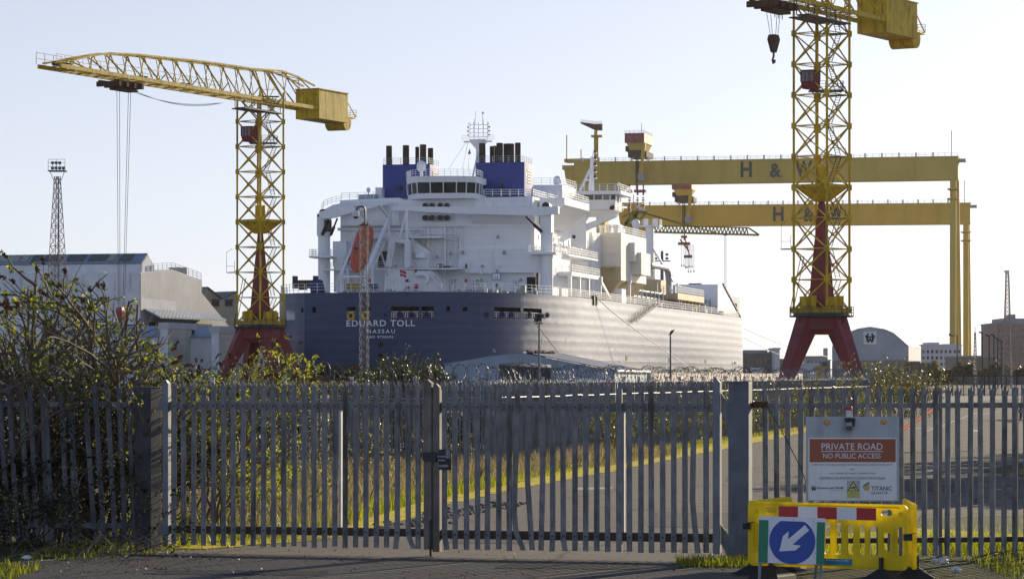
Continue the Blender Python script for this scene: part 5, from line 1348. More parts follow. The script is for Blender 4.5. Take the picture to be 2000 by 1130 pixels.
    m = MB(); m.box(t0 + 26 * k, t0 + 38 * k, -3.7, -.5, zt - 9.5, zt - 6.42); m.build("driver_cab", M['grey_paint'], tr)
    m = MB()
    for q in (20, 23.5): m.box(t0 + q * k, t0 + (q + 1.6) * k, -1.2, -.4, zb - 4 if q < 21 else zb + 1, zt + 1.6)
    m.build("rope_bundle", M['rust'], tr)
    m = MB()
    hooks = [(4, 6, 40), (20, 3, 30), (31.5, 10, 26)] if with_post else [(22, 22, 30)]
    for q, w_, ln in hooks:
        x = t0 + q * k; z = zb - (2.5 if with_post else 5) ; m.box(x - 6 * k, x + 6 * k, 2, 6, z - 1.2, z); m.tube((x, 4, z - 1.1), (x, 4, z - 2.5), .5, n=6)
        for j in range(7): m.box(x - (1.6 + (j % 2)) * k, x + (1.6 + (j % 2)) * k, 3.2, 4.8, z - 4.2 - j * 1.1, z - 3.5 - j * 1.1) if with_post else None
        m.bar((x, 4, zb + 1), (x, 4, z), .6)
    if not with_post:
        x = t0 + 22 * k; z = zb - 5; m.box(x - 12 * k, x + 12 * k, 2, 6, z - 5, z - 3.6); m.box(x + 0 * k, x + 16 * k, 2, 6, z - 12, z - 10.6); m.bar((x, 4, z), (x + 3, 4, z - 11), .7); m.bar((x - 8 * k, 4, z - 2), (x + 8 * k, 4, z - 8), .9)
    m.build("lifting_block", M['gantry_red'], tr)
    if not with_post:
        m = MB()
        for i, (q, z0, z1) in enumerate(((9.5, 458, 517), (14, 468, 517), (17, 468, 520), (20, 474, 520), (22.5, 474, 529), (24.5, 474, 519), (27.5, 474, 529), (30, 474, 519), (33.5, 474, 528))):
            za, zb_ = CAM_Z + (HY - z0 - 4) / FPX * dl, CAM_Z + (HY - z1) / FPX * dl; x = t0 + q * k + 2; m.tube((x, 4, zb_), (x, 4, za), .12, n=4); m.box(x - .35, x + .35, 3.7, 4.3, zb_ - 1, zb_)
        m.build("sling_chain", M['grey_paint'], tr)
    # lettering
    for ch, x0_, x1_, y0_, y1_ in txt:
        dd = A.y + u.y * lx((x0_ + x1_) / 2)
        z = CAM_Z + (HY - y1_) / FPX * dd; h = (y1_ - y0_) / FPX * dd
        put_text(ch, (lx(x0_), -.16, z), (1, 0, 0), (0, 0, 1), lx(x1_) - lx(x0_), h, M['sign_black'], g, bold=.03)
    if with_post:      # luffing service crane standing on the left end
        px = lx(1162); m = MB(); zz = CAM_Z + (HY - 268) / FPX * dl
        m.tube((px, 3, zt), (px, 3, zz), 1.15, n=12); m.box(px - 2.2, px + 3.2, 1.2, 4.8, zz, zz + 1); m.box(px - .8, px + .8, 2, 4, zz + 1.02, zz + 3.2)
        cp = m.build("service_crane", M[mat], g, smooth=True)
        m = MB(); m.extr([(px + 3, 2.2, zz + 3.2), (px + 3, 2.2, zz + 6.4), (px - .6, 2.2, zz + 6.4), (px - 7.5, 2.2, zz + 7.4), (px - 7.5, 2.2, zz + 6.7), (px - .6, 2.2, zz + 3.4)], (0, 1.6, 0)); m.build("service_jib", M['rust'], cp)
        railing([(px - 7.4, 2.3, zz + 7.3), (px - .5, 2.3, zz + 6.4), (px + 3, 2.3, zz + 6.4)], 1.2, parent=cp, gap=1.4, r=.06, mat=M['grey_paint'])
    return root
gantry("taller nearer yellow gantry crane with its red cabin high above the ship's wheelhouse", 1121, 1470, 1871, 1430, 316, 304.5, 45.8, 'gantry_yellow', 1223, (("H", 1446.5, 1468.5, 315.5, 346), ("&", 1503.5, 1526, 319, 346.5), ("W", 1553.5, 1586, 314, 346)), (1855, 1867.5), True)
gantry("lower farther gantry crane of a more golden yellow, with sling chains hanging from its trolley", 1225, 1668, 1895, 1640, 402, 394.5, 41.5, 'gantry_golden', 1313.5, (("H", 1510, 1530.5, 403.5, 432), ("&", 1569, 1588, 406, 433), ("W", 1620, 1645, 402.5, 431)), (1881, 1892), False)

# ---- horizontal jib crane between the ship and the gantries
tj = thing("jib_crane", "thin olive jib crane behind the ship's deck, its long lattice arm under the golden girder", "crane", (0, 0, 0))
D_ = 950
m = MB()
def tq(px, py): return P(px, py, D_)
bot = [(1270, 451), (1484, 458)]; 
for off in (0, 2.2):
    o = Vector((0, off, 0)); m.bar(tq(1268, 452.5) + o, tq(1483, 458.5) + o, .5)
    m.bar(tq(1275, 440.5) + o * .5, tq(1462, 444.5) + o * .5, .35); m.bar(tq(1462, 444.5) + o * .5, tq(1483, 458) + o, .35)
    n = 26
    for k in range(n):
        x0 = 1275 + (1462 - 1275) * k / n; x1 = 1275 + (1462 - 1275) * (k + .5) / n; x2 = 1275 + (1462 - 1275) * (k + 1) / n
        def yl(x): return 452.5 + (x - 1268) * 6 / 215
        def yu(x): return 440.5 + (x - 1275) * 4 / 187
        m.bar(tq(x0, yl(x0)) + o, tq(x1, yu(x1)) + o * .5, .22); m.bar(tq(x1, yu(x1)) + o * .5, tq(x2, yl(x2)) + o, .22)
m.bar(tq(1262, 417), tq(1345, 443), .35); m.bar(tq(1262, 417), tq(1400, 455), .35); m.bar(tq(1215, 424), tq(1240, 412), .5)
m.build("jib", M['crane_olive'], tj, fix=False)
m = MB()
for a, b in (((1220, 442), (1235, 413)), ((1232, 442), (1246, 413)), ((1243, 438), (1262, 414)), ((1220, 436), (1246, 440)), ((1235, 413), (1262, 414)), ((1222, 436), (1246, 416)), ((1235, 416), (1250, 432)), ((1220, 442), (1220, 445))):
    for off in (0, 4): m.bar(tq(*a) + Vector((0, off, 0)), tq(*b) + Vector((0, off, 0)), .7)
m.box(tq(1222, 0).x, tq(1246, 0).x, D_, D_ + 4, CAM_Z - 2.4, tq(0, 445).z)
m.build("mast", M['crane_olive'], tj)
m = MB(); q = [tq(1243, 400), tq(1262, 409), tq(1262, 414), tq(1244, 406)]; m.extr(q, (0, 4, 0)); m.build("counterweight", M['ship_cream'], tj)
m = MB()
for x in (1415.5, 1418): m.tube(tq(x, 458), tq(x, 586), .07, n=4)
q = tq(1416.5, 588); m.ball(q, .7, 8, 6); m.box(tq(1413, 0).x, tq(1420, 0).x, D_ - 1, D_ + 1, tq(0, 459.5).z, tq(0, 457.6).z); m.build("hoist_rope", M['dark_steel'], tj)
# ================================================================ BUILDINGS, MASTS, FAR SKYLINE
M['clad_white'] = corrugated('clad_white', (.70, .71, .73), 'X', .4, .012, dirt=(.38, .36, .33), dirt_amt=.35, ds=.12)
M['clad_grey'] = corrugated('clad_grey', (.52, .52, .52), 'X', .3, .012, dirt=(.20, .18, .16), dirt_amt=.4, ds=.1)
M['clad_cream'] = corrugated('clad_cream', (.60, .56, .48), 'Z', 1.0, .04, dirt=(.45, .38, .3), dirt_amt=.3, ds=.2)
M['clad_dirty'] = corrugated('clad_dirty', (.34, .30, .23), 'X', .7, .05, dirt=(.12, .09, .06), dirt_amt=.7, ds=.2)
M['roof_blue'] = corrugated('roof_blue', (.24, .29, .37), 'X', .5, .02, dirt=(.14, .14, .15), dirt_amt=.5, ds=.1)
M['roof_slate'] = corrugated('roof_slate', (.085, .085, .09), 'X', .6, .04, dirt=(.05, .045, .04), dirt_amt=.5)
M['skylight'] = paint('skylight', (.10, .095, .085), .35, var=.3, vs=.3)
M['skylight_pale'] = corrugated('skylight_pale', (.36, .36, .28), 'X', 2.0, .08, dirt=(.2, .2, .16), dirt_amt=.6, ds=.15)
M['corr_blue'] = corrugated('corr_blue', (.30, .36, .44), 'X', .17, .025, dirt=(.16, .15, .15), dirt_amt=.5, ds=.6)
M['corr_roof'] = corrugated('corr_roof', (.17, .18, .21), 'Y', .3, .02, dirt=(.12, .07, .05), dirt_amt=.6, ds=.7)
M['brick'] = paint('brick', (.30, .20, .15), .8, var=.15, vs=.05)
M['far_white'] = paint('far_white', (.55, .55, .56), .7, var=.1, vs=.05)
M['far_grey'] = paint('far_grey', (.28, .28, .29), .7, var=.15, vs=.05)
M['far_brown'] = paint('far_brown', (.20, .16, .13), .8, var=.2, vs=.05)
M['container_blue'] = paint('container_blue', (.04, .06, .16), .6, var=.3, vs=.4)
def plane_pt(px, py, A, u):
    """point seen at this pixel on the upright plane through A running along u"""
    w = (px - CX) / FPX; t = (w * A[1] - A[0]) / (u[0] - w * u[1]); d = A[1] + u[1] * t
    return Vector((A[0] + u[0] * t, d, CAM_Z + (HY - py) / FPX * d))
def face(name, pxs, A, u, depth, mat, parent=None):
    pts = [plane_pt(x, y, A, u) if y is not None else Vector((*plane_pt(x, 700, A, u)[:2], 0)) for x, y in pxs]
    m = MB(); m.extr(pts, depth); return m.build(name, mat, parent)

# ---- big shipyard hall on the left
HA = (-65.4, 540.0); GU = Vector((.4, .917, 0)).normalized(); WU = Vector((-.96, .28, 0)).normalized()
hall = thing("shipyard_hall", "large pale shipyard hall with a raised roof monitor, behind the leafy shrub", "building")
wl_ = WU * 60
face("wall", [(273, None), (394, None), (394, 546), (337, 526), (273, 532)], HA, GU, wl_, M['clad_white'], hall)
face("lean_to", [(394.3, None), (452, None), (450, 640), (394.3, 572)], HA, GU, WU * 30, M['clad_grey'], hall)
gp = face("gable_cladding", [(274, 700), (393, 700), (393, 547), (337, 527.2), (274, 533)], HA, GU, -WU * .12, M['clad_grey'], hall)
face("gable_patch", [(274.5, 605), (344, 609), (344, 588), (274.5, 581)], (HA[0] + .5, HA[1] - .15), GU, -WU * .05, M['clad_white'], hall)
mo = face("roof_monitor", [(277, 534), (277, 515), (289, 497.5), (301, 517), (301, 530)], (HA[0] + 1, HA[1] + 3), GU, WU * 70, M['clad_white'], hall)
a, b_ = plane_pt(276.5, 515.5, (HA[0] + 1, HA[1] + 3), GU), plane_pt(289, 497.2, (HA[0] + 1, HA[1] + 3), GU)
m = MB(); n_ = Vector((0, -.1, .1)); m.hexa([a + n_, a + WU * 70 + n_, b_ + WU * 70 + n_, b_ + n_] + [p + Vector((0, -.12, .16)) for p in (a + n_, a + WU * 70 + n_, b_ + WU * 70 + n_, b_ + n_)]); m.build("roof", M['roof_blue'], mo)
for k, (t0, t1, mt) in enumerate(((2.4, 4.6, 'skylight'), (5.6, 6.8, 'skylight_pale'), (7.2, 10.6, 'skylight'), (11.4, 14.8, 'skylight'), (15.6, 19.2, 'skylight'), (20, 21.6, 'skylight'), (22.4, 23.6, 'skylight_pale'), (24, 40, 'skylight_pale'))):
    q = [a.lerp(b_, f) + WU * t + Vector((0, -.24, .3)) for f, t in ((.2, t0), (.2, t1), (.92, t1), (.92, t0))]; m = MB(); m.extr(q, (0, -.05, .07)); m.build("skylight", M[mt], mo)
m = MB()
for t in range(2, 34, 3): p = Vector((*HA, 0)) + WU * t + Vector((0, -.1, 0)); m.box(p.x - .1, p.x + .1, p.y - .25, p.y, 17.5, plane_pt(273, 534, HA, GU).z)
m.build("downpipe", M['clad_white'], hall)
A2 = (HA[0] + .3, HA[1] - .3); q = [plane_pt(x, y, A2, GU) for x, y in ((279, 604), (413, 613), (422, 627), (291, 621))]
m = MB(); o_ = Vector((.917, -.4, 0)) * 2.2; m.hexa([q[0], q[1], q[2] + o_, q[3] + o_, q[0] + Vector((0, 0, .3)), q[1] + Vector((0, 0, .3)), q[2] + o_ + Vector((0, 0, .3)), q[3] + o_ + Vector((0, 0, .3))])
m.build("door_canopy", M['roof_blue'], hall)
face("doorway", [(290, None), (414, None), (414, 633), (290, 628)], A2, GU, Vector((.917, -.4, 0)) * .06, M['dark_interior'], hall)
railing([plane_pt(x, y, HA, GU) for x, y in ((300, 528), (337, 526), (393, 546))], 1.2, parent=hall, gap=1.5, mat=M['grey_paint'], r=.04)
m = MB(); p = plane_pt(368, 538, HA, GU); m.cbox((p.x - 2, p.y + 1, p.z), 2.6, 2.6, 2.6, .4); m.cbox((p.x - 2, p.y + 1, p.z + 1.4), 2.8, 2.8, .16, .4); m.build("roof_fan_box", M['grey_paint'], hall)
# ---- dirty saw-tooth sheds beyond
sd2 = thing("sawtooth_shed", "grimy cream shed with two dark pitched roofs between the hall and the yellow crane", "building")
SA = (-64, 640.0); SU = Vector((.75, .66, 0)).normalized()
face("wall", [(392, None), (462, None), (462, 571), (432, 584.5), (404, 562.5), (392, 570)], SA, SU, Vector((-.66, .75, 0)) * 30, M['clad_dirty'], sd2)
for (xa, ya), (xb, yb) in (((404, 562), (432.3, 584)), ((432.4, 584), (462, 570.5))):
    p, q = plane_pt(xa, ya, SA, SU), plane_pt(xb, yb, SA, SU); m = MB(); dv = Vector((-.66, .75, 0)) * 30; e = Vector((0, 0, .25)); f_ = Vector((.3, -.3, 0))
    m.hexa([p + f_, q + f_, q + dv, p + dv, p + f_ + e, q + f_ + e, q + dv + e, p + dv + e]); m.build("roof", M['roof_slate'], sd2)
for px in (420, 446):
    q = plane_pt(px, 592, SA, SU); m = MB(); m.cbox((q.x + .1, q.y - .1, q.z), 1.6, .5, 1.2, math.atan2(SU.y, SU.x)); m.cbox((q.x + .1, q.y - .1, q.z + .75), 1.9, .6, .22, math.atan2(SU.y, SU.x)); m.build("wall_fan", M['dark_steel'], sd2)
# ---- low boat halls with tall door pylons
low = thing("workshop_block", "low white workshop with a blue roof and two tall cream door pylons", "building")
LA = (-52.0, 488.0); LU = Vector((.97, -.24, 0)).normalized(); LB = Vector((.24, .97, 0))
face("wall", [(120, None), (480, None), (480, 659), (120, 657)], LA, LU, LB * 16, M['clad_white'], low)
p, q = plane_pt(120, 657.5, LA, LU), plane_pt(482, 659, LA, LU); m = MB(); up = Vector((0, 0, 1.75)) + LB * 6; e = Vector((0, 0, .15)); f_ = LB * -.4
m.hexa([p + f_, q + f_, q + up, p + up, p + f_ + e, q + f_ + e, q + up + e, p + up + e]); m.build("roof", M['roof_blue'], low)
for px in (328, 428):
    c = plane_pt(px, 700, LA, LU); c.z = 0; fu = Vector((.33, .944, 0)).normalized(); su = Vector((-.944, .33, 0)); c = plane_pt(px, 700, (LA[0] - LB.x * 8, LA[1] - LB.y * 8), LU); c.z = 0
    h = 10.9 if px < 400 else 10.2
    m = MB(); m.loft([[c + Vector((0, 0, z)), c + fu * 9.6 + Vector((0, 0, z)), c + fu * 9.6 + su * 1.3 + Vector((0, 0, z)), c + su * 1.3 + Vector((0, 0, z))] for z in (0, h - 1)]); py_ = m.build("door_pylon", M['clad_white'], low)
    m = MB(); of = Vector((.944, -.33, 0)) * .06; m.extr([c + of + fu * .15 + Vector((0, 0, .2)), c + of + fu * 8.4 + Vector((0, 0, .2)), c + of + fu * 8.4 + Vector((0, 0, h - 1.1)), c + of + fu * .15 + Vector((0, 0, h - 1.1))], of); m.build("door_cladding", M['clad_cream'], py_)
    m = MB(); m.extr([c + of + fu * 8.5 + Vector((0, 0, 0)), c + of + fu * 9.5, c + of + fu * 9.5 + Vector((0, 0, h - 1.05)), c + of + fu * 8.5 + Vector((0, 0, h - 1.05))], of * 1.5); m.build("door_edge", M['dark_steel'], py_)
    m = MB(); m.loft([[c + of * 4 - fu * .2 - su * .0 + Vector((0, 0, z)), c + of * 4 + fu * 10.2 + Vector((0, 0, z)), c + fu * 10.2 + su * 1.6 + Vector((0, 0, z)), c - fu * .2 + su * 1.6 + Vector((0, 0, z))] for z in (h - .997, h)]); m.build("pylon_cap", M['clad_grey'], py_)

# ---- lattice masts and lamp posts
def lattice(m, base, w0, w1, h, n, r, rot=.4):
    pr = None
    for i in range(n + 1):
        z = h * i / n; w = (w0 + (w1 - w0) * i / n) / 2 * 1.414
        ring = [Vector((base[0] + w * math.cos(rot + k * math.pi / 2), base[1] + w * math.sin(rot + k * math.pi / 2), base[2] + z)) for k in range(4)]
        if pr:
            for k in range(4):
                m.bar(pr[k], ring[k], r * 1.7); m.bar(pr[k], ring[(k + 1) % 4], r); m.bar(pr[(k + 1) % 4], ring[k], r); m.bar(ring[k], ring[(k + 1) % 4], r)
        pr = ring
fm_ = thing("floodlight_mast", "tall tapering lattice floodlight tower rising above the left hall roof", "floodlight tower", ((112 - CX) / FPX * 430, 430, 0))
zz = CAM_Z + (HY - 345) / FPX * 430; m = MB(); lattice(m, (0, 0, 0), 3.4, .62, zz, 22, .05); m.tube((.1, .1, 0), (.1, .1, zz), .09, n=6); m.build("lattice", M['lattice_pink'], fm_, fix=False)
m = MB(); z1 = CAM_Z + (HY - 333) / FPX * 430; m.box(-1.2, 1.25, -1, 1, z1 - .15, z1)
for x in (-.35, .35): m.bar((x, 0, zz - 1), (x * 3, 0, z1), .07)
for x in (-1.15, 0, 1.2): m.bar((x, -.9, z1), (x, -.9, z1 + 1.5), .05)
for z in (.5, 1.0, 1.5): m.bar((-1.15, -.9, z1 + z), (1.2, -.9, z1 + z), .05)
m.build("head_platform", M['lattice_grey'], fm_, fix=False)
for k in range(7):
    m = MB(); x = -.6 + (k % 4) * .5; z = z1 + .3 + (k // 4) * .75; m.cbox((x, -.5, z), .42, .3, .34, .2); m.cbox((x, -.3, z - .2), .1, .2, .4); m.build("floodlight", M['dark_steel'], fm_)
ft = thing("lattice_tower", "slim lattice tower standing before the brick block at the right edge", "lattice tower", ((1967.5 - CX) / FPX * 640, 640, 0))
zz = CAM_Z + (HY - 536) / FPX * 640; m = MB(); lattice(m, (0, 0, 0), 1.9, .6, zz, 26, .07); m.build("lattice", M['lattice_pink'], ft, fix=False)
m = MB(); m.box(-.45, .35, -.4, .4, zz + .02, zz + .9); m.bar((-.7, 0, zz + .8), (-.4, 0, zz + .4), .2); m.build("head_box", M['plastic_white'], ft)
cm_ = thing("camera_mast", "slender steel lattice mast with a gooseneck and white camera globe before the ship's stern", "camera mast", ((711 - CX) / FPX * 180, 180, 0))
zz = CAM_Z + (HY - 440) / FPX * 180; m = MB(); lattice(m, (0, 0, 0), .46, .46, zz, 22, .015, .5); m.build("lattice", M['lattice_grey'], cm_, fix=False)
m = MB(); m.box(-.26, .26, -.26, .26, zz + .003, zz + .05); m.build("top_plate", M['dark_steel'], cm_)
k_ = 180 / FPX; m = MB(); m.path([(x * k_, 0, zz + y * k_) for x, y in ((2, 1.6), (2, 30), (0, 35), (-5, 37), (-11, 36), (-15, 31), (-16, 27))], .06, 8); m.build("gooseneck", M['lattice_grey'], cm_, smooth=True)
m = MB(); m.lathe([(.12, .26), (.19, .2), (.2, 0), (.17, -.1)], (-16 * k_, 0, zz + 20.5 * k_), 14); cg = m.build("camera_globe", M['plastic_white'], cm_, smooth=True)
m = MB(); m.lathe([(.165, -.103), (.12, -.2), (.01, -.24)], (-16 * k_, 0, zz + 20.5 * k_), 14); m.build("camera_lens", M['black'], cg, smooth=True)
fp = thing("floodlight_pole", "grey pole carrying a bunch of four floodlights in front of the dark stern", "floodlight pole", ((1053 - CX) / FPX * 250, 250, 0))
k_ = 250 / FPX; zz = CAM_Z + (HY - 631) * k_; m = MB(); m.tube((0, 0, 0), (0, 0, zz), .10, .075, n=8); m.box(-.28, .3, -.1, .1, zz - .06, zz + .04); m.build("pole", M['lattice_grey'], fp)
for x, z, a in ((-.24, .3, .4), (.02, .32, .4), (-.12, .62, .9), (.16, .58, .9)):
    m = MB(); m.cbox((x, 0, zz + z), .24, .42, .34, a); m.cbox((x, -.23, zz + z + .02), .2, .06, .26, a); m.bar((x, 0, zz), (x, 0, zz + z), .05); m.build("floodlight", M['dark_steel'], fp)
sp = thing("lamp_post", "thin dark lamp post with one tilted floodlight against the bright hull side", "lamp post", ((1309.5 - CX) / FPX * 230, 230, 0))
k_ = 230 / FPX; zz = CAM_Z + (HY - 656) * k_; m = MB(); m.tube((0, 0, 0), (0, 0, zz), .085, .06, n=8); m.build("pole", M['lattice_grey'], sp)
m = MB(); m.hexa([Vector(p) + Vector((0, 0, zz)) for p in ((-.15, -.2, .05), (.1, -.2, .15), (.1, .2, .15), (-.15, .2, .05), (.05, -.22, .42), (.33, -.22, .5), (.33, .22, .5), (.05, .22, .42))]); m.bar((0, 0, zz), (.02, 0, zz + .2), .07); m.build("floodlight", M['dark_steel'], sp)
for px, yt, arm in ((1918.5, 650, 1), (1932, 656, 1), (1941, 654.5, 1), (1948.5, 660.5, 1), (1956, 665.5, 1), (1869.5, 655, 2)):
    lab = {1918.5: "tallest lamp post of the far right row, the one nearest the yellow gantry legs", 1932: "second lamp post in the far right row counting from the gantry legs", 1941: "lamp post in the middle of the far right row of five", 1948.5: "fourth lamp post of the far right row, close to the brick block", 1956: "shortest lamp post of the far right row, before the brick block", 1869.5: "lamp post with a straight arm beside the farther gantry leg"}[px]
    o = thing("street_lamp", lab, "street lamp", ((px - CX) / FPX * 620, 620, 0), 0, "lamp posts in the far yard"); k_ = 620 / FPX; zz = CAM_Z + (HY - yt) * k_
    m = MB(); m.tube((0, 0, 0), (0, 0, zz), .17, .11, n=6); 
    if arm == 2: m.bar((0, 0, zz), (-1.2, 0, zz + .05), .12)
    m.build("pole", M['dark_steel'], o)
    m = MB(); x = -.25 if arm == 1 else -1.3; m.hexa([Vector((x + a, b, zz + c)) for a, b, c in ((-.45, -.2, .1), (.35, -.2, -.25), (.35, .2, -.25), (-.45, .2, .1), (-.4, -.2, .4), (.4, -.2, .05), (.4, .2, .05), (-.4, .2, .4))]); m.build("lamp_head", M['dark_steel'], o)
rm = thing("striped_mast", "thin red topped lattice mast between the gantry legs and the row of lamp posts", "mast", ((1904.5 - CX) / FPX * 700, 700, 0))
m = MB(); lattice(m, (0, 0, 0), .9, .3, CAM_Z + 86 * 700 / FPX, 14, .06); m.build("lattice", M['lattice_pink'], rm, fix=False)
m = MB(); z = CAM_Z + 86 * 700 / FPX; m.tube((0, 0, z), (0, 0, z + 1.4), .09, n=5); m.build("tip", M['rust'], rm)

# ---- derelict corrugated shed
ds_ = thing("derelict_shed", "low derelict blue corrugated shed with a torn opening, just beyond the razor wire", "shed")
SDA, SDU = (1.2, 300.0), Vector((1, 0, 0)); dv = Vector((4.3, 26, 0))
face("front_wall", [(868, None), (974, None), (974, 711), (982, 709), (990, 709.5), (1003, 707), (1020, 708), (1040, 708.5), (1050, 710), (1076, 712), (1076, None), (1199, None), (1199, 724), (1100, 704.5), (1060, 697), (1036, 692), (1024, 689.5), (1008, 690), (984, 692.6), (948, 696), (944, 697.5), (868, 711)], SDA, SDU, (0, .12, 0), M['corr_blue'], ds_)
pk, ev, el = plane_pt(1024, 688.5, SDA, SDU), plane_pt(1203, 723.5, SDA, SDU), plane_pt(864, 711, SDA, SDU)
m = MB(); e = Vector((0, 0, .08)); g_ = Vector((0, .13, 0)); m.hexa([pk + g_ + Vector((.8, 0, -.15)), ev + g_, ev + dv, pk + dv, pk + g_ + e + Vector((.8, 0, -.15)), ev + g_ + e, ev + dv + e, pk + dv + e]); m.build("roof", M['corr_roof'], ds_)
m = MB(); m.hexa([el + g_, pk + g_ - Vector((.1, 0, 0)), pk + dv - Vector((.01, 0, 0)), el + dv, el + g_ + e, pk + g_ + e - Vector((.1, 0, 0)), pk + dv + e - Vector((.01, 0, 0)), el + dv + e]); m.build("roof", M['corr_roof'], ds_)
a = Vector((ev.x - .2, 300.13, 0)); m = MB(); m.hexa([a, a + Vector((.1, 0, 0)), a + dv + Vector((.1, 0, 0)), a + dv, a + Vector((0, 0, ev.z)), a + Vector((.1, 0, ev.z)), a + dv + Vector((.1, 0, ev.z)), a + dv + Vector((0, 0, ev.z))]); m.build("side_wall", M['corr_blue'], ds_)
m = MB(); m.hexa([el + dv + Vector((0, 0, -el.z)), ev + dv + Vector((0, 0, -ev.z)), ev + dv + Vector((0, .1, -ev.z)), el + dv + Vector((0, .1, -el.z)), el + dv, ev + dv, ev + dv + Vector((0, .1, 0)), el + dv + Vector((0, .1, 0))]); m.build("back_wall", M['corr_blue'], ds_)
m = MB(); m.tube(ev + Vector((.1, .1, -.05)), ev + dv + Vector((.1, 0, -.05)), .13, n=8); m.tube(ev + Vector((0, 0, .1)), ev + Vector((0, 0, .3)), .14, n=6); m.build("gutter", M['plastic_white'], ds_, smooth=True)
rnd = random.Random(3); m = MB()
for k in range(26):
    f = .1 + .6 * k / 25; p = pk.lerp(pk + dv, f) + Vector((rnd.uniform(-.2, .2), 0, .12)); m.ball(p, rnd.uniform(.12, .24), 6, 4)
m.build("ridge_debris", M['bark'], ds_)
m = MB(); q = plane_pt(1040, 735, SDA, SDU); m.cbox((q.x + 1.2, 303, 1.2), 1.4, .2, 2.4); m.cbox((q.x - .5, 304, .6), 1.6, 1, 1.2); m.build("loose_boarding", M['rust'], ds_)

# ---- white van parked behind the palisade
vn = thing("parked_van", "white van half hidden behind the far palisade, below the derelict shed's eave", "van", (4.6, 205, 0))
m = MB(); m.loft([[(-1.6, 0, .45), (1.6, 0, .45), (1.6, 2.0, .45), (-1.6, 2.0, .45)], [(-1.65, -.05, 1.3), (1.6, -.05, 1.3), (1.6, 2.05, 1.3), (-1.65, 2.05, 1.3)], [(-1.15, .05, 2.15), (1.4, .05, 2.2), (1.4, 1.95, 2.2), (-1.15, 1.95, 2.15)], [(-.8, .2, 2.33), (1.1, .2, 2.36), (1.1, 1.8, 2.36), (-.8, 1.8, 2.33)]]); m.build("body", M['plastic_white'], vn, smooth=True)
for x in (-1.05, 1.0):
    m = MB(); m.tube((x, -.06, .34), (x, .2, .34), .34, n=16); w = m.build("wheel", M['rubber'], vn); m = MB(); m.tube((x, -.09, .34), (x, -.061, .34), .19, n=12); m.build("rim", M['grey_paint'], w)
m = MB(); m.extr([(-1.3, -.03, 1.35), (-.3, -.03, 1.35), (-.3, .02, 1.95), (-1.05, .02, 1.95)], (0, -.02, 0)); m.build("side_window", M['ship_glass'], vn)
# pale quay wall beside the hull
qwl = MB(); p = Vector((17.5, 400, 0)); qv = Vector((33, 140, 0)); qwl.hexa([p, p + Vector((.6, 0, 0)), p + qv + Vector((.6, 0, 0)), p + qv, p + Vector((0, 0, 2.9)), p + Vector((.6, 0, 2.9)), p + qv + Vector((.6, 0, 3.0)), p + qv + Vector((0, 0, 3.0))])
M['quay'] = paint('quay', (.55, .46, .40), .7, var=.1, vs=.3)
tag(qwl.build("quay_wall", M['quay']), "pale low concrete wall running beside the foot of the ship's hull", "wall")

# ---- arched shed with its monogram board
ar = thing("arched_shed", "pale arched shed with a white monogram board, behind the right crane's red legs", "shed")
AA, AU = (75.8, 700.0), Vector((1, 0, 0)); av = Vector((8, 39, 0))
arch = [(1625, 677), (1642, 662), (1660, 649.5), (1676, 643.5), (1699, 640), (1727, 644.5), (1746, 652.5), (1760, 664), (1774.5, 677)]
M['arch_grey'] = corrugated('arch_grey', (.46, .46, .48), 'X', .8, .015, dirt=(.3, .28, .27), dirt_amt=.3)
M['arch_lower'] = corrugated('arch_lower', (.29, .265, .24), 'X', .8, .015, dirt=(.2, .18, .16), dirt_amt=.3)
face("wall", [(1774.5, 703.2), (1625, 703.2)] + arch, AA, AU, av, M['arch_grey'], ar)
face("lower_wall", [(1625, None), (1774.5, None), (1774.5, 703.6), (1625, 703.6)], AA, AU, av, M['arch_lower'], ar)
pts = [plane_pt(x, y, AA, AU) + Vector((0, -.25, .05)) for x, y in arch]; m = MB(); e = Vector((0, 0, .25))
for a, b_ in zip(pts, pts[1:]): m.hexa([a, b_, b_ + av, a + av, a + e, b_ + e, b_ + av + e, a + av + e])
m.build("roof", M['clad_white'], ar)
mb_ = face("monogram_board", [(1686.5, 672), (1711.8, 672), (1711.8, 647.3), (1686.5, 647.3)], (AA[0], AA[1] - .12), AU, (0, .11, 0), M['sign_white'], ar)
m = MB()
def ln(x0, y0, x1, y1, w=.34): m.bar(plane_pt(1460 + x0 / 3.704, 500 + y0 / 3.704, (AA[0], AA[1] - .2), AU), plane_pt(1460 + x1 / 3.704, 500 + y1 / 3.704, (AA[0], AA[1] - .2), AU), .06, w, up=(0, 0, 1)) if abs(x1 - x0) > 1 else m.bar(plane_pt(1460 + x0 / 3.704, 500 + y0 / 3.704, (AA[0], AA[1] - .2), AU), plane_pt(1460 + x1 / 3.704, 500 + y1 / 3.704, (AA[0], AA[1] - .2), AU), w, .06, up=(0, 1, 0))
for s in ((872, 556, 866, 612), (901, 556, 907, 612), (868, 584, 905, 584), (856, 574, 872, 622), (872, 622, 886, 594), (886, 594, 900, 622), (900, 622, 918, 574), (856, 578, 852, 575), (850, 576, 864, 576), (910, 576, 922, 576)): ln(*s)
m.build("monogram", M['sign_black'], mb_)
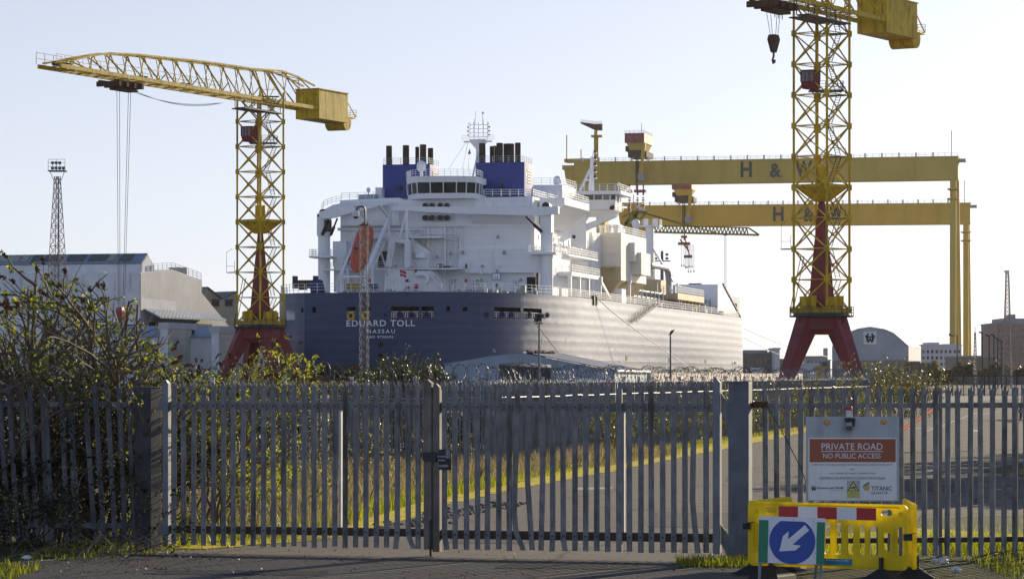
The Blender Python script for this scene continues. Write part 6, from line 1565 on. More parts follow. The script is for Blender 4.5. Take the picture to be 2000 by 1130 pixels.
for i, (x0, x1, y, mt) in enumerate(((1606, 1616, 706, 'container_blue'), (1775, 1797, 705, 'far_brown'), (1797.5, 1812, 708, 'far_brown'))):
    lab = ("stacked dark blue containers against the left side of the arched shed", "rust brown container stack at the right foot of the arched shed", "dull brown container stack farther right of the arched shed")[i]
    a, b_ = plane_pt(x0, y, (AA[0], AA[1] - 4), AU), plane_pt(x1, y, (AA[0], AA[1] - 4), AU); m = MB()
    for z in range(2):
        h = a.z / 2; m.box(a.x, b_.x, a.y, a.y + 6, z * h + .01, (z + 1) * h - .02)
        n = 12
        for k in range(n): x = a.x + (b_.x - a.x) * (k + .3) / n; m.box(x, x + .08, a.y - .06, a.y - .002, z * h + .15, (z + 1) * h - .15)
    tag(m.build("shipping_container", M[mt]), lab, "container", "containers by the arched shed")

# ---- far skyline
def far_block(name, label, x0, x1, y, d, mat, depth=30, roof=None, wins=None, extra=None, group=None):
    o = thing(name, label, "building", ((x0 + x1 - 2 * CX) / 2 / FPX * d, d, 0), 0, group); k = d / FPX; w = (x1 - x0) * k; h = CAM_Z + (HY - y) * k
    m = MB(); m.box(-w / 2, w / 2, 0, depth, 0, h); m.build("wall", M[mat], o)
    m = MB(); m.box(-w / 2 - .3, w / 2 + .3, -.3, depth + .3, h + .003, h + .5)
    for q in extra or (): m.box((q[0] - (x0 + x1) / 2) * k, (q[1] - (x0 + x1) / 2) * k, q[3], depth * .7, h + .51, CAM_Z + (HY - q[2]) * k)
    m.build("roof", M[roof or mat], o)
    if wins:
        rows, cols = wins
        for r_ in range(rows):
            for c_ in range(cols):
                ww = w / cols * .5; x = -w / 2 + w * (c_ + .5) / cols; z = h * (.25 + .68 * (r_ + .5) / rows) if rows > 1 else h * .6; hh = h / (rows + 1) * .42
                m = MB(); m.box(x - ww / 2, x + ww / 2, -.12, -.003, z - hh / 2, z + hh / 2); m.build("window", M['ship_glass'], o)
    return o
far_block("brick_tower", "tall brown brick office block at the right edge of the picture", 1948, 2040, 632, 1150, 'brick', 40, 'far_grey', (7, 12), [(1960, 2035, 621, 3), (1988, 1992, 612, 10)])
far_block("apartment_block", "white apartment block with stepped roof between the arched shed and the gantry legs", 1799, 1878, 675, 1250, 'far_white', 30, 'far_white', (4, 9), [(1815, 1836, 668, 2), (1845, 1870, 671, 4)])
far_block("warehouse", "long low brown warehouse behind the gantry legs, left of the brick block", 1880, 1950, 697, 1000, 'far_brown', 40, 'far_grey')
far_block("office_block", "dark low office block with white fin wall just right of the ship's bow", 1453, 1514, 690, 900, 'far_brown', 30, 'far_grey', (2, 8), [(1455, 1500, 683, 2)])
far_block("white_fin_building", "narrow white sided building between the bow and the crane's left red leg", 1513, 1523, 682, 890, 'far_white', 20, 'far_white', None, [(1516, 1522, 679, 2)])
far_block("grey_hall", "long pale grey hall seen between the right crane's red legs", 1550, 1606, 712, 820, 'far_white', 30, 'far_white')
far_block("grey_block", "dull grey block above the pale hall, between the red crane legs", 1575, 1612, 697, 1300, 'far_grey', 30, 'far_grey', (2, 5))
far_block("chimney_house", "small block with a square brick chimney between the red crane legs", 1604, 1622, 704, 1350, 'far_brown', 20, 'far_grey', None, [(1614, 1619, 679, 5)])
far_block("brick_block", "brown brick building left of the crane's red leg behind the lamp posts", 1523, 1552, 702, 1400, 'far_brown', 30, 'far_grey', (2, 5))
far_block("pale_hut", "small cream site hut standing low beyond the fence between the bow and red crane leg", 1472, 1489, 723, 560, 'ship_cream', 4, 'plastic_white')
far_block("yellow_cabin", "small yellow site cabin between the right crane's red legs", 1598, 1611, 720, 560, 'sign_gold', 4, 'crane_olive')
# far tree line and scrub as one mass each side
rs = np.random.RandomState(7)
def leaf_mesh(name, C, size, mat, parent=None, kind=None, aspect=.5, up=None, rs=rs):
    """one quad per leaf at centres C; size (lo, hi)"""
    n = len(C); C = np.asarray(C, float)
    L = rs.uniform(size[0], size[1], n)[:, None]
    d = rs.normal(size=(n, 3)); 
    if up is not None: d += np.asarray(up)
    d /= np.linalg.norm(d, axis=1)[:, None]
    s = np.cross(d, rs.normal(size=(n, 3))); s /= np.linalg.norm(s, axis=1)[:, None]
    nn = np.cross(d, s)
    v = np.stack([C - d * L * .5, C + s * L * aspect * .5 + nn * L * .08, C + d * L * .5, C - s * L * aspect * .5 + nn * L * .08], 1).reshape(-1, 3)
    me = bpy.data.meshes.new(name); me.vertices.add(4 * n); me.vertices.foreach_set("co", v.ravel().astype(np.float32))
    me.loops.add(4 * n); me.loops.foreach_set("vertex_index", np.arange(4 * n, dtype=np.int32))
    me.polygons.add(n); me.polygons.foreach_set("loop_start", np.arange(0, 4 * n, 4, dtype=np.int32)); me.update(calc_edges=True); me.validate()
    me.materials.append(mat)
    o = bpy.data.objects.new(name, me); COL.objects.link(o)
    if parent is not None: o.parent = parent
    if kind: o["kind"] = kind
    return o
def scrub(name, x0, x1, ytop, d, n, size, mat, rough=.5, kind="stuff", dep=20):
    x = rs.uniform(x0, x1, n); h = (CAM_Z + (HY - ytop) / FPX * d) * (.55 + .45 * np.abs(np.sin(x * .13) * np.sin(x * .047 + 1)))
    z = h * rs.uniform(0, 1, n) ** .7; y = d + rs.uniform(0, dep, n); X = (x - CX) / FPX * y
    return leaf_mesh(name, np.stack([X, y, z], 1), size, mat, None, kind, .7)
tag(scrub("far_scrub", 1798, 2010, 704, 900, 6000, (1.0, 2.4), M['leaf_brown']), "brown winter scrub in front of the far buildings at right", "scrub")
# mesh-panel fence across the far end of the road
ff = thing("mesh_fence", "dark posted mesh fence across the far end of the road at right", "fence", (0, 0, 0))
p, q = Vector((56.5, 394, 0)), Vector((66.5, 388, 0)); m = MB()
for k in range(9): c = p.lerp(q, k / 8); mp_ = MB(); mp_.bar(c, c + Vector((0, 0, 2.6)), .12); mp_.build("fence_post", M['dark_steel'], ff)
m.bar(p + Vector((0, 0, 2.55)), q + Vector((0, 0, 2.55)), .1); m.build("top_rail", M['dark_steel'], ff); m = MB(); m.bar(p + Vector((0, 0, .15)), q + Vector((0, 0, .15)), .1); m.build("bottom_rail", M['dark_steel'], ff)
m = MB()
for k in range(66): c = p.lerp(q, k / 65); m.bar(c + Vector((0, .06, .15)), c + Vector((0, .06, 2.5)), .05)
m.build("mesh_panel", M['galv_dull'], ff, fix=False)
gr_ = thing("crash_barrier", "short galvanised crash barrier at the right edge of the picture, beyond the fence", "crash barrier", (0, 0, 0))
p, q = G(1984, 818), G(2012, 823)
for z in (.5, .75): m = MB(); m.bar(p + Vector((0, 0, z)), q + Vector((0, 0, z)), .08, .14); m.build("rail", M['galv'], gr_)
for k in range(4): c = p.lerp(q, k / 3); m = MB(); m.bar(c, c + Vector((0, 0, .8)), .1); m.build("post", M['dark_steel'], gr_)
fr_ = thing("far_palisade", "bit of dark palisade fence beyond the crash barrier at the right edge", "fence", (0, 0, 0))
m = MB(); p, q = Vector((29.2, 176, 0)), Vector((33, 178, 0))
for k in range(22): c = p.lerp(q, k / 21); m.box(c.x - .035, c.x + .035, c.y - .01, c.y + .01, .1, 2.4)
for z in (.5, 1.9): m.bar(p + Vector((0, .04, z)), q + Vector((0, .04, z)), .05)
m.build("pale_panel", M['galv_dull'], fr_, fix=False)
# mooring ropes
for nm, lab, pts in (("mooring_rope", "thick dark mooring rope slanting down the bright hull side to the quay", (on_b(1163, 576, 25.2), on_b(1180, 605, 25.8), on_b(1350, 720, 33))), ("mooring_rope", "mooring rope from the starboard quarter down behind the derelict shed", (hull_pt(1038, 623, .1)[0], hull_pt(1052, 645, .6)[0] , on_s(1094, 694, -2))), ("mooring_rope", "slack mooring line drooping across the dark transom from the yellow fairleads", (hull_pt(590, 623, .15)[0], hull_pt(640, 620, .6)[0], hull_pt(680, 613, .25)[0]))):
    P3 = [Mship @ Vector(p) for p in pts]; c = []
    for k in range(13):
        t = k / 12; c.append(P3[0] * (1 - t) ** 2 + P3[1] * (2 * t * (1 - t)) + P3[2] * t * t)
    m = MB(); m.path(c, .07 if "slack" not in lab else .04, 5); tag(m.build(nm, M['rope'], fix=False), lab, "rope", "mooring ropes of the ship")
for (x0, y0, x1, y1), lab in (((1453, 641, 1620, 697), "upper bow mooring line running from the bow to the right"), ((1453, 659, 1600, 716), "lower bow mooring line running from the bow to the right")):
    a, b_ = P(x0, y0, 735), P(x1, y1, 900); m = MB(); m.path([a.lerp(b_, t) - Vector((0, 0, 3 * 4 * t * (1 - t) * .3)) for t in [k / 10 for k in range(11)]], .08, 4); tag(m.build("mooring_rope", M['rope'], fix=False), lab, "rope", "mooring ropes of the ship")
# ================================================================ PALISADE GATES AND FENCES
def pale_mesh(h0, h1, bend=None, half=.039, tips=True):
    """W-section pale with a splayed triple point. bend: list of (z, dx, dy) shifts."""
    xs = [-1, -.72, -.22, .22, .72, 1]; ys = [0, -.016, -.003, -.003, -.016, 0]
    zs = sorted(set([h0, h1 - .15] + ([b[0] for b in bend] if bend else [h0 + (h1 - h0) * k / 4 for k in (1, 2, 3)])))
    def sh(z):
        if not bend: return 0, 0
        if z <= bend[0][0]: return bend[0][1:]
        for a, b in zip(bend, bend[1:]):
            if a[0] <= z <= b[0]:
                t = (z - a[0]) / (b[0] - a[0]); return a[1] + (b[1] - a[1]) * t, a[2] + (b[2] - a[2]) * t
        return bend[-1][1:]
    m = MB(); n = 6
    loops = []
    for z in zs:
        dx, dy = sh(z)
        loops.append([(x * half + dx, y + dy, z) for x, y in zip(xs, ys)] + [(x * half * .97 + dx, y + dy + .004, z) for x, y in zip(xs[::-1], ys[::-1])])
    m.loft(loops)
    if tips:
        z = zs[-1]; dx, dy = sh(z)
        for i0, i1, tx, ty, tz in ((0, 2, -.046, -.035, h1 - .035), (1, 4, 0, -.004, h1), (3, 5, .046, -.035, h1 - .035)):
            a = (xs[i0] * half + dx, ys[i0] + dy, z + .0005); b = (xs[i1] * half + dx, ys[i1] + dy, z + .0005)
            mx = (a[0] + b[0]) / 2; w = (b[0] - a[0]) / 2
            zz = z + .055
            c = (mx + (tx - mx + dx) * .45 + w * .95, dy + ty * .4, zz); d = (mx + (tx - mx + dx) * .45 - w * .95, dy + ty * .4, zz); t = (tx + dx, ty + dy, tz)
            o = len(m.v); m.v += [a, b, c, d, t] + [(p[0], p[1] + .004, p[2]) for p in (a, b, c, d, t)]
            m.f += [(o, o + 1, o + 2, o + 3), (o + 3, o + 2, o + 4), (o + 6, o + 5, o + 8, o + 7), (o + 7, o + 8, o + 9), (o + 1, o + 6, o + 7, o + 2), (o + 2, o + 7, o + 9, o + 4), (o + 5, o, o + 3, o + 8), (o + 8, o + 3, o + 4, o + 9)]
    return m
def line_t(px, A, u):
    w = (px - CX) / FPX; return (w * A[1] - A[0]) / (u[0] - w * u[1])
GA, GB = Vector((-4.83, 43.1, 0)), Vector((2.79, 40.9, 0)); gu = (GB - GA).normalized(); grz = math.atan2(gu.y, gu.x)
def gl(px): return line_t(px, GA, gu)
M['pale_streak'] = paint('pale_streak', (.245, .24, .236), .55, metal=.15, var=.35, vs=6, dirt=(.045, .032, .024), dirt_amt=.8, ds=4.5, dth=(.50, .68))
M['stile_tan'] = paint('stile_tan', (.20, .175, .14), .6, metal=.15, var=.35, vs=4, dirt=(.09, .06, .04), dirt_amt=.8, ds=3)
std = None
def add_pale(root, x, h0, h1, bend=None, lean=0.0, y=0.0, mat=None, dz=0.0):
    global std
    if bend is None and (h0, h1) == (.10, 2.40) and std is not None:
        o = bpy.data.objects.new("pale", std); COL.objects.link(o); o.parent = root
    else:
        m = pale_mesh(h0, h1, bend); o = m.build("pale", mat or M['pale_streak'], root, fix=False)
        if bend is None and (h0, h1) == (.10, 2.40): std = o.data
    o.location = (x, y, dz); o.rotation_euler = (0, lean, 0); return o
def bar_box(root, name, x0, x1, y0, y1, z0, z1, mat): m = MB(); m.box(x0, x1, y0, y1, z0, z1); return m.build(name, mat, root)
def leaf_gate(label, xs, stiles, x0, x1, rz, mid, bends, hinge_right):
    root = thing("gate_leaf", label, "gate", GA, grz, "pair of palisade gates")
    rnd = random.Random(int(x0 * 7 + 3))
    for px in xs:
        b = bends.get(px); x = gl(px)
        add_pale(root, x, .10, 2.40, b, rnd.uniform(-.004, .004), -.03, dz=rnd.uniform(-.012, .008))
    for z0, z1 in rz:
        r = MB(); r.box(x0, x1, .0, .05, z0, z1); r.box(x0, x1, 0.05, .10, z1 - .012, z1); r.box(x0, x1, 0.05, .10, z0, z0 + .012)
        ro = r.build("rail", M['galv_dull'] if z0 > 1 else M['rusty_rail'], root)
        for px in xs: bo = MB(); x = gl(px); bo.tube((x, -.055, (z0 + z1) / 2), (x, -.03, (z0 + z1) / 2), .012, n=6); bo.build("rail_bolt", M['dark_steel'], ro)
    for a, b, z0, z1, mt, y0, y1 in stiles:
        m = MB(); m.box(gl(a), gl(b), y0, y1, z0, z1 - .06); xm = (gl(a) + gl(b)) / 2
        m.loft([[(gl(a), y0, z1 - .0597), (gl(b), y0, z1 - .0597), (gl(b), y1, z1 - .0597), (gl(a), y1, z1 - .0597)], [(gl(a) + .02, y0, z1), (gl(a) + .05, y0, z1), (gl(a) + .05, y1, z1 - .02), (gl(a) + .02, y1, z1 - .02)]])
        m.build("stile", M[mt], root)
    m = MB(); m.box(gl(mid) - .012, gl(mid) + .022, .0, .07, rz[0][1] + .002, rz[1][0] - .002); m.build("mid_stile", M['galv_sunlit'], root)
    return root
LX = [341, 360.5, 379.5, 399, 418.5, 438, 457, 476, 496, 516.5, 536, 556, 575.5, 595.5, 615, 635.5, 655.5, 675.5, 696, 716, 736.5, 756.5, 777, 798.5, 818]
bl_ = {798.5: [(.10, .10, -.06), (.24, .02, -.01), (.34, 0, 0), (2.2, 0, 0)], 777: [(.10, -.02, -.02), (.22, -.01, 0), (.34, 0, 0), (2.2, 0, 0)], 575.5: [(.1, 0, 0), (1.2, .012, 0), (2.2, -.005, 0)]}
LX_ROOT = leaf_gate("left leaf of the grey palisade gate, in front of the leafy bush", LX, [(320, 331, .08, 2.41, 'galv_dull', -.05, .06), (831, 846, .09, 2.42, 'stile_tan', -.08, .05)], gl(322), gl(840), [(.26, .37), (1.99, 2.10)], 663, bl_, False)
RX = [869.5, 890.5, 912.5, 934, 953, 975, 996, 1013, 1036.5, 1058.5, 1080.5, 1101.5, 1124, 1145, 1166.5, 1188, 1230.5, 1252.5, 1273.5, 1295.5, 1317, 1339, 1358, 1380]
br_ = {1013: [(.13, .09, -.09), (.33, -.02, -.02), (.6, -.05, -.01), (1.2, -.035, 0), (1.9, -.01, 0), (2.3, 0, 0)], 1036.5: [(.1, .03, 0), (.5, .0, 0), (1.0, -.035, 0), (1.4, -.04, 0), (2.2, -.01, 0)], 1058.5: [(.1, -.005, 0), (1.2, .01, .02), (2.2, 0, 0)],
       1080.5: [(.1, -.012, 0), (.26, .0, 0), (.4, 0, 0), (2.2, 0, 0)], 1101.5: [(.12, .035, -.05), (.25, .0, 0), (2.2, 0, 0)], 1358: [(.1, .05, -.03), (.45, .0, 0), (.8, -.03, 0), (1.6, -.015, 0), (1.9, 0, 0), (2.3, .01, 0)], 869.5: [(.13, .05, -.06), (.3, 0, 0), (2.2, 0, 0)]}
RX_ROOT = leaf_gate("right leaf of the grey palisade gate with two buckled pales, beside the square steel post", RX, [(847.5, 861, .06, 2.36, 'stile_tan', -.06, .06), (1393.5, 1407.5, .09, 2.43, 'galv_dull', -.05, .07)], gl(850), gl(1400), [(.24, .36), (1.98, 2.10)], 1216, br_, True)
m = MB(); m.box(gl(1205), gl(1216), -.05, -.002, .10, 2.28); m.build("stile", M['pale_streak'], RX_ROOT)
# lock plates and slide bolt on the meeting stiles
lk = MB(); lk.box(gl(831), gl(857), -.13, -.085, 1.30, 1.42); lk.box(gl(860), gl(884), -.075, -.065, 1.18, 1.46) ; k1 = lk.build("lock_plate", M['dark_steel'], RX_ROOT)
lk = MB(); lk.box(gl(862), gl(880), -.12, -.076, 1.22, 1.25); lk.tube((gl(858), -.10, 1.36), (gl(881), -.10, 1.36), .015, n=8); lk.tube((gl(860), -.10, 1.31), (gl(874), -.10, 1.31), .015, n=8); lk.box(gl(876), gl(884), -.13, -.076, 1.34, 1.45); lk.build("slide_bolt", M['galv'], k1)
db = MB(); db.tube((gl(845), -.095, -.0), (gl(845), -.095, .5), .016, n=8); db.build("drop_bolt", M['rusty_rail'], LX_ROOT)
for px0, px1 in ((1408, 1424),):
    for z in (.29, 2.04):
        m = MB(); a, b = gl(px0), gl(px1 + 2); m.extr([(a, .0, z - .06), (b, .0, z - .06), (b, .0, z + .02), (a, .0, z + .2)], (0, .012, 0)); m.tube((b - .02, .0, z - .2), (b - .02, .0, z + .02), .022, n=8); m.extr([(a, .0, z - .061), (b, .0, z - .061), (b, .0, z - .3)], (0, .012, 0)); m.build("hinge", M['galv_dull'], RX_ROOT)
for z in (.29, 2.04):
    m = MB(); a, b = gl(308), gl(321); m.extr([(a, .0, z - .06), (b, .0, z - .06), (b, .0, z + .2), (a, .0, z + .02)], (0, .012, 0)); m.build("hinge", M['galv_dull'], LX_ROOT)
# square gate posts
def gate_post(px0, px1, d, top, label, rz, mat='post_steel'):
    w = (px1 - px0) / FPX * d; o = thing("gate_post", label, "gate post", (((px0 + px1) / 2 - CX) / FPX * d, d, 0), rz, "square steel gate posts")
    m = MB(); m.box(-w / 2, w / 2, -w / 2, w / 2, 0, top); p = m.build("post", M[mat], o)
    bv = p.modifiers.new("bevel", 'BEVEL'); bv.width = .012; bv.segments = 2
    m = MB(); m.box(-w / 2 - .004, w / 2 + .004, -w / 2 - .004, w / 2 + .004, top + .0, top + .006); m.build("post_cap", M['galv_dull'], o); return o
gate_post(1425.5, 1466, 40.9, 2.38, "tall square steel gate post at the right gate leaf, next to the private road sign", R(-15))
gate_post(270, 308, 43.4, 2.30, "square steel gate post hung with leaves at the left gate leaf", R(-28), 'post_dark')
# right-hand fence run
FA, FB = Vector((3.25, 40.95, 0)), Vector((7.6, 41.6, 0)); fu_ = (FB - FA).normalized()
rf_ = thing("palisade_fence", "grey palisade fence at right carrying the private road sign", "fence", FA, math.atan2(fu_.y, fu_.x))
def fl_(px): return line_t(px, FA, fu_)
x = 1495
rnd = random.Random(8)
while x < 2420:
    add_pale(rf_, fl_(x), .10, 2.40, None, rnd.uniform(-.008, .008), -.03, dz=-.06 + rnd.uniform(-.01, .01)); x += 22.1
for z0, z1 in ((.22, .29), (2.03, 2.10)):
    m = MB(); m.box(fl_(1467), fl_(2430), 0, .05, z0, z1); m.box(fl_(1467), fl_(2430), 0.05, .09, z1 - .01, z1); m.build("rail", M['galv_dull'] if z0 > 1 else M['rusty_rail'], rf_)
m = MB(); m.box(fl_(1469), fl_(1498), -.065, -.001, 2.05, 2.12); m.build("rail_end", M['rust'], rf_)
for px in (1650, 1836, 1985, 2340):
    m = MB(); m.box(fl_(px), fl_(px) + .06, .1, .19, 0, 2.3); m.build("post", M['galv_dull'], rf_)
# left-hand fence run, leaning and overgrown
EA, EB = Vector((-5.15, 43.5, 0)), Vector((-7.9, 44.3, 0)); eu = (EA - EB).normalized()
lf_ = thing("palisade_fence", "leaning palisade fence at left, half buried in brambles and leaves", "fence", EB, math.atan2(eu.y, eu.x))
def el_(px): return line_t(px, EB, eu)
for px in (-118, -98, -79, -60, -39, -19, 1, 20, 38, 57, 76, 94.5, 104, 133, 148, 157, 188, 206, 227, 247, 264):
    add_pale(lf_, el_(px), .10, 2.36, None, -.045 + rnd.uniform(-.03, .02), -.03, M['pale_shaded'])
for z0, z1 in ((.3, .37), (2.02, 2.09)):
    m = MB(); m.box(el_(-130), el_(272), 0, .05, z0, z1); m.build("rail", M['galv_dull'], lf_)

# ---- second palisade fence running back beside the road, razor wire on top
line2 = [Vector(p) for p in ((-10.5, 69.0, 0), (-8.3, 71.5, 0), (-.55, 83, 0), (3.2, 101, 0), (9.4, 128, 0), (15.4, 156, 0), (21.4, 184, 0))]
f2 = thing("palisade_fence", "long palisade fence running back along the road verge behind the gates, topped with razor wire", "fence", (0, 0, 0))
seg = [0.0]
for a, b in zip(line2, line2[1:]): seg.append(seg[-1] + (b - a).length)
def l2(t):
    i = 1
    while i < len(seg) - 1 and seg[i] < t: i += 1
    f = (t - seg[i - 1]) / (seg[i] - seg[i - 1]); return line2[i - 1].lerp(line2[i], f), (line2[i] - line2[i - 1]).normalized()
t = 0.0; bay = 2.75; rnd = random.Random(2)
while t < seg[-1] - 1:
    p, u = l2(t + .01); n = Vector((-u.y, u.x, 0))
    m = MB(); m.bar(p + n * .08, p + n * .08 + Vector((0, 0, 2.45)), .1, .1); m.build("post", M['galv_sunlit'], f2)
    m = MB(); k = 0
    while k * .155 < bay and t + k * .155 < seg[-1]:
        c, u = l2(t + k * .155 + .08); n = Vector((-u.y, u.x, 0)); le = rnd.uniform(-.01, .01)
        up = Vector((le, 0, 1)); z0, z1 = rnd.uniform(.03, .08), 2.4 + rnd.uniform(-.02, .02)
        for s0, s1, y0, y1 in ((-.040, -.014, .012, -.022), (-.014, .014, -.022, -.022), (.014, .040, -.022, .012)):
            a, b = c + u * s0 - n * y0, c + u * s1 - n * y1
            m.quad(a + up * z0, b + up * z0, b + up * (z1 - .14), a + up * (z1 - .14))
        for tx, ox in ((-.045, -.03), (0, 0), (.045, -.03)):
            a = c + u * (tx * .55 - .013) + n * .014 + up * (z1 - .141); b = c + u * (tx * .55 + .013) + n * .014 + up * (z1 - .141); a2 = c + u * tx + n * (.014 - ox) + up * (z1 - (0 if tx == 0 else .03))
            m.add([a, b, a2], [(0, 1, 2)])
        k += 1
    m.build("pale_panel", M['galv_dull'], f2, fix=False)
    a, _ = l2(t); b, _ = l2(min(seg[-1], t + bay)); 
    for z in (.45, 2.02): m = MB(); m.bar(a + n * .05 + Vector((0, 0, z)), b + n * .05 + Vector((0, 0, z)), .05, .06); m.build("rail", M['galv'], f2)
    m = MB(); m.tube(a - n * .05 + Vector((0, 0, 1.87)), b - n * .05 + Vector((0, 0, 1.87 + rnd.uniform(-.02, .02))), .02, n=8); m.build("sun_line_tube", M['galv'], f2)  # tube added to draw the bright sunlit line along the rail
    t += bay
def razor(t0, t1, r, pitch, z, label):
    m = MB(); pts = []; n = int((t1 - t0) / pitch * 18); rn = random.Random(5)
    for i in range(n):
        a = 2 * math.pi * i / 18; t = t0 + pitch * i / 18; p, u = l2(t); nn = Vector((-u.y, u.x, 0)); rr = r * (1 + .08 * math.sin(t * 2.1) + .05 * math.sin(t * 5.3)); zz = z - .07 + .06 * math.sin(t * .9) + .04 * math.sin(t * 2.7)
        pts.append(p + u * (.16 * math.sin(a * .5 + 1) + .1 * math.cos(a)) + nn * (rr * math.cos(a)) + Vector((0, 0, zz + rr * math.sin(a))))
    m.path(pts, .0065, 3)
    for i in range(0, n - 1, 2):
        p = pts[i]; d = (pts[i + 1] - p).normalized(); s = d.cross(Vector((rn.uniform(-1, 1), rn.uniform(-1, 1), rn.uniform(-1, 1)))).normalized()
        m.add([p - d * .02, p + d * .02, p + s * .035, p - s * .035], [(0, 2, 1, 3)])
    o = m.build("razor_wire", M['wire'], fix=False); return tag(o, label, "razor wire", "coils along the far palisade")
razor(2.0, 17.5, .24, .27, 2.56, "razor wire coil on the far palisade, left stretch before the bushes")
razor(17.5, 62, .26, .32, 2.56, "razor wire coil on the far palisade, before the derelict shed")
razor(62, seg[-1], .30, .42, 2.56, "razor wire coil on the far palisade, distant end below the red crane legs")
# collapsed chain-link panel leaning in the bushes behind the left leaf
cp_ = thing("chain_link_panel", "collapsed white framed chain-link panel among the bushes behind the left gate leaf", "fence panel", (0, 0, 0))
q = [P(x, y, d) for x, y, d in ((352, 855, 60), (432, 838, 61), (512, 985, 59.5), (440, 1000, 58))]
m = MB()
for a, b in zip(q, q[1:] + q[:1]): m.bar(a, b, .035)
m.bar(q[0].lerp(q[3], .5), q[1].lerp(q[2], .5), .03); m.bar(q[0].lerp(q[1], .5), q[3].lerp(q[2], .5), .03); m.build("frame", M['plastic_white'], cp_)
m = MB()
for k in range(1, 26):
    f = k / 26; m.bar(q[0].lerp(q[1], f), q[0].lerp(q[3], f), .006) ; m.bar(q[3].lerp(q[2], f), q[1].lerp(q[2], f), .006); m.bar(q[0].lerp(q[1], f), q[1].lerp(q[2], 1 - f), .006); m.bar(q[0].lerp(q[3], 1 - f), q[3].lerp(q[2], f), .006)
m.build("wire_mesh", M['wire'], cp_, fix=False)

# ================================================================ PRIVATE ROAD SIGN
SD = 41.0; kx = SD / FPX
sg = thing("road_sign", "private road sign on a bare metal sheet with amber lamps, fixed to the right fence", "sign", ((1666 - CX) / FPX * SD, SD, 0))
def sx(px): return (px - 1666) * kx
def sz(py): return CAM_Z + (HY - py) * kx
def zp(x, y): return 1560 + x / 5.65, 790 + y / 5.65
def rect(name, x0, y0, x1, y1, yf, mat, parent, t=.004):
    a, b = zp(x0, y0), zp(x1, y1); m = MB(); m.box(sx(a[0]), sx(b[0]), yf, yf + t, sz(b[1]), sz(a[1])); return m.build(name, mat, parent)
bd = rect("backing_sheet", 80, 132, 1108, 1062, -.004, M['steel_plate'], sg, .012)
pnl = rect("sign_panel", 104, 362, 1080, 1052, -.0085, M['sign_white'], sg)
rect("brown_band", 119, 376, 1069, 631, -.0115, M['sign_brown'], pnl, .0028)
def stext(t, x0, x1, yb, yt, mat, yf=-.0135, bold=0.0, name="lettering"):
    a, b = zp(x0, yb), zp(x1, yt); return put_text(t, (sx(a[0]), yf, sz(a[1])), (1, 0, 0), (0, 0, 1), sx(b[0]) - sx(a[0]), sz(b[1]) - sz(a[1]), mat, pnl, name, bold)
stext("PRIVATE ROAD", 250, 925, 496, 422, M['white_letter'], bold=.004); stext("NO PUBLIC ACCESS", 268, 903, 590, 534, M['white_letter'], bold=.004)
rect("underline", 245, 508, 930, 516, -.0135, M['white_letter'], pnl, .0015)
for t, x0, x1, yb, yt in (("ENTRY INTO THIS AREA WITHOUT AUTHORISATION IS A BREACH OF SECURITY", 147, 1033, 668, 652), ("AND", 567, 615, 716, 700), ("WILL RENDER YOU LIABLE TO PROSECUTION", 338, 843, 762, 746), ("ANY BREACH WILL BE REPORTED TO BELFAST HARBOUR POLICE", 229, 952, 810, 794)):
    stext(t, x0, x1, yb, yt, M['sign_black'], -.0105, .006)
rect("underline", 229, 813, 952, 817, -.0105, M['sign_black'], pnl, .0015)
stext("Harland and Wolff", 205, 493, 928, 902, M['sign_black'], -.0105, .02); stext("Heavy Industries Ltd", 338, 493, 948, 937, M['sign_black'], -.0105)
stext("TITANIC", 798, 1030, 945, 897, M['sign_black'], -.0105, .01); stext("QUARTER", 798, 988, 988, 956, M['sign_black'], -.0105)
m = MB()
def sl_(x0, y0, x1, y1, w): a, b = zp(x0, y0), zp(x1, y1); m.bar((sx(a[0]), -.0105, sz(a[1])), (sx(b[0]), -.0105, sz(b[1])), .003, w * kx / 5.65, up=(0, 0, 1)) if abs(x1 - x0) > abs(y1 - y0) * .02 else m.box(sx(a[0]) - w * kx / 11.3, sx(a[0]) + w * kx / 11.3, -.0115, -.009, sz(b[1]), sz(a[1]))
for s in ((152, 887, 152, 935), (176, 887, 176, 935), (148, 910, 180, 910), (136, 903, 150, 945), (150, 945, 164, 918), (164, 918, 178, 945), (178, 945, 192, 903)): sl_(*s, 7)
m.build("shipyard_monogram", M['sign_black'], pnl)
for i, (x, y) in enumerate(((712, 945), (712, 900), (725, 885), (740, 872), (756, 862))): pass
m = MB(); pp_ = [zp(x, y) for x, y in ((724, 944), (780, 944), (780, 870), (752, 874), (732, 888), (722, 905))]; m.extr([(sx(a), -.0105, sz(b)) for a, b in pp_], (0, .0015, 0)); m.build("quarter_emblem", M['sign_gold'], pnl)
m = MB()
for x0, y0, x1, y1 in ((712, 918, 721, 895), (716, 894, 730, 880), (731, 884, 748, 868), (749, 872, 766, 858), (767, 866, 781, 853)): a, b = zp(x0, y0), zp(x1, y1); m.box(sx(a[0]), sx(b[0]), -.0115, -.009, sz(a[1]), sz(b[1]))
m.build("quarter_emblem", M['sign_black'], pnl)
cc = rect("camera_notice", 530, 832, 674, 1026, -.0105, M['steel_plate'], pnl, .0015)
rect("notice_band", 534, 956, 671, 1023, -.0122, M['sign_yellow'], cc, .0015)
def tri(name, pts, yf, mat): m = MB(); m.extr([(sx(zp(*p)[0]), yf, sz(zp(*p)[1])) for p in pts], (0, .0013, 0)); return m.build(name, mat, cc)
tri("warning_triangle", ((600, 836), (667, 950), (533, 950)), -.0122, M['sign_black']); tri("warning_field", ((600, 852), (653, 943), (547, 943)), -.0137, M['sign_yellow'])
tri("camera_symbol", ((568, 912), (622, 898), (628, 910), (574, 926)), -.0152, M['sign_black']); tri("camera_symbol", ((612, 912), (632, 930), (622, 934), (604, 916)), -.0152, M['sign_black'])
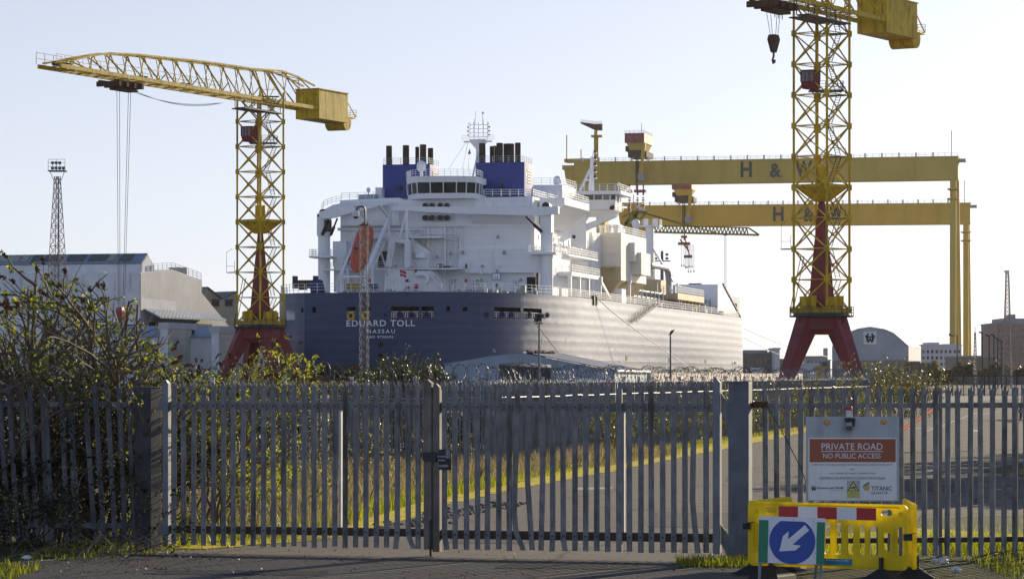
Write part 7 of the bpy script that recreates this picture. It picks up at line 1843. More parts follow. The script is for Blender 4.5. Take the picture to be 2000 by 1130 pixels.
for t, x0, x1, yb, yt in (("WARNING", 557, 641, 978, 965), ("Security cameras", 545, 655, 992, 984), ("recording this area", 541, 661, 1004, 996), ("at all times", 545, 655, 1015, 1007)): stext(t, x0, x1, yb, yt, M['sign_black'], -.0137)
for x, y in ((308, 193), (935, 187)):
    a = zp(x, y); m = MB(); c = (sx(a[0]), -.004, sz(a[1])); r = 30 * kx / 5.65; N = 20
    m.loft([[(c[0] + r * q * math.cos(6.2832 * k / N), -.004 - o, c[2] + r * q * math.sin(6.2832 * k / N)) for k in range(N)] for q, o in ((1, 0), (1, .015), (.75, .028), (.05, .032))]); lm_ = m.build("amber_lamp", M['amber'], sg, smooth=True)
    m = MB()
    for dx, dz in ((-.35, .35), (.35, .35), (-.35, -.35), (.35, -.35)): m.ball((c[0] + dx * r, -.032, c[2] + dz * r), r * .2, 8, 6)
    m.build("lens_bead", M['sign_yellow'], lm_, smooth=True)
cam_u = MB(); a = zp(552, 110); cxx, czz = sx(a[0]), sz(a[1])
cam_u.tube((cxx, -.05, czz - .03), (cxx, -.05, czz + .06), .045, n=16); bc = cam_u.build("beacon_base", M['plastic_white'], sg, smooth=True)
m = MB(); m.lathe([(.042, .0), (.042, .035), (.034, .05), (.01, .056)], (cxx, -.05, czz + .061), 16); m.build("beacon_dome", M['signal_red'], bc, smooth=True)
m = MB(); z = sz(zp(0, 165)[1]); m.cbox((cxx + .01, -.07, z), .12, .10, .045, .15); m.cbox((cxx + .05, -.06, z - .04), .04, .05, .09); m.build("camera_bracket", M['black'], sg)
m = MB(); z = sz(zp(0, 240)[1]); m.hexa([(cxx - .065, -.12, z - .055), (cxx + .045, -.12, z - .055), (cxx + .05, -.02, z - .05), (cxx - .06, -.02, z - .05), (cxx - .04, -.10, z + .06), (cxx + .03, -.10, z + .06), (cxx + .03, -.02, z + .065), (cxx - .035, -.02, z + .065)]); fc_ = m.build("floodlight", M['grey_paint'], sg)
m = MB(); m.box(cxx - .05, cxx + .03, -.128, -.121, z - .045, z + .01); m.build("lamp_glass", M['ship_glass'], fc_)
m = MB(); a, b = zp(600, 1062), zp(580, 1108); m.path([(sx(a[0]), .0, sz(a[1])), (sx(a[0]) - .004, -.01, sz(a[1]) - .05), (sx(b[0]), -.005, sz(b[1]) - .1), (sx(b[0]) + .01, .0, sz(b[1]) - .2)], .012, 6); m.build("cable", M['black'], sg)
m = MB()
for x in (120, 435, 760, 1062):
    for y in (372, 1036): a = zp(x, y); m.tube((sx(a[0]), -.014, sz(a[1])), (sx(a[0]), -.0086, sz(a[1])), .006, n=8)
for x in (245, 500, 750, 1000): a = zp(x, 148); m.tube((sx(a[0]), -.009, sz(a[1])), (sx(a[0]), -.0041, sz(a[1])), .006, n=8)
m.build("fixing_screw", M['grey_paint'], sg)

# ================================================================ YELLOW SITE BARRIERS AND ARROW SIGN
def rrect(x0, x1, z0, z1, r, n=5):
    o = []
    for cx_, cz_, a0 in ((x1 - r, z1 - r, 0), (x0 + r, z1 - r, 90), (x0 + r, z0 + r, 180), (x1 - r, z0 + r, 270)):
        for k in range(n + 1): a = R(a0 + 90 * k / n); o.append((cx_ + r * math.cos(a), cz_ + r * math.sin(a)))
    return o
def barrier(p0, p1, label, feet=True, strip=True):
    p0, p1 = Vector(p0), Vector(p1); u = (p1 - p0); W = u.length; u.normalize()
    o = thing("site_barrier", label, "barrier", p0, math.atan2(u.y, u.x), "yellow plastic site barriers"); s = W / 1.95
    def X(zx): return (zx - 105) / 1560 * W
    def Z(zy): return .93 - (zy - 100) / 640 * .78
    holes = [rrect(X(a), X(b), Z(d), Z(c), (X(b) - X(a)) * .42) for a, b, c, d in ((860, 922, 285, 605), (972, 1032, 292, 610), (1085, 1146, 300, 614), (1196, 1256, 305, 618), (1296, 1384, 308, 622), (300, 362, 285, 600), (410, 470, 285, 600), (520, 582, 285, 600), (632, 692, 285, 600), (745, 806, 285, 600))]
    holes += [rrect(X(1430), X(1502), Z(555), Z(378), .012), rrect(X(1565), X(1640), Z(600), Z(318), .02), rrect(X(150), X(215), Z(600), Z(318), .02)]
    holes += [rrect(X(a), X(b), Z(212), Z(150), .03) for a, b in ((278, 395), (1410, 1520))]
    outline = rrect(0, W, .15, .93, .07)
    pl = fill_mesh("panel", outline, holes, M['barrier_yellow'], thick=.045, parent=o, xf=lambda x, y, t: (x, t - .0225, y))
    b = pl.modifiers.new("bevel", 'BEVEL'); b.width = .007; b.segments = 2; b.limit_method = 'ANGLE'; b.angle_limit = R(50)
    m = MB()
    for a, c in ((0.03, .07),): pass
    for x0, x1, z0, z1 in ((.09, W - .09, .888, .905), (.09, W - .09, .175, .19), (X(1530), X(1545), .36, .62), (X(232), X(246), .36, .62)): m.box(x0, x1, -.034, -.0228, z0, z1)
    m.build("moulded_rib", M['barrier_yellow'], o)
    if strip:
        for k in range(5):
            x0, x1 = X(415 + 191 * k), X(415 + 191 * (k + 1)); m = MB(); m.box(x0 + .001, x1 - .001, -.0262, -.0228, Z(258), Z(138)); m.build("reflective_block", M['signal_red'] if k % 2 == 0 else M['sign_white'], o)
        m = MB(); m.box(X(830), X(1138), -.0245, -.0228, Z(715), Z(645)); st = m.build("sticker", M['sticker_blue'], o)
        put_text("Connect with us today", (X(882), -.0256, Z(672)), (1, 0, 0), (0, 0, 1), X(1105) - X(882), .024, M['white_letter'], st)
    for xx in (X(195), X(1605)):
        m = MB(); N = 16; m.loft([[(xx + r * math.cos(6.2832 * k / N), y, Z(195) + r * math.sin(6.2832 * k / N)) for k in range(N)] for r, y in ((.028, -.0228), (.028, -.032), (.018, -.03), (.002, -.03))]); m.build("moulded_boss", M['barrier_yellow'], o)
    if feet:
        for xx in (.32, W - .32):
            m = MB(); m.loft([[(xx - .20, -.28, 0), (xx + .20, -.28, 0), (xx + .20, .28, 0), (xx - .20, .28, 0)], [(xx - .19, -.26, .035), (xx + .19, -.26, .035), (xx + .19, .26, .035), (xx - .19, .26, .035)], [(xx - .045, -.05, .16), (xx + .045, -.05, .16), (xx + .045, .05, .16), (xx - .045, .05, .16)]]); f = m.build("foot", M['rubber'], o)
            m = MB(); m.box(xx - .022, xx + .022, -.07, -.03, .10, .30); m.lathe([(.03, 0), (.03, .05)], (xx, -.05, .22), 8); m.build("foot_clip", M['black'], f)
    return o
bA = P(1462.5, 1000, 37.5); bB = P(1773, 1000, 36.45); bA.z = bB.z = 0
barrier(bA, bB, "yellow plastic barrier facing us with the red and white strip")
bC = P(1787, 1000, 36.6); bD = P(1766, 1000, 38.3); bC.z = bD.z = 0
barrier(bC, bD, "yellow plastic barrier seen edge on at the right end of the striped one", True, False)
bE = P(1464, 1000, 37.66); bF = P(1544, 1000, 39.0); bE.z = bF.z = 0
barrier(bE, bF, "yellow plastic barrier folded back behind the striped one's left end", True, False)
for px, py, d, lab in ((1458, 1026, 37.4, "black clamp box strapped to the barrier's left end"), (1773, 1048, 36.3, "black clamp box strapped to the barrier's right end")):
    c = P(px, py, d); m = MB(); m.box(c.x - .047, c.x + .047, c.y - .06, c.y + .06, c.z - .04, c.z + .035); o = m.build("clamp_box", M['black']); tag(o, lab, "clamp", "clamps on the barriers")
    m = MB(); m.tube((c.x, c.y - .05, c.z + .037), (c.x + .09, c.y - .02, c.z + .045), .006, n=6); m.build("strap_pin", M['black'], o)
AD = 36.75; ka = AD / FPX
asg = thing("arrow_sign", "blue keep-left arrow sign with green sides leaning on the yellow barrier", "sign", ((1542.5 - CX) / FPX * AD, AD, 0), R(4))
asg.rotation_euler = (R(-7), R(2.3), R(2))
asg.location.z = .0
def ax_(zx): return (zx - 512) / 5 * ka
def az_(zy): return CAM_Z + (HY - (960 + zy / 5)) * ka
m = MB(); m.box(ax_(195), ax_(845), -.006, .006, az_(700), az_(243)); m.build("board", M['sign_white'], asg)
for x0, x1 in ((195, 288), (765, 845)):
    m = MB(); m.box(ax_(x0), ax_(x1), -.0105, -.0063, az_(698), az_(282)); m.build("green_bar", M['signal_green'], asg)
N = 48; cx_, cz_, r = ax_(526), az_(478), 226 / 5 * ka
def disc(rr, top): return [(cx_ + rr * math.cos(6.2832 * k / N), min(cz_ + rr * math.sin(6.2832 * k / N), top)) for k in range(N)]
m = MB(); m.extr([(x, -.0098, z) for x, z in disc(r, az_(284))], (0, .0034, 0)); dsc = m.build("blue_disc", M['signal_blue'], asg)
u_ = Vector((-.74, 0, -.67)); v_ = Vector((-.67, 0, .74)); c = Vector((cx_ + .01, -.0118, cz_ + .02)); s_ = r
def ap(a, b): return c + u_ * (a * s_) + v_ * (b * s_)
m = MB(); m.extr([ap(-.80, .145), ap(.16, .145), ap(-.08, .40), ap(.24, .40), ap(.80, -.0), ap(.24, -.42), ap(-.08, -.42), ap(.16, -.145), ap(-.80, -.145)], (0, .0018, 0)); m.build("white_arrow", M['sign_white'], dsc)
m = MB()
for zx, zy in ((330, 262), (530, 267), (730, 280), (300, 385), (285, 515), (280, 670), (430, 680), (565, 692), (745, 690), (755, 585), (765, 450)): m.tube((ax_(zx), -.0125, az_(zy)), (ax_(zx), -.0107, az_(zy)), .005, n=8)
m.build("rivet", M['dark_steel'], asg)
for zx in (182 + 30, 815): m = MB(); m.box(ax_(zx) - .012, ax_(zx) + .018, .0065, .035, -.02, az_(250)); m.build("leg", M['galv'], asg)
for zx in (240, 790): m = MB(); m.bar((ax_(zx), .03, az_(300)), (ax_(zx), .30, .0), .03); m.build("back_leg", M['galv_dull'], asg)
# red barrier pole lying across beyond the fence
m = MB(); m.path([P(1640, 1045, 43.0), P(1646, 1025, 43.2)], .01, 6); tag(m.build("red_rod", M['signal_red']), "thin red rod seen through the slots of the striped yellow barrier", "rod")
m = MB(); m.path([P(1758, 842, 52), P(1800, 813, 55), P(1825, 798, 57), P(1843, 792, 59)], .03, 6); tag(m.build("barrier_pole", M['pole_red']), "red barrier pole slanting behind the fence to the right of the sign", "barrier pole")
m = MB(); m.path([P(1500, 795, 40.75), P(1537, 860, 40.75), P(1565, 915, 40.75), P(1574, 942, 40.75)], .006, 5); tag(m.build("loose_wire", M['black']), "loose black wire sagging from the fence rail to the sign", "wire")
# ================================================================ VEGETATION AND LITTER
def grow(rn, p, d, L, r, depth, br, tips, wob, grav, kids):
    n = max(3, int(L / .16)); pts = [Vector(p)]; d = Vector(d).normalized()
    for i in range(n):
        d = (d + Vector((rn.gauss(0, wob), rn.gauss(0, wob), rn.gauss(0, wob) + grav * (i / n)))).normalized()
        pts.append(pts[-1] + d * (L / n))
        if depth and i >= n * .25 and rn.random() < kids / n:
            a = rn.uniform(0, 6.283); s = Vector((math.cos(a), math.sin(a), rn.uniform(-.1, .7)))
            grow(rn, pts[-1], d * .7 + s * .75, L * rn.uniform(.35, .62), r * .55, depth - 1, br, tips, wob * 1.15, grav, kids * .8)
    br.append((pts, r))
    tips.append((br[-1][0], depth))
def shrub(name, label, cat, stems, seed, leaf_n, leaf, mats, grav=-.06, wob=.09, kids=7, depth=2, flowers=0, group=None, leafdir=(0, 0, -.2), aspect=.42, bark='bark', clump=.10, leafz=0.0, r0=.022, top=None, patchy=0):
    """stems: (base, direction, length)"""
    rn = random.Random(seed); br, tips = [], []
    for b, d, L in stems: grow(rn, b, d, L, r0 * (L / 2.5) ** .7 + .004, depth, br, tips, wob, grav, kids)
    if top:
        keep = []
        for pts, r in br:
            k = rn.uniform(.86, 1.06)
            for i, p in enumerate(pts):
                if p.z > k * (top(p.x) if callable(top) else top): del pts[max(i, 1):]; break
            if len(pts) >= 3 and pts[0].z < (top(pts[0].x) if callable(top) else top): keep.append((pts, r))
        ids = {id(p) for p, _ in keep}; br = keep; tips = [t for t in tips if id(t[0]) in ids]
    x = sum(s[0][0] for s in stems) / len(stems); y = sum(s[0][1] for s in stems) / len(stems)
    root = thing(name, label, cat, (0, 0, 0), 0, group)
    m = MB()
    for pts, r in br: m.path(pts, r, 4 if r < .012 else 6, r * .35)
    m.build("branches", M[bark], root, fix=False)
    end = [t for t in tips if t[1] <= 1] or tips
    w = [len(t[0]) for t in end]; per = leaf_n / max(1, sum(w)); clump = max(clump, leaf[1] * .8)
    dens = {id(t[0]): rn.choice((0, 0, .2, .6, 1.5, 3.6)) for t in end}
    for k, (mt, share) in enumerate(mats):
        C = []
        for pts, dep in end:
            n = len(pts); cnt = per * n * share * (dens[id(pts)] if patchy else 1); cnt = int(cnt) + (rn.random() < cnt % 1)
            while cnt > 0:
                f = rn.random() ** .6; i = min(n - 2, int(f * (n - 1))); p = pts[i].lerp(pts[i + 1], rn.random()); w_ = min(cnt, rn.randint(3, 9)); cnt -= w_
                if p.z < leafz: continue
                p = p + Vector((rn.gauss(0, clump * .45), rn.gauss(0, clump * .45), rn.gauss(0, clump * .45)))
                for _ in range(w_): C.append((p.x + rn.gauss(0, clump * .35), p.y + rn.gauss(0, clump * .35), max(.01, p.z + rn.gauss(0, clump * .35))))
        if C: leaf_mesh("foliage", C, leaf, M[mt], root, None, aspect, leafdir, np.random.RandomState(seed + k))
    if flowers:
        tops = sorted(end, key=lambda t: -t[0][-1].z)[: int(flowers * 2.2)]; rn.shuffle(tops)
        for pts, dep in tops[:flowers]:
            m = MB(); p = pts[-1]; d = (pts[-1] - pts[-3]).normalized(); L = rn.uniform(.12, .24)
            q = [p + d * (L * f) + Vector((0, 0, -.07 * f * f)) for f in (0, .25, .5, .75, 1)]
            for i in range(len(q) - 1):
                for _ in range(5): c = q[i].lerp(q[i + 1], rn.random()); m.ball(c + Vector((rn.gauss(0, .012), rn.gauss(0, .012), rn.gauss(0, .012))), rn.uniform(.010, .022) * (1.25 - .2 * i), 5, 3)
            m.build("flower_head", M['flower_dead'], root, fix=False)
    return root
rn = random.Random(21)
def prof(*pts):
    def f(x):
        if x <= pts[0][0]: return pts[0][1]
        for a, b in zip(pts, pts[1:]):
            if x <= b[0]: return a[1] + (b[1] - a[1]) * (x - a[0]) / (b[0] - a[0])
        return pts[-1][1]
    return f
BIG = prof((-7.6, 4.1), (-7.1, 4.15), (-6.8, 3.75), (-6.3, 4.15), (-5.75, 4.0), (-5.5, 3.6), (-5.05, 3.0), (-4.8, 2.5), (-4.2, 2.2))

def fan(x0, x1, y0, y1, n, lean, L0, L1, seed):
    r = random.Random(seed); return [((r.uniform(x0, x1), r.uniform(y0, y1), 0), (r.gauss(lean, .28), r.gauss(0, .25), 1.0), r.uniform(L0, L1)) for _ in range(n)]
shrub("buddleia_shrub", "big straggly shrub with dead brown flower spikes, arching over the left fence", "shrub",
      fan(-7.9, -6.1, 44.9, 46.4, 24, .10, 2.3, 3.9, 1) + [((-6.9, 45.6, 0), (.18, 0, 1), 4.3), ((-6.5, 45.2, 0), (.12, .0, 1), 4.2), ((-7.6, 45.5, 0), (-.02, 0, 1), 4.2), ((-6.4, 45.4, 0), (.55, -.05, 1), 3.9), ((-6.2, 45.0, 0), (.6, -.1, 1), 3.6)],
      1, 5600, (.055, .12), [('leaf_green', .86), ('leaf_lime', .14)], grav=-.05, kids=7, depth=2, flowers=50, leafz=1.2, r0=.03, bark='twig', top=BIG, clump=.06, patchy=1)
shrub("buddleia_shrub", "leafy shrub with yellowish leaves pushing through behind the left end of the gate", "shrub",
      fan(-5.3, -4.3, 46.2, 48.4, 14, .08, 1.4, 2.5, 5), 6, 1500, (.05, .10), [('leaf_green', .45), ('leaf_lime', .55)], grav=-.05, kids=7, depth=2, flowers=22, bark='twig', top=2.75, patchy=1)
shrub("buddleia_shrub", "shrub with sparse leaves trailing over the left gate post", "shrub",
      fan(-5.7, -5.1, 43.7, 44.6, 9, .15, 1.8, 2.9, 8), 9, 1500, (.05, .09), [('leaf_green', .8), ('leaf_lime', .2)], grav=-.07, kids=7, depth=2, flowers=10, bark='twig', top=2.75)
# dark bramble mass in front of and behind the leaning fence
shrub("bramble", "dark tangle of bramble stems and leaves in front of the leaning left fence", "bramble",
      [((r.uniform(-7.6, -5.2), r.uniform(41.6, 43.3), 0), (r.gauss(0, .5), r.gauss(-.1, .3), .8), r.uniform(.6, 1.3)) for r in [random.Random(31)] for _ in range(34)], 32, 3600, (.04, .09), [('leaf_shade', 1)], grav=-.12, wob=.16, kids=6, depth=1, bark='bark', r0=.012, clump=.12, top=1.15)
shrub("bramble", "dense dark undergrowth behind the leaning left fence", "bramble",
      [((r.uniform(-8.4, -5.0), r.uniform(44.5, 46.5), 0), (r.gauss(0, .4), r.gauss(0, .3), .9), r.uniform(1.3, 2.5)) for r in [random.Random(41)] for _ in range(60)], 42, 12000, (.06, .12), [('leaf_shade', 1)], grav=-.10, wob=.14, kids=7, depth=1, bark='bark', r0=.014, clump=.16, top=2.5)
# bare tangled twigs at far left
shrub("dead_bush", "bare brown tangled twigs at the left edge below the leafy shrub", "dead bush",
      [((r.uniform(-7.9, -6.3), r.uniform(43.9, 45.2), 0), (r.gauss(.15, .35), r.gauss(-.1, .2), 1), r.uniform(1.8, 3.0)) for r in [random.Random(51)] for _ in range(20)], 52, 0, (.05, .06), [], grav=-.10, wob=.15, kids=9, depth=2, bark='twig', r0=.02, top=2.9)
# bushes beyond the second fence
shrub("willow_bush", "lime green young bush beyond the far palisade, left of the ship's stern", "bush",
      fan(-6.9, -5.5, 80, 83, 26, .0, 1.9, 3.1, 11), 12, 3600, (.06, .11), [('leaf_lime', .85), ('leaf_green', .15)], grav=-.01, kids=6, depth=2, bark='twig', flowers=8, top=prof((-7.6, 2.5), (-6.6, 3.3), (-6.0, 3.5), (-5.4, 3.1), (-4.9, 2.8), (-4.6, 2.3)))
shrub("evergreen_bush", "dark glossy evergreen bush beyond the far palisade, below the ship's name", "bush",
      fan(-3.7, -2.3, 88, 90.5, 30, .0, 1.8, 2.9, 13), 14, 13000, (.06, .12), [('leaf_dark', 1)], grav=-.01, kids=7, depth=2, clump=.12, top=prof((-4.3, 2.5), (-3.6, 3.1), (-2.8, 3.35), (-2.2, 3.25), (-1.9, 2.7)))
shrub("willow_bush", "low yellowish bush under the razor wire between the lime bush and the evergreen", "bush",
      fan(-5.2, -3.6, 79, 82, 16, .0, 1.5, 2.3, 15), 16, 900, (.06, .10), [('leaf_green', .6), ('leaf_lime', .4)], grav=-.02, kids=6, depth=2, bark='twig', top=2.65)
shrub("willow_bush", "thin bush with dead flower heads above the left gate leaf, before the cream door pylons", "bush",
      fan(-8.0, -6.4, 73.5, 76, 16, .05, 1.7, 2.5, 17), 18, 1000, (.06, .10), [('leaf_green', .7), ('leaf_lime', .3)], grav=-.04, kids=6, depth=2, bark='twig', flowers=26, top=2.85)
# bramble heaps and weeds at the foot of the second fence
def along(t0, t1, n, off, seed, L0, L1):
    r = random.Random(seed); o = []
    for _ in range(n):
        p, u = l2(r.uniform(t0, t1)); nn = Vector((u.y, -u.x, 0)); q = p + nn * r.uniform(*off); o.append(((q.x, q.y, 0), (r.gauss(0, .35), r.gauss(0, .3), .9), r.uniform(L0, L1)))
    return o
shrub("dead_bush", "heap of dry brown bramble stems under the far palisade, behind the left gate leaf", "dead bush", along(5, 15.5, 46, (.3, 2.2), 61, .7, 1.7), 62, 900, (.05, .09), [('leaf_brown', 1)], grav=-.14, wob=.17, kids=6, depth=1, bark='bark_pale', r0=.012)
shrub("weed_clump", "leafy weeds along the far palisade, behind the middle of the right gate leaf", "weeds", along(27, 46, 44, (.2, 1.3), 63, .6, 1.5), 64, 4200, (.05, .10), [('leaf_brown', .5), ('leaf_green', .5)], grav=-.03, kids=5, depth=1, bark='twig', r0=.01)
shrub("weed_clump", "taller leafy weeds along the far palisade, behind the right end of the right gate leaf", "weeds", along(46, 78, 60, (.2, 1.6), 65, 1.0, 2.0), 66, 6500, (.06, .12), [('leaf_brown', .5), ('leaf_green', .5)], grav=-.03, kids=5, depth=1, bark='twig', r0=.01)
shrub("weed_clump", "weeds along the distant end of the far palisade, behind the private road sign", "weeds", along(78, 118, 50, (.2, 2.2), 67, 1.0, 2.2), 68, 5000, (.08, .16), [('leaf_brown', .6), ('leaf_green', .4)], grav=-.03, kids=5, depth=1, bark='twig', r0=.01)
shrub("bramble_heap", "wide brown bramble heap at the distant end of the far palisade", "bramble",
      [((r.uniform(21.6, 25.2), r.uniform(183, 192), 0), (r.gauss(0, .35), r.gauss(0, .3), 1), r.uniform(1.5, 3.0)) for r in [random.Random(71)] for _ in range(70)], 72, 9000, (.10, .2), [('leaf_brown', .8), ('leaf_green', .2)], grav=-.05, kids=6, depth=1, bark='twig', r0=.012, clump=.2)
shrub("added_shade_bank", "dark leaf mass added behind the far palisade for the shade between its pales", "undergrowth", along(4, 30, 90, (-3.0, -.7), 73, .8, 1.5), 74, 8000, (.08, .16), [('leaf_shade', 1)], grav=-.05, kids=6, depth=1, bark='bark', r0=.012, clump=.2, top=1.5)  # added dark mass, stands for shade in the gaps of the fence
# trees out of frame to the right whose shade falls on the road
for k, (x, y, h) in enumerate(((15.6, 72, 4.0), (18.6, 82, 4.8), (22.3, 94, 5.8), (26, 104, 6.6), (31, 116, 7.6))):
    shrub("roadside_tree", ("nearest", "second nearest", "third nearest", "second farthest", "farthest")[k] + " scrubby tree beyond the right edge shading the road", "tree", fan(x - .8, x + .8, y - .8, y + .8, 9, 0, h * .6, h, 80 + k), 84 + k, 9000, (.25, .45), [('leaf_green', 1)], grav=0, kids=8, depth=2, clump=.3, group="trees beyond the right edge", top=lambda X, q=.173 * (y + 1.5), hh=h * 1.1: hh if X > q else 0)

# ---- grass
def grass(name, C, h, mat, w=.006, lean=.35, seed=1):
    r = np.random.RandomState(seed); n = len(C); C = np.asarray(C, float); H = r.uniform(h[0], h[1], n)
    a = r.uniform(0, 6.283, n); s = np.stack([np.cos(a), np.sin(a), 0 * a], 1) * w
    b = r.uniform(0, 6.283, n); l = np.stack([np.cos(b), np.sin(b), 0 * b], 1) * (H * r.uniform(0, lean, n))[:, None]
    top = C + l + np.stack([0 * a, 0 * a, H], 1); mid = C + l * .35 + np.stack([0 * a, 0 * a, H * .55], 1)
    v = np.stack([C - s, C + s, mid + s * .7, top, mid - s * .7], 1).reshape(-1, 3)
    me = bpy.data.meshes.new(name); me.vertices.add(5 * n); me.vertices.foreach_set("co", v.ravel().astype(np.float32))
    me.loops.add(5 * n); me.loops.foreach_set("vertex_index", np.arange(5 * n, dtype=np.int32)); me.polygons.add(n); me.polygons.foreach_set("loop_start", np.arange(0, 5 * n, 5, dtype=np.int32)); me.update(calc_edges=True); me.validate(); me.materials.append(mat)
    o = bpy.data.objects.new(name, me); COL.objects.link(o); return tag(o, kind="stuff")
g = np.random.RandomState(3); C = []
le = [Vector((p[0], p[1], 0)) for p in left_edge[2:12]]
for a, b, w, n in zip(le, le[1:], (1.4, 1.6, 1.7, 1.7, 1.6, 1.5, 1.5, 1.6, 1.8), (2600, 2400, 2800, 3000, 3000, 2600, 1600, 1600, 1600)):
    for _ in range(n): f, q = g.rand(), g.rand() ** .8; p = a.lerp(b, f); C.append((p.x - .75 - q * w, p.y + q * .3, 0))
tag(grass("grass", C, (.03, .13), M['grass_lit'], .007, .6, 1), "short yellow green grass on the verge left of the road", "grass")
C = []
for _ in range(7000):
    t = 6 + 26 * g.rand() ** 1.3; p, u = l2(t); nn = Vector((u.y, -u.x, 0)); q = p + nn * g.uniform(.3, 3.0); C.append((q.x, q.y, 0))
for _ in range(1800): C.append((g.uniform(-5.2, -2.6), g.uniform(46, 56), 0))
tag(grass("dry_grass", C, (.12, .5), M['grass_dry'], .006, .5, 2), "straw coloured dry grass at the foot of the far palisade", "grass")
def edge_x(d):
    for a, b in zip(left_edge, left_edge[1:]):
        if a[1] <= d <= b[1]: return a[0] + (b[0] - a[0]) * (d - a[1]) / (b[1] - a[1])
    return left_edge[2][0]
def lat(d): return max(0.5, edge_x(d) - (-8.3 + (d - 71.5) * .674 if d > 71.5 else -7.5) - 1.2)
C = []
for _ in range(11000):
    d = g.uniform(49, 76); C.append((edge_x(d) - .9 - lat(d) * g.rand() * .85, d, 0))
tag(grass("dry_grass", C, (.12, .62), M['grass_dry'], .008, .6, 12), "tall dry grass between the left gate leaf and the far palisade", "grass")
C = []
for _ in range(7000):
    d = g.uniform(47, 72); q = math.sin(d * 1.7) + math.sin(d * .63 + 1); C.append((edge_x(d) - .5 - lat(d) * g.rand() ** 1.6 * .9, d, 0))
tag(grass("grass", C, (.06, .34), M['grass_lit'], .008, .5, 13), "lush green grass and weeds behind the left gate leaf", "grass")
shrub("dead_bush", "low tangle of dry bramble stems in the grass behind the left gate leaf", "dead bush",
      [((r.uniform(-5.2, -2.6), r.uniform(60, 69), 0), (r.gauss(0, .5), r.gauss(0, .3), .8), r.uniform(.6, 1.4)) for r in [random.Random(91)] for _ in range(52)], 92, 700, (.05, .09), [('leaf_brown', .6), ('leaf_lime', .4)], grav=-.15, wob=.18, kids=6, depth=1, bark='bark_pale', r0=.011)
shrub("weed_clump", "lime green leafy weeds just behind the left end of the gate", "weeds",
      [((r.uniform(-5.2, -3.6), r.uniform(47, 56), 0), (r.gauss(0, .35), r.gauss(0, .3), .9), r.uniform(.5, 1.3)) for r in [random.Random(93)] for _ in range(44)], 94, 1900, (.05, .10), [('leaf_lime', .7), ('leaf_green', .3)], grav=-.04, kids=5, depth=1, bark='twig', r0=.009)
C = []
for _ in range(5200): C.append((g.uniform(3.6, 9.5), 41.5 + abs(g.normal(0, 3.0)), 0))
for _ in range(2600): c0 = ((6.9, 43.5), (8.3, 44), (7.6, 39.2), (5.9, 43.2))[g.randint(4)]; C.append((c0[0] + g.normal(0, .4), c0[1] + g.normal(0, .5), 0))
for _ in range(1600): C.append((g.uniform(6.0, 9.0), g.uniform(36.8, 41.0), 0))
tag(grass("grass", C, (.04, .22), M['grass_lit'], .006, .6, 3), "rough grass at the foot of the right fence", "grass")
C = []
for _ in range(900): C.append((g.uniform(-6.9, -6.0), g.uniform(36.8, 39.4), 0))
for _ in range(1500): C.append((g.uniform(-6.6, -2.7), g.uniform(41.0, 46), 0)) if True else None
C = [c for c in C if c[0] < -2.8 - (46 - c[1]) * .55 or c[1] < 40]
for _ in range(900): C.append((g.uniform(2.15, 3.2), g.uniform(39.4, 40.8), 0))
tag(grass("grass", C, (.03, .15), M['grass_lit'], .007, .7, 4), "grass tufts at the road edge by the left gate post and in front of the right post", "grass")
C = []
for _ in range(6000): C.append((g.uniform(12, 30), g.uniform(58, 112), 0))
tag(grass("grass", [c for c in C if c[0] > 12.5 + max(0, (c[1] - 78)) * .55], (.08, .3), M['grass_lit'], .012, .5, 5), "grass bank in shade at the right side of the road", "grass")
# fallen leaves and grit on the tarmac
C = [(g.uniform(-6, 3), g.uniform(37, 43.5), .012) for _ in range(260)] + [(g.uniform(-7, -4), g.uniform(38, 42), .012) for _ in range(260)]
tag(leaf_mesh("leaf_litter", C, (.02, .05), M['leaf_brown'], None, "stuff", .6, (0, 0, -.3)), "scattered dead leaves on the tarmac before the gates", "leaf litter")
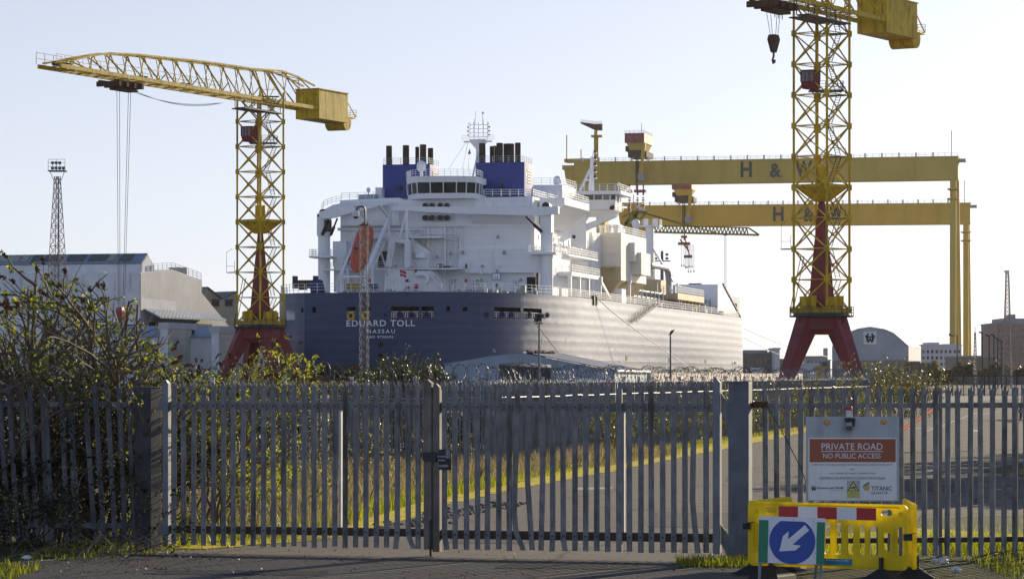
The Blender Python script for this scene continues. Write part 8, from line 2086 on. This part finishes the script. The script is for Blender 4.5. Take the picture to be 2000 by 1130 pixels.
# ---- litter and sticks at the foot of the fences
def crumple(px, py, d, r, label, seed, squash=.6):
    q = random.Random(seed); c = P(px, py, d); c.z = max(c.z, r * squash); m = MB(); m.ball((0, 0, 0), r, 12, 8, squash)
    m.v = [(x * (1 + q.uniform(-.3, .3)), y * (1 + q.uniform(-.3, .3)), max(-c.z + .01, z * (1 + q.uniform(-.35, .35)))) for x, y, z in m.v]
    o = m.build("plastic_bag", M['litter'], loc=c); tag(o, label, "litter", "white litter by the right fence")
crumple(1842, 1095, 38.8, .075, "largest crumpled white plastic bag at the foot of the right fence", 1)
crumple(1866, 1112, 37.8, .065, "crumpled white bag lying nearest the bottom edge, right of the barrier", 2)
crumple(1826, 1094, 39.2, .05, "small crumpled white bag touching the larger one, nearest the barrier", 3)
crumple(52, 1088, 40.2, .06, "small white plastic scrap in the dark bramble at lower left", 4, .4)
m = MB(); q = random.Random(6)
for _ in range(34):
    c = Vector((q.uniform(6.0, 7.2), q.uniform(37.5, 41.0), .03)); a = q.uniform(-.5, .5); L = q.uniform(.3, 1.1); m.path([c, c + Vector((L * .5 * math.cos(a), L * .5 * math.sin(a), q.uniform(0, .12))), c + Vector((L * math.cos(a), L * math.sin(a), q.uniform(0, .2)))], q.uniform(.004, .012), 5, .003)
tag(m.build("stick_pile", M['bark'], fix=False), "heap of broken sticks at the lower right corner below the fence", "sticks")
m = MB()
for _ in range(26):
    c = Vector((q.uniform(-6.8, -5.2), q.uniform(40.6, 42.6), .03)); a = q.uniform(-.7, .7); L = q.uniform(.4, 1.3); m.path([c, c + Vector((L * .5 * math.cos(a), L * .5 * math.sin(a), q.uniform(.1, .35))), c + Vector((L * math.cos(a), L * math.sin(a), q.uniform(0, .1)))], q.uniform(.003, .009), 5, .002)
tag(m.build("stick_pile", M['bark_pale'], fix=False), "pale dead stems lying in front of the leaning left fence", "sticks")
# ================================================================ HAZE
hz = MB(); hz.box(-4300, 4300, -300, 5900, -4.0, 150.0)
ho = hz.build("haze", None) if False else None
hm_ = bpy.data.materials.new("haze"); hm_.use_nodes = True; nt = hm_.node_tree; nt.nodes.remove(nt.nodes["Principled BSDF"])
pv = nt.nodes.new("ShaderNodeVolumePrincipled"); pv.inputs["Color"].default_value = (.93, .95, 1, 1); pv.inputs["Density"].default_value = HAZE; pv.inputs["Anisotropy"].default_value = .5
nt.links.new(pv.outputs[0], nt.nodes["Material Output"].inputs["Volume"])
if HAZE > 0: tag(hz.build("haze", hm_), "thin pale winter haze", "haze", kind="stuff")
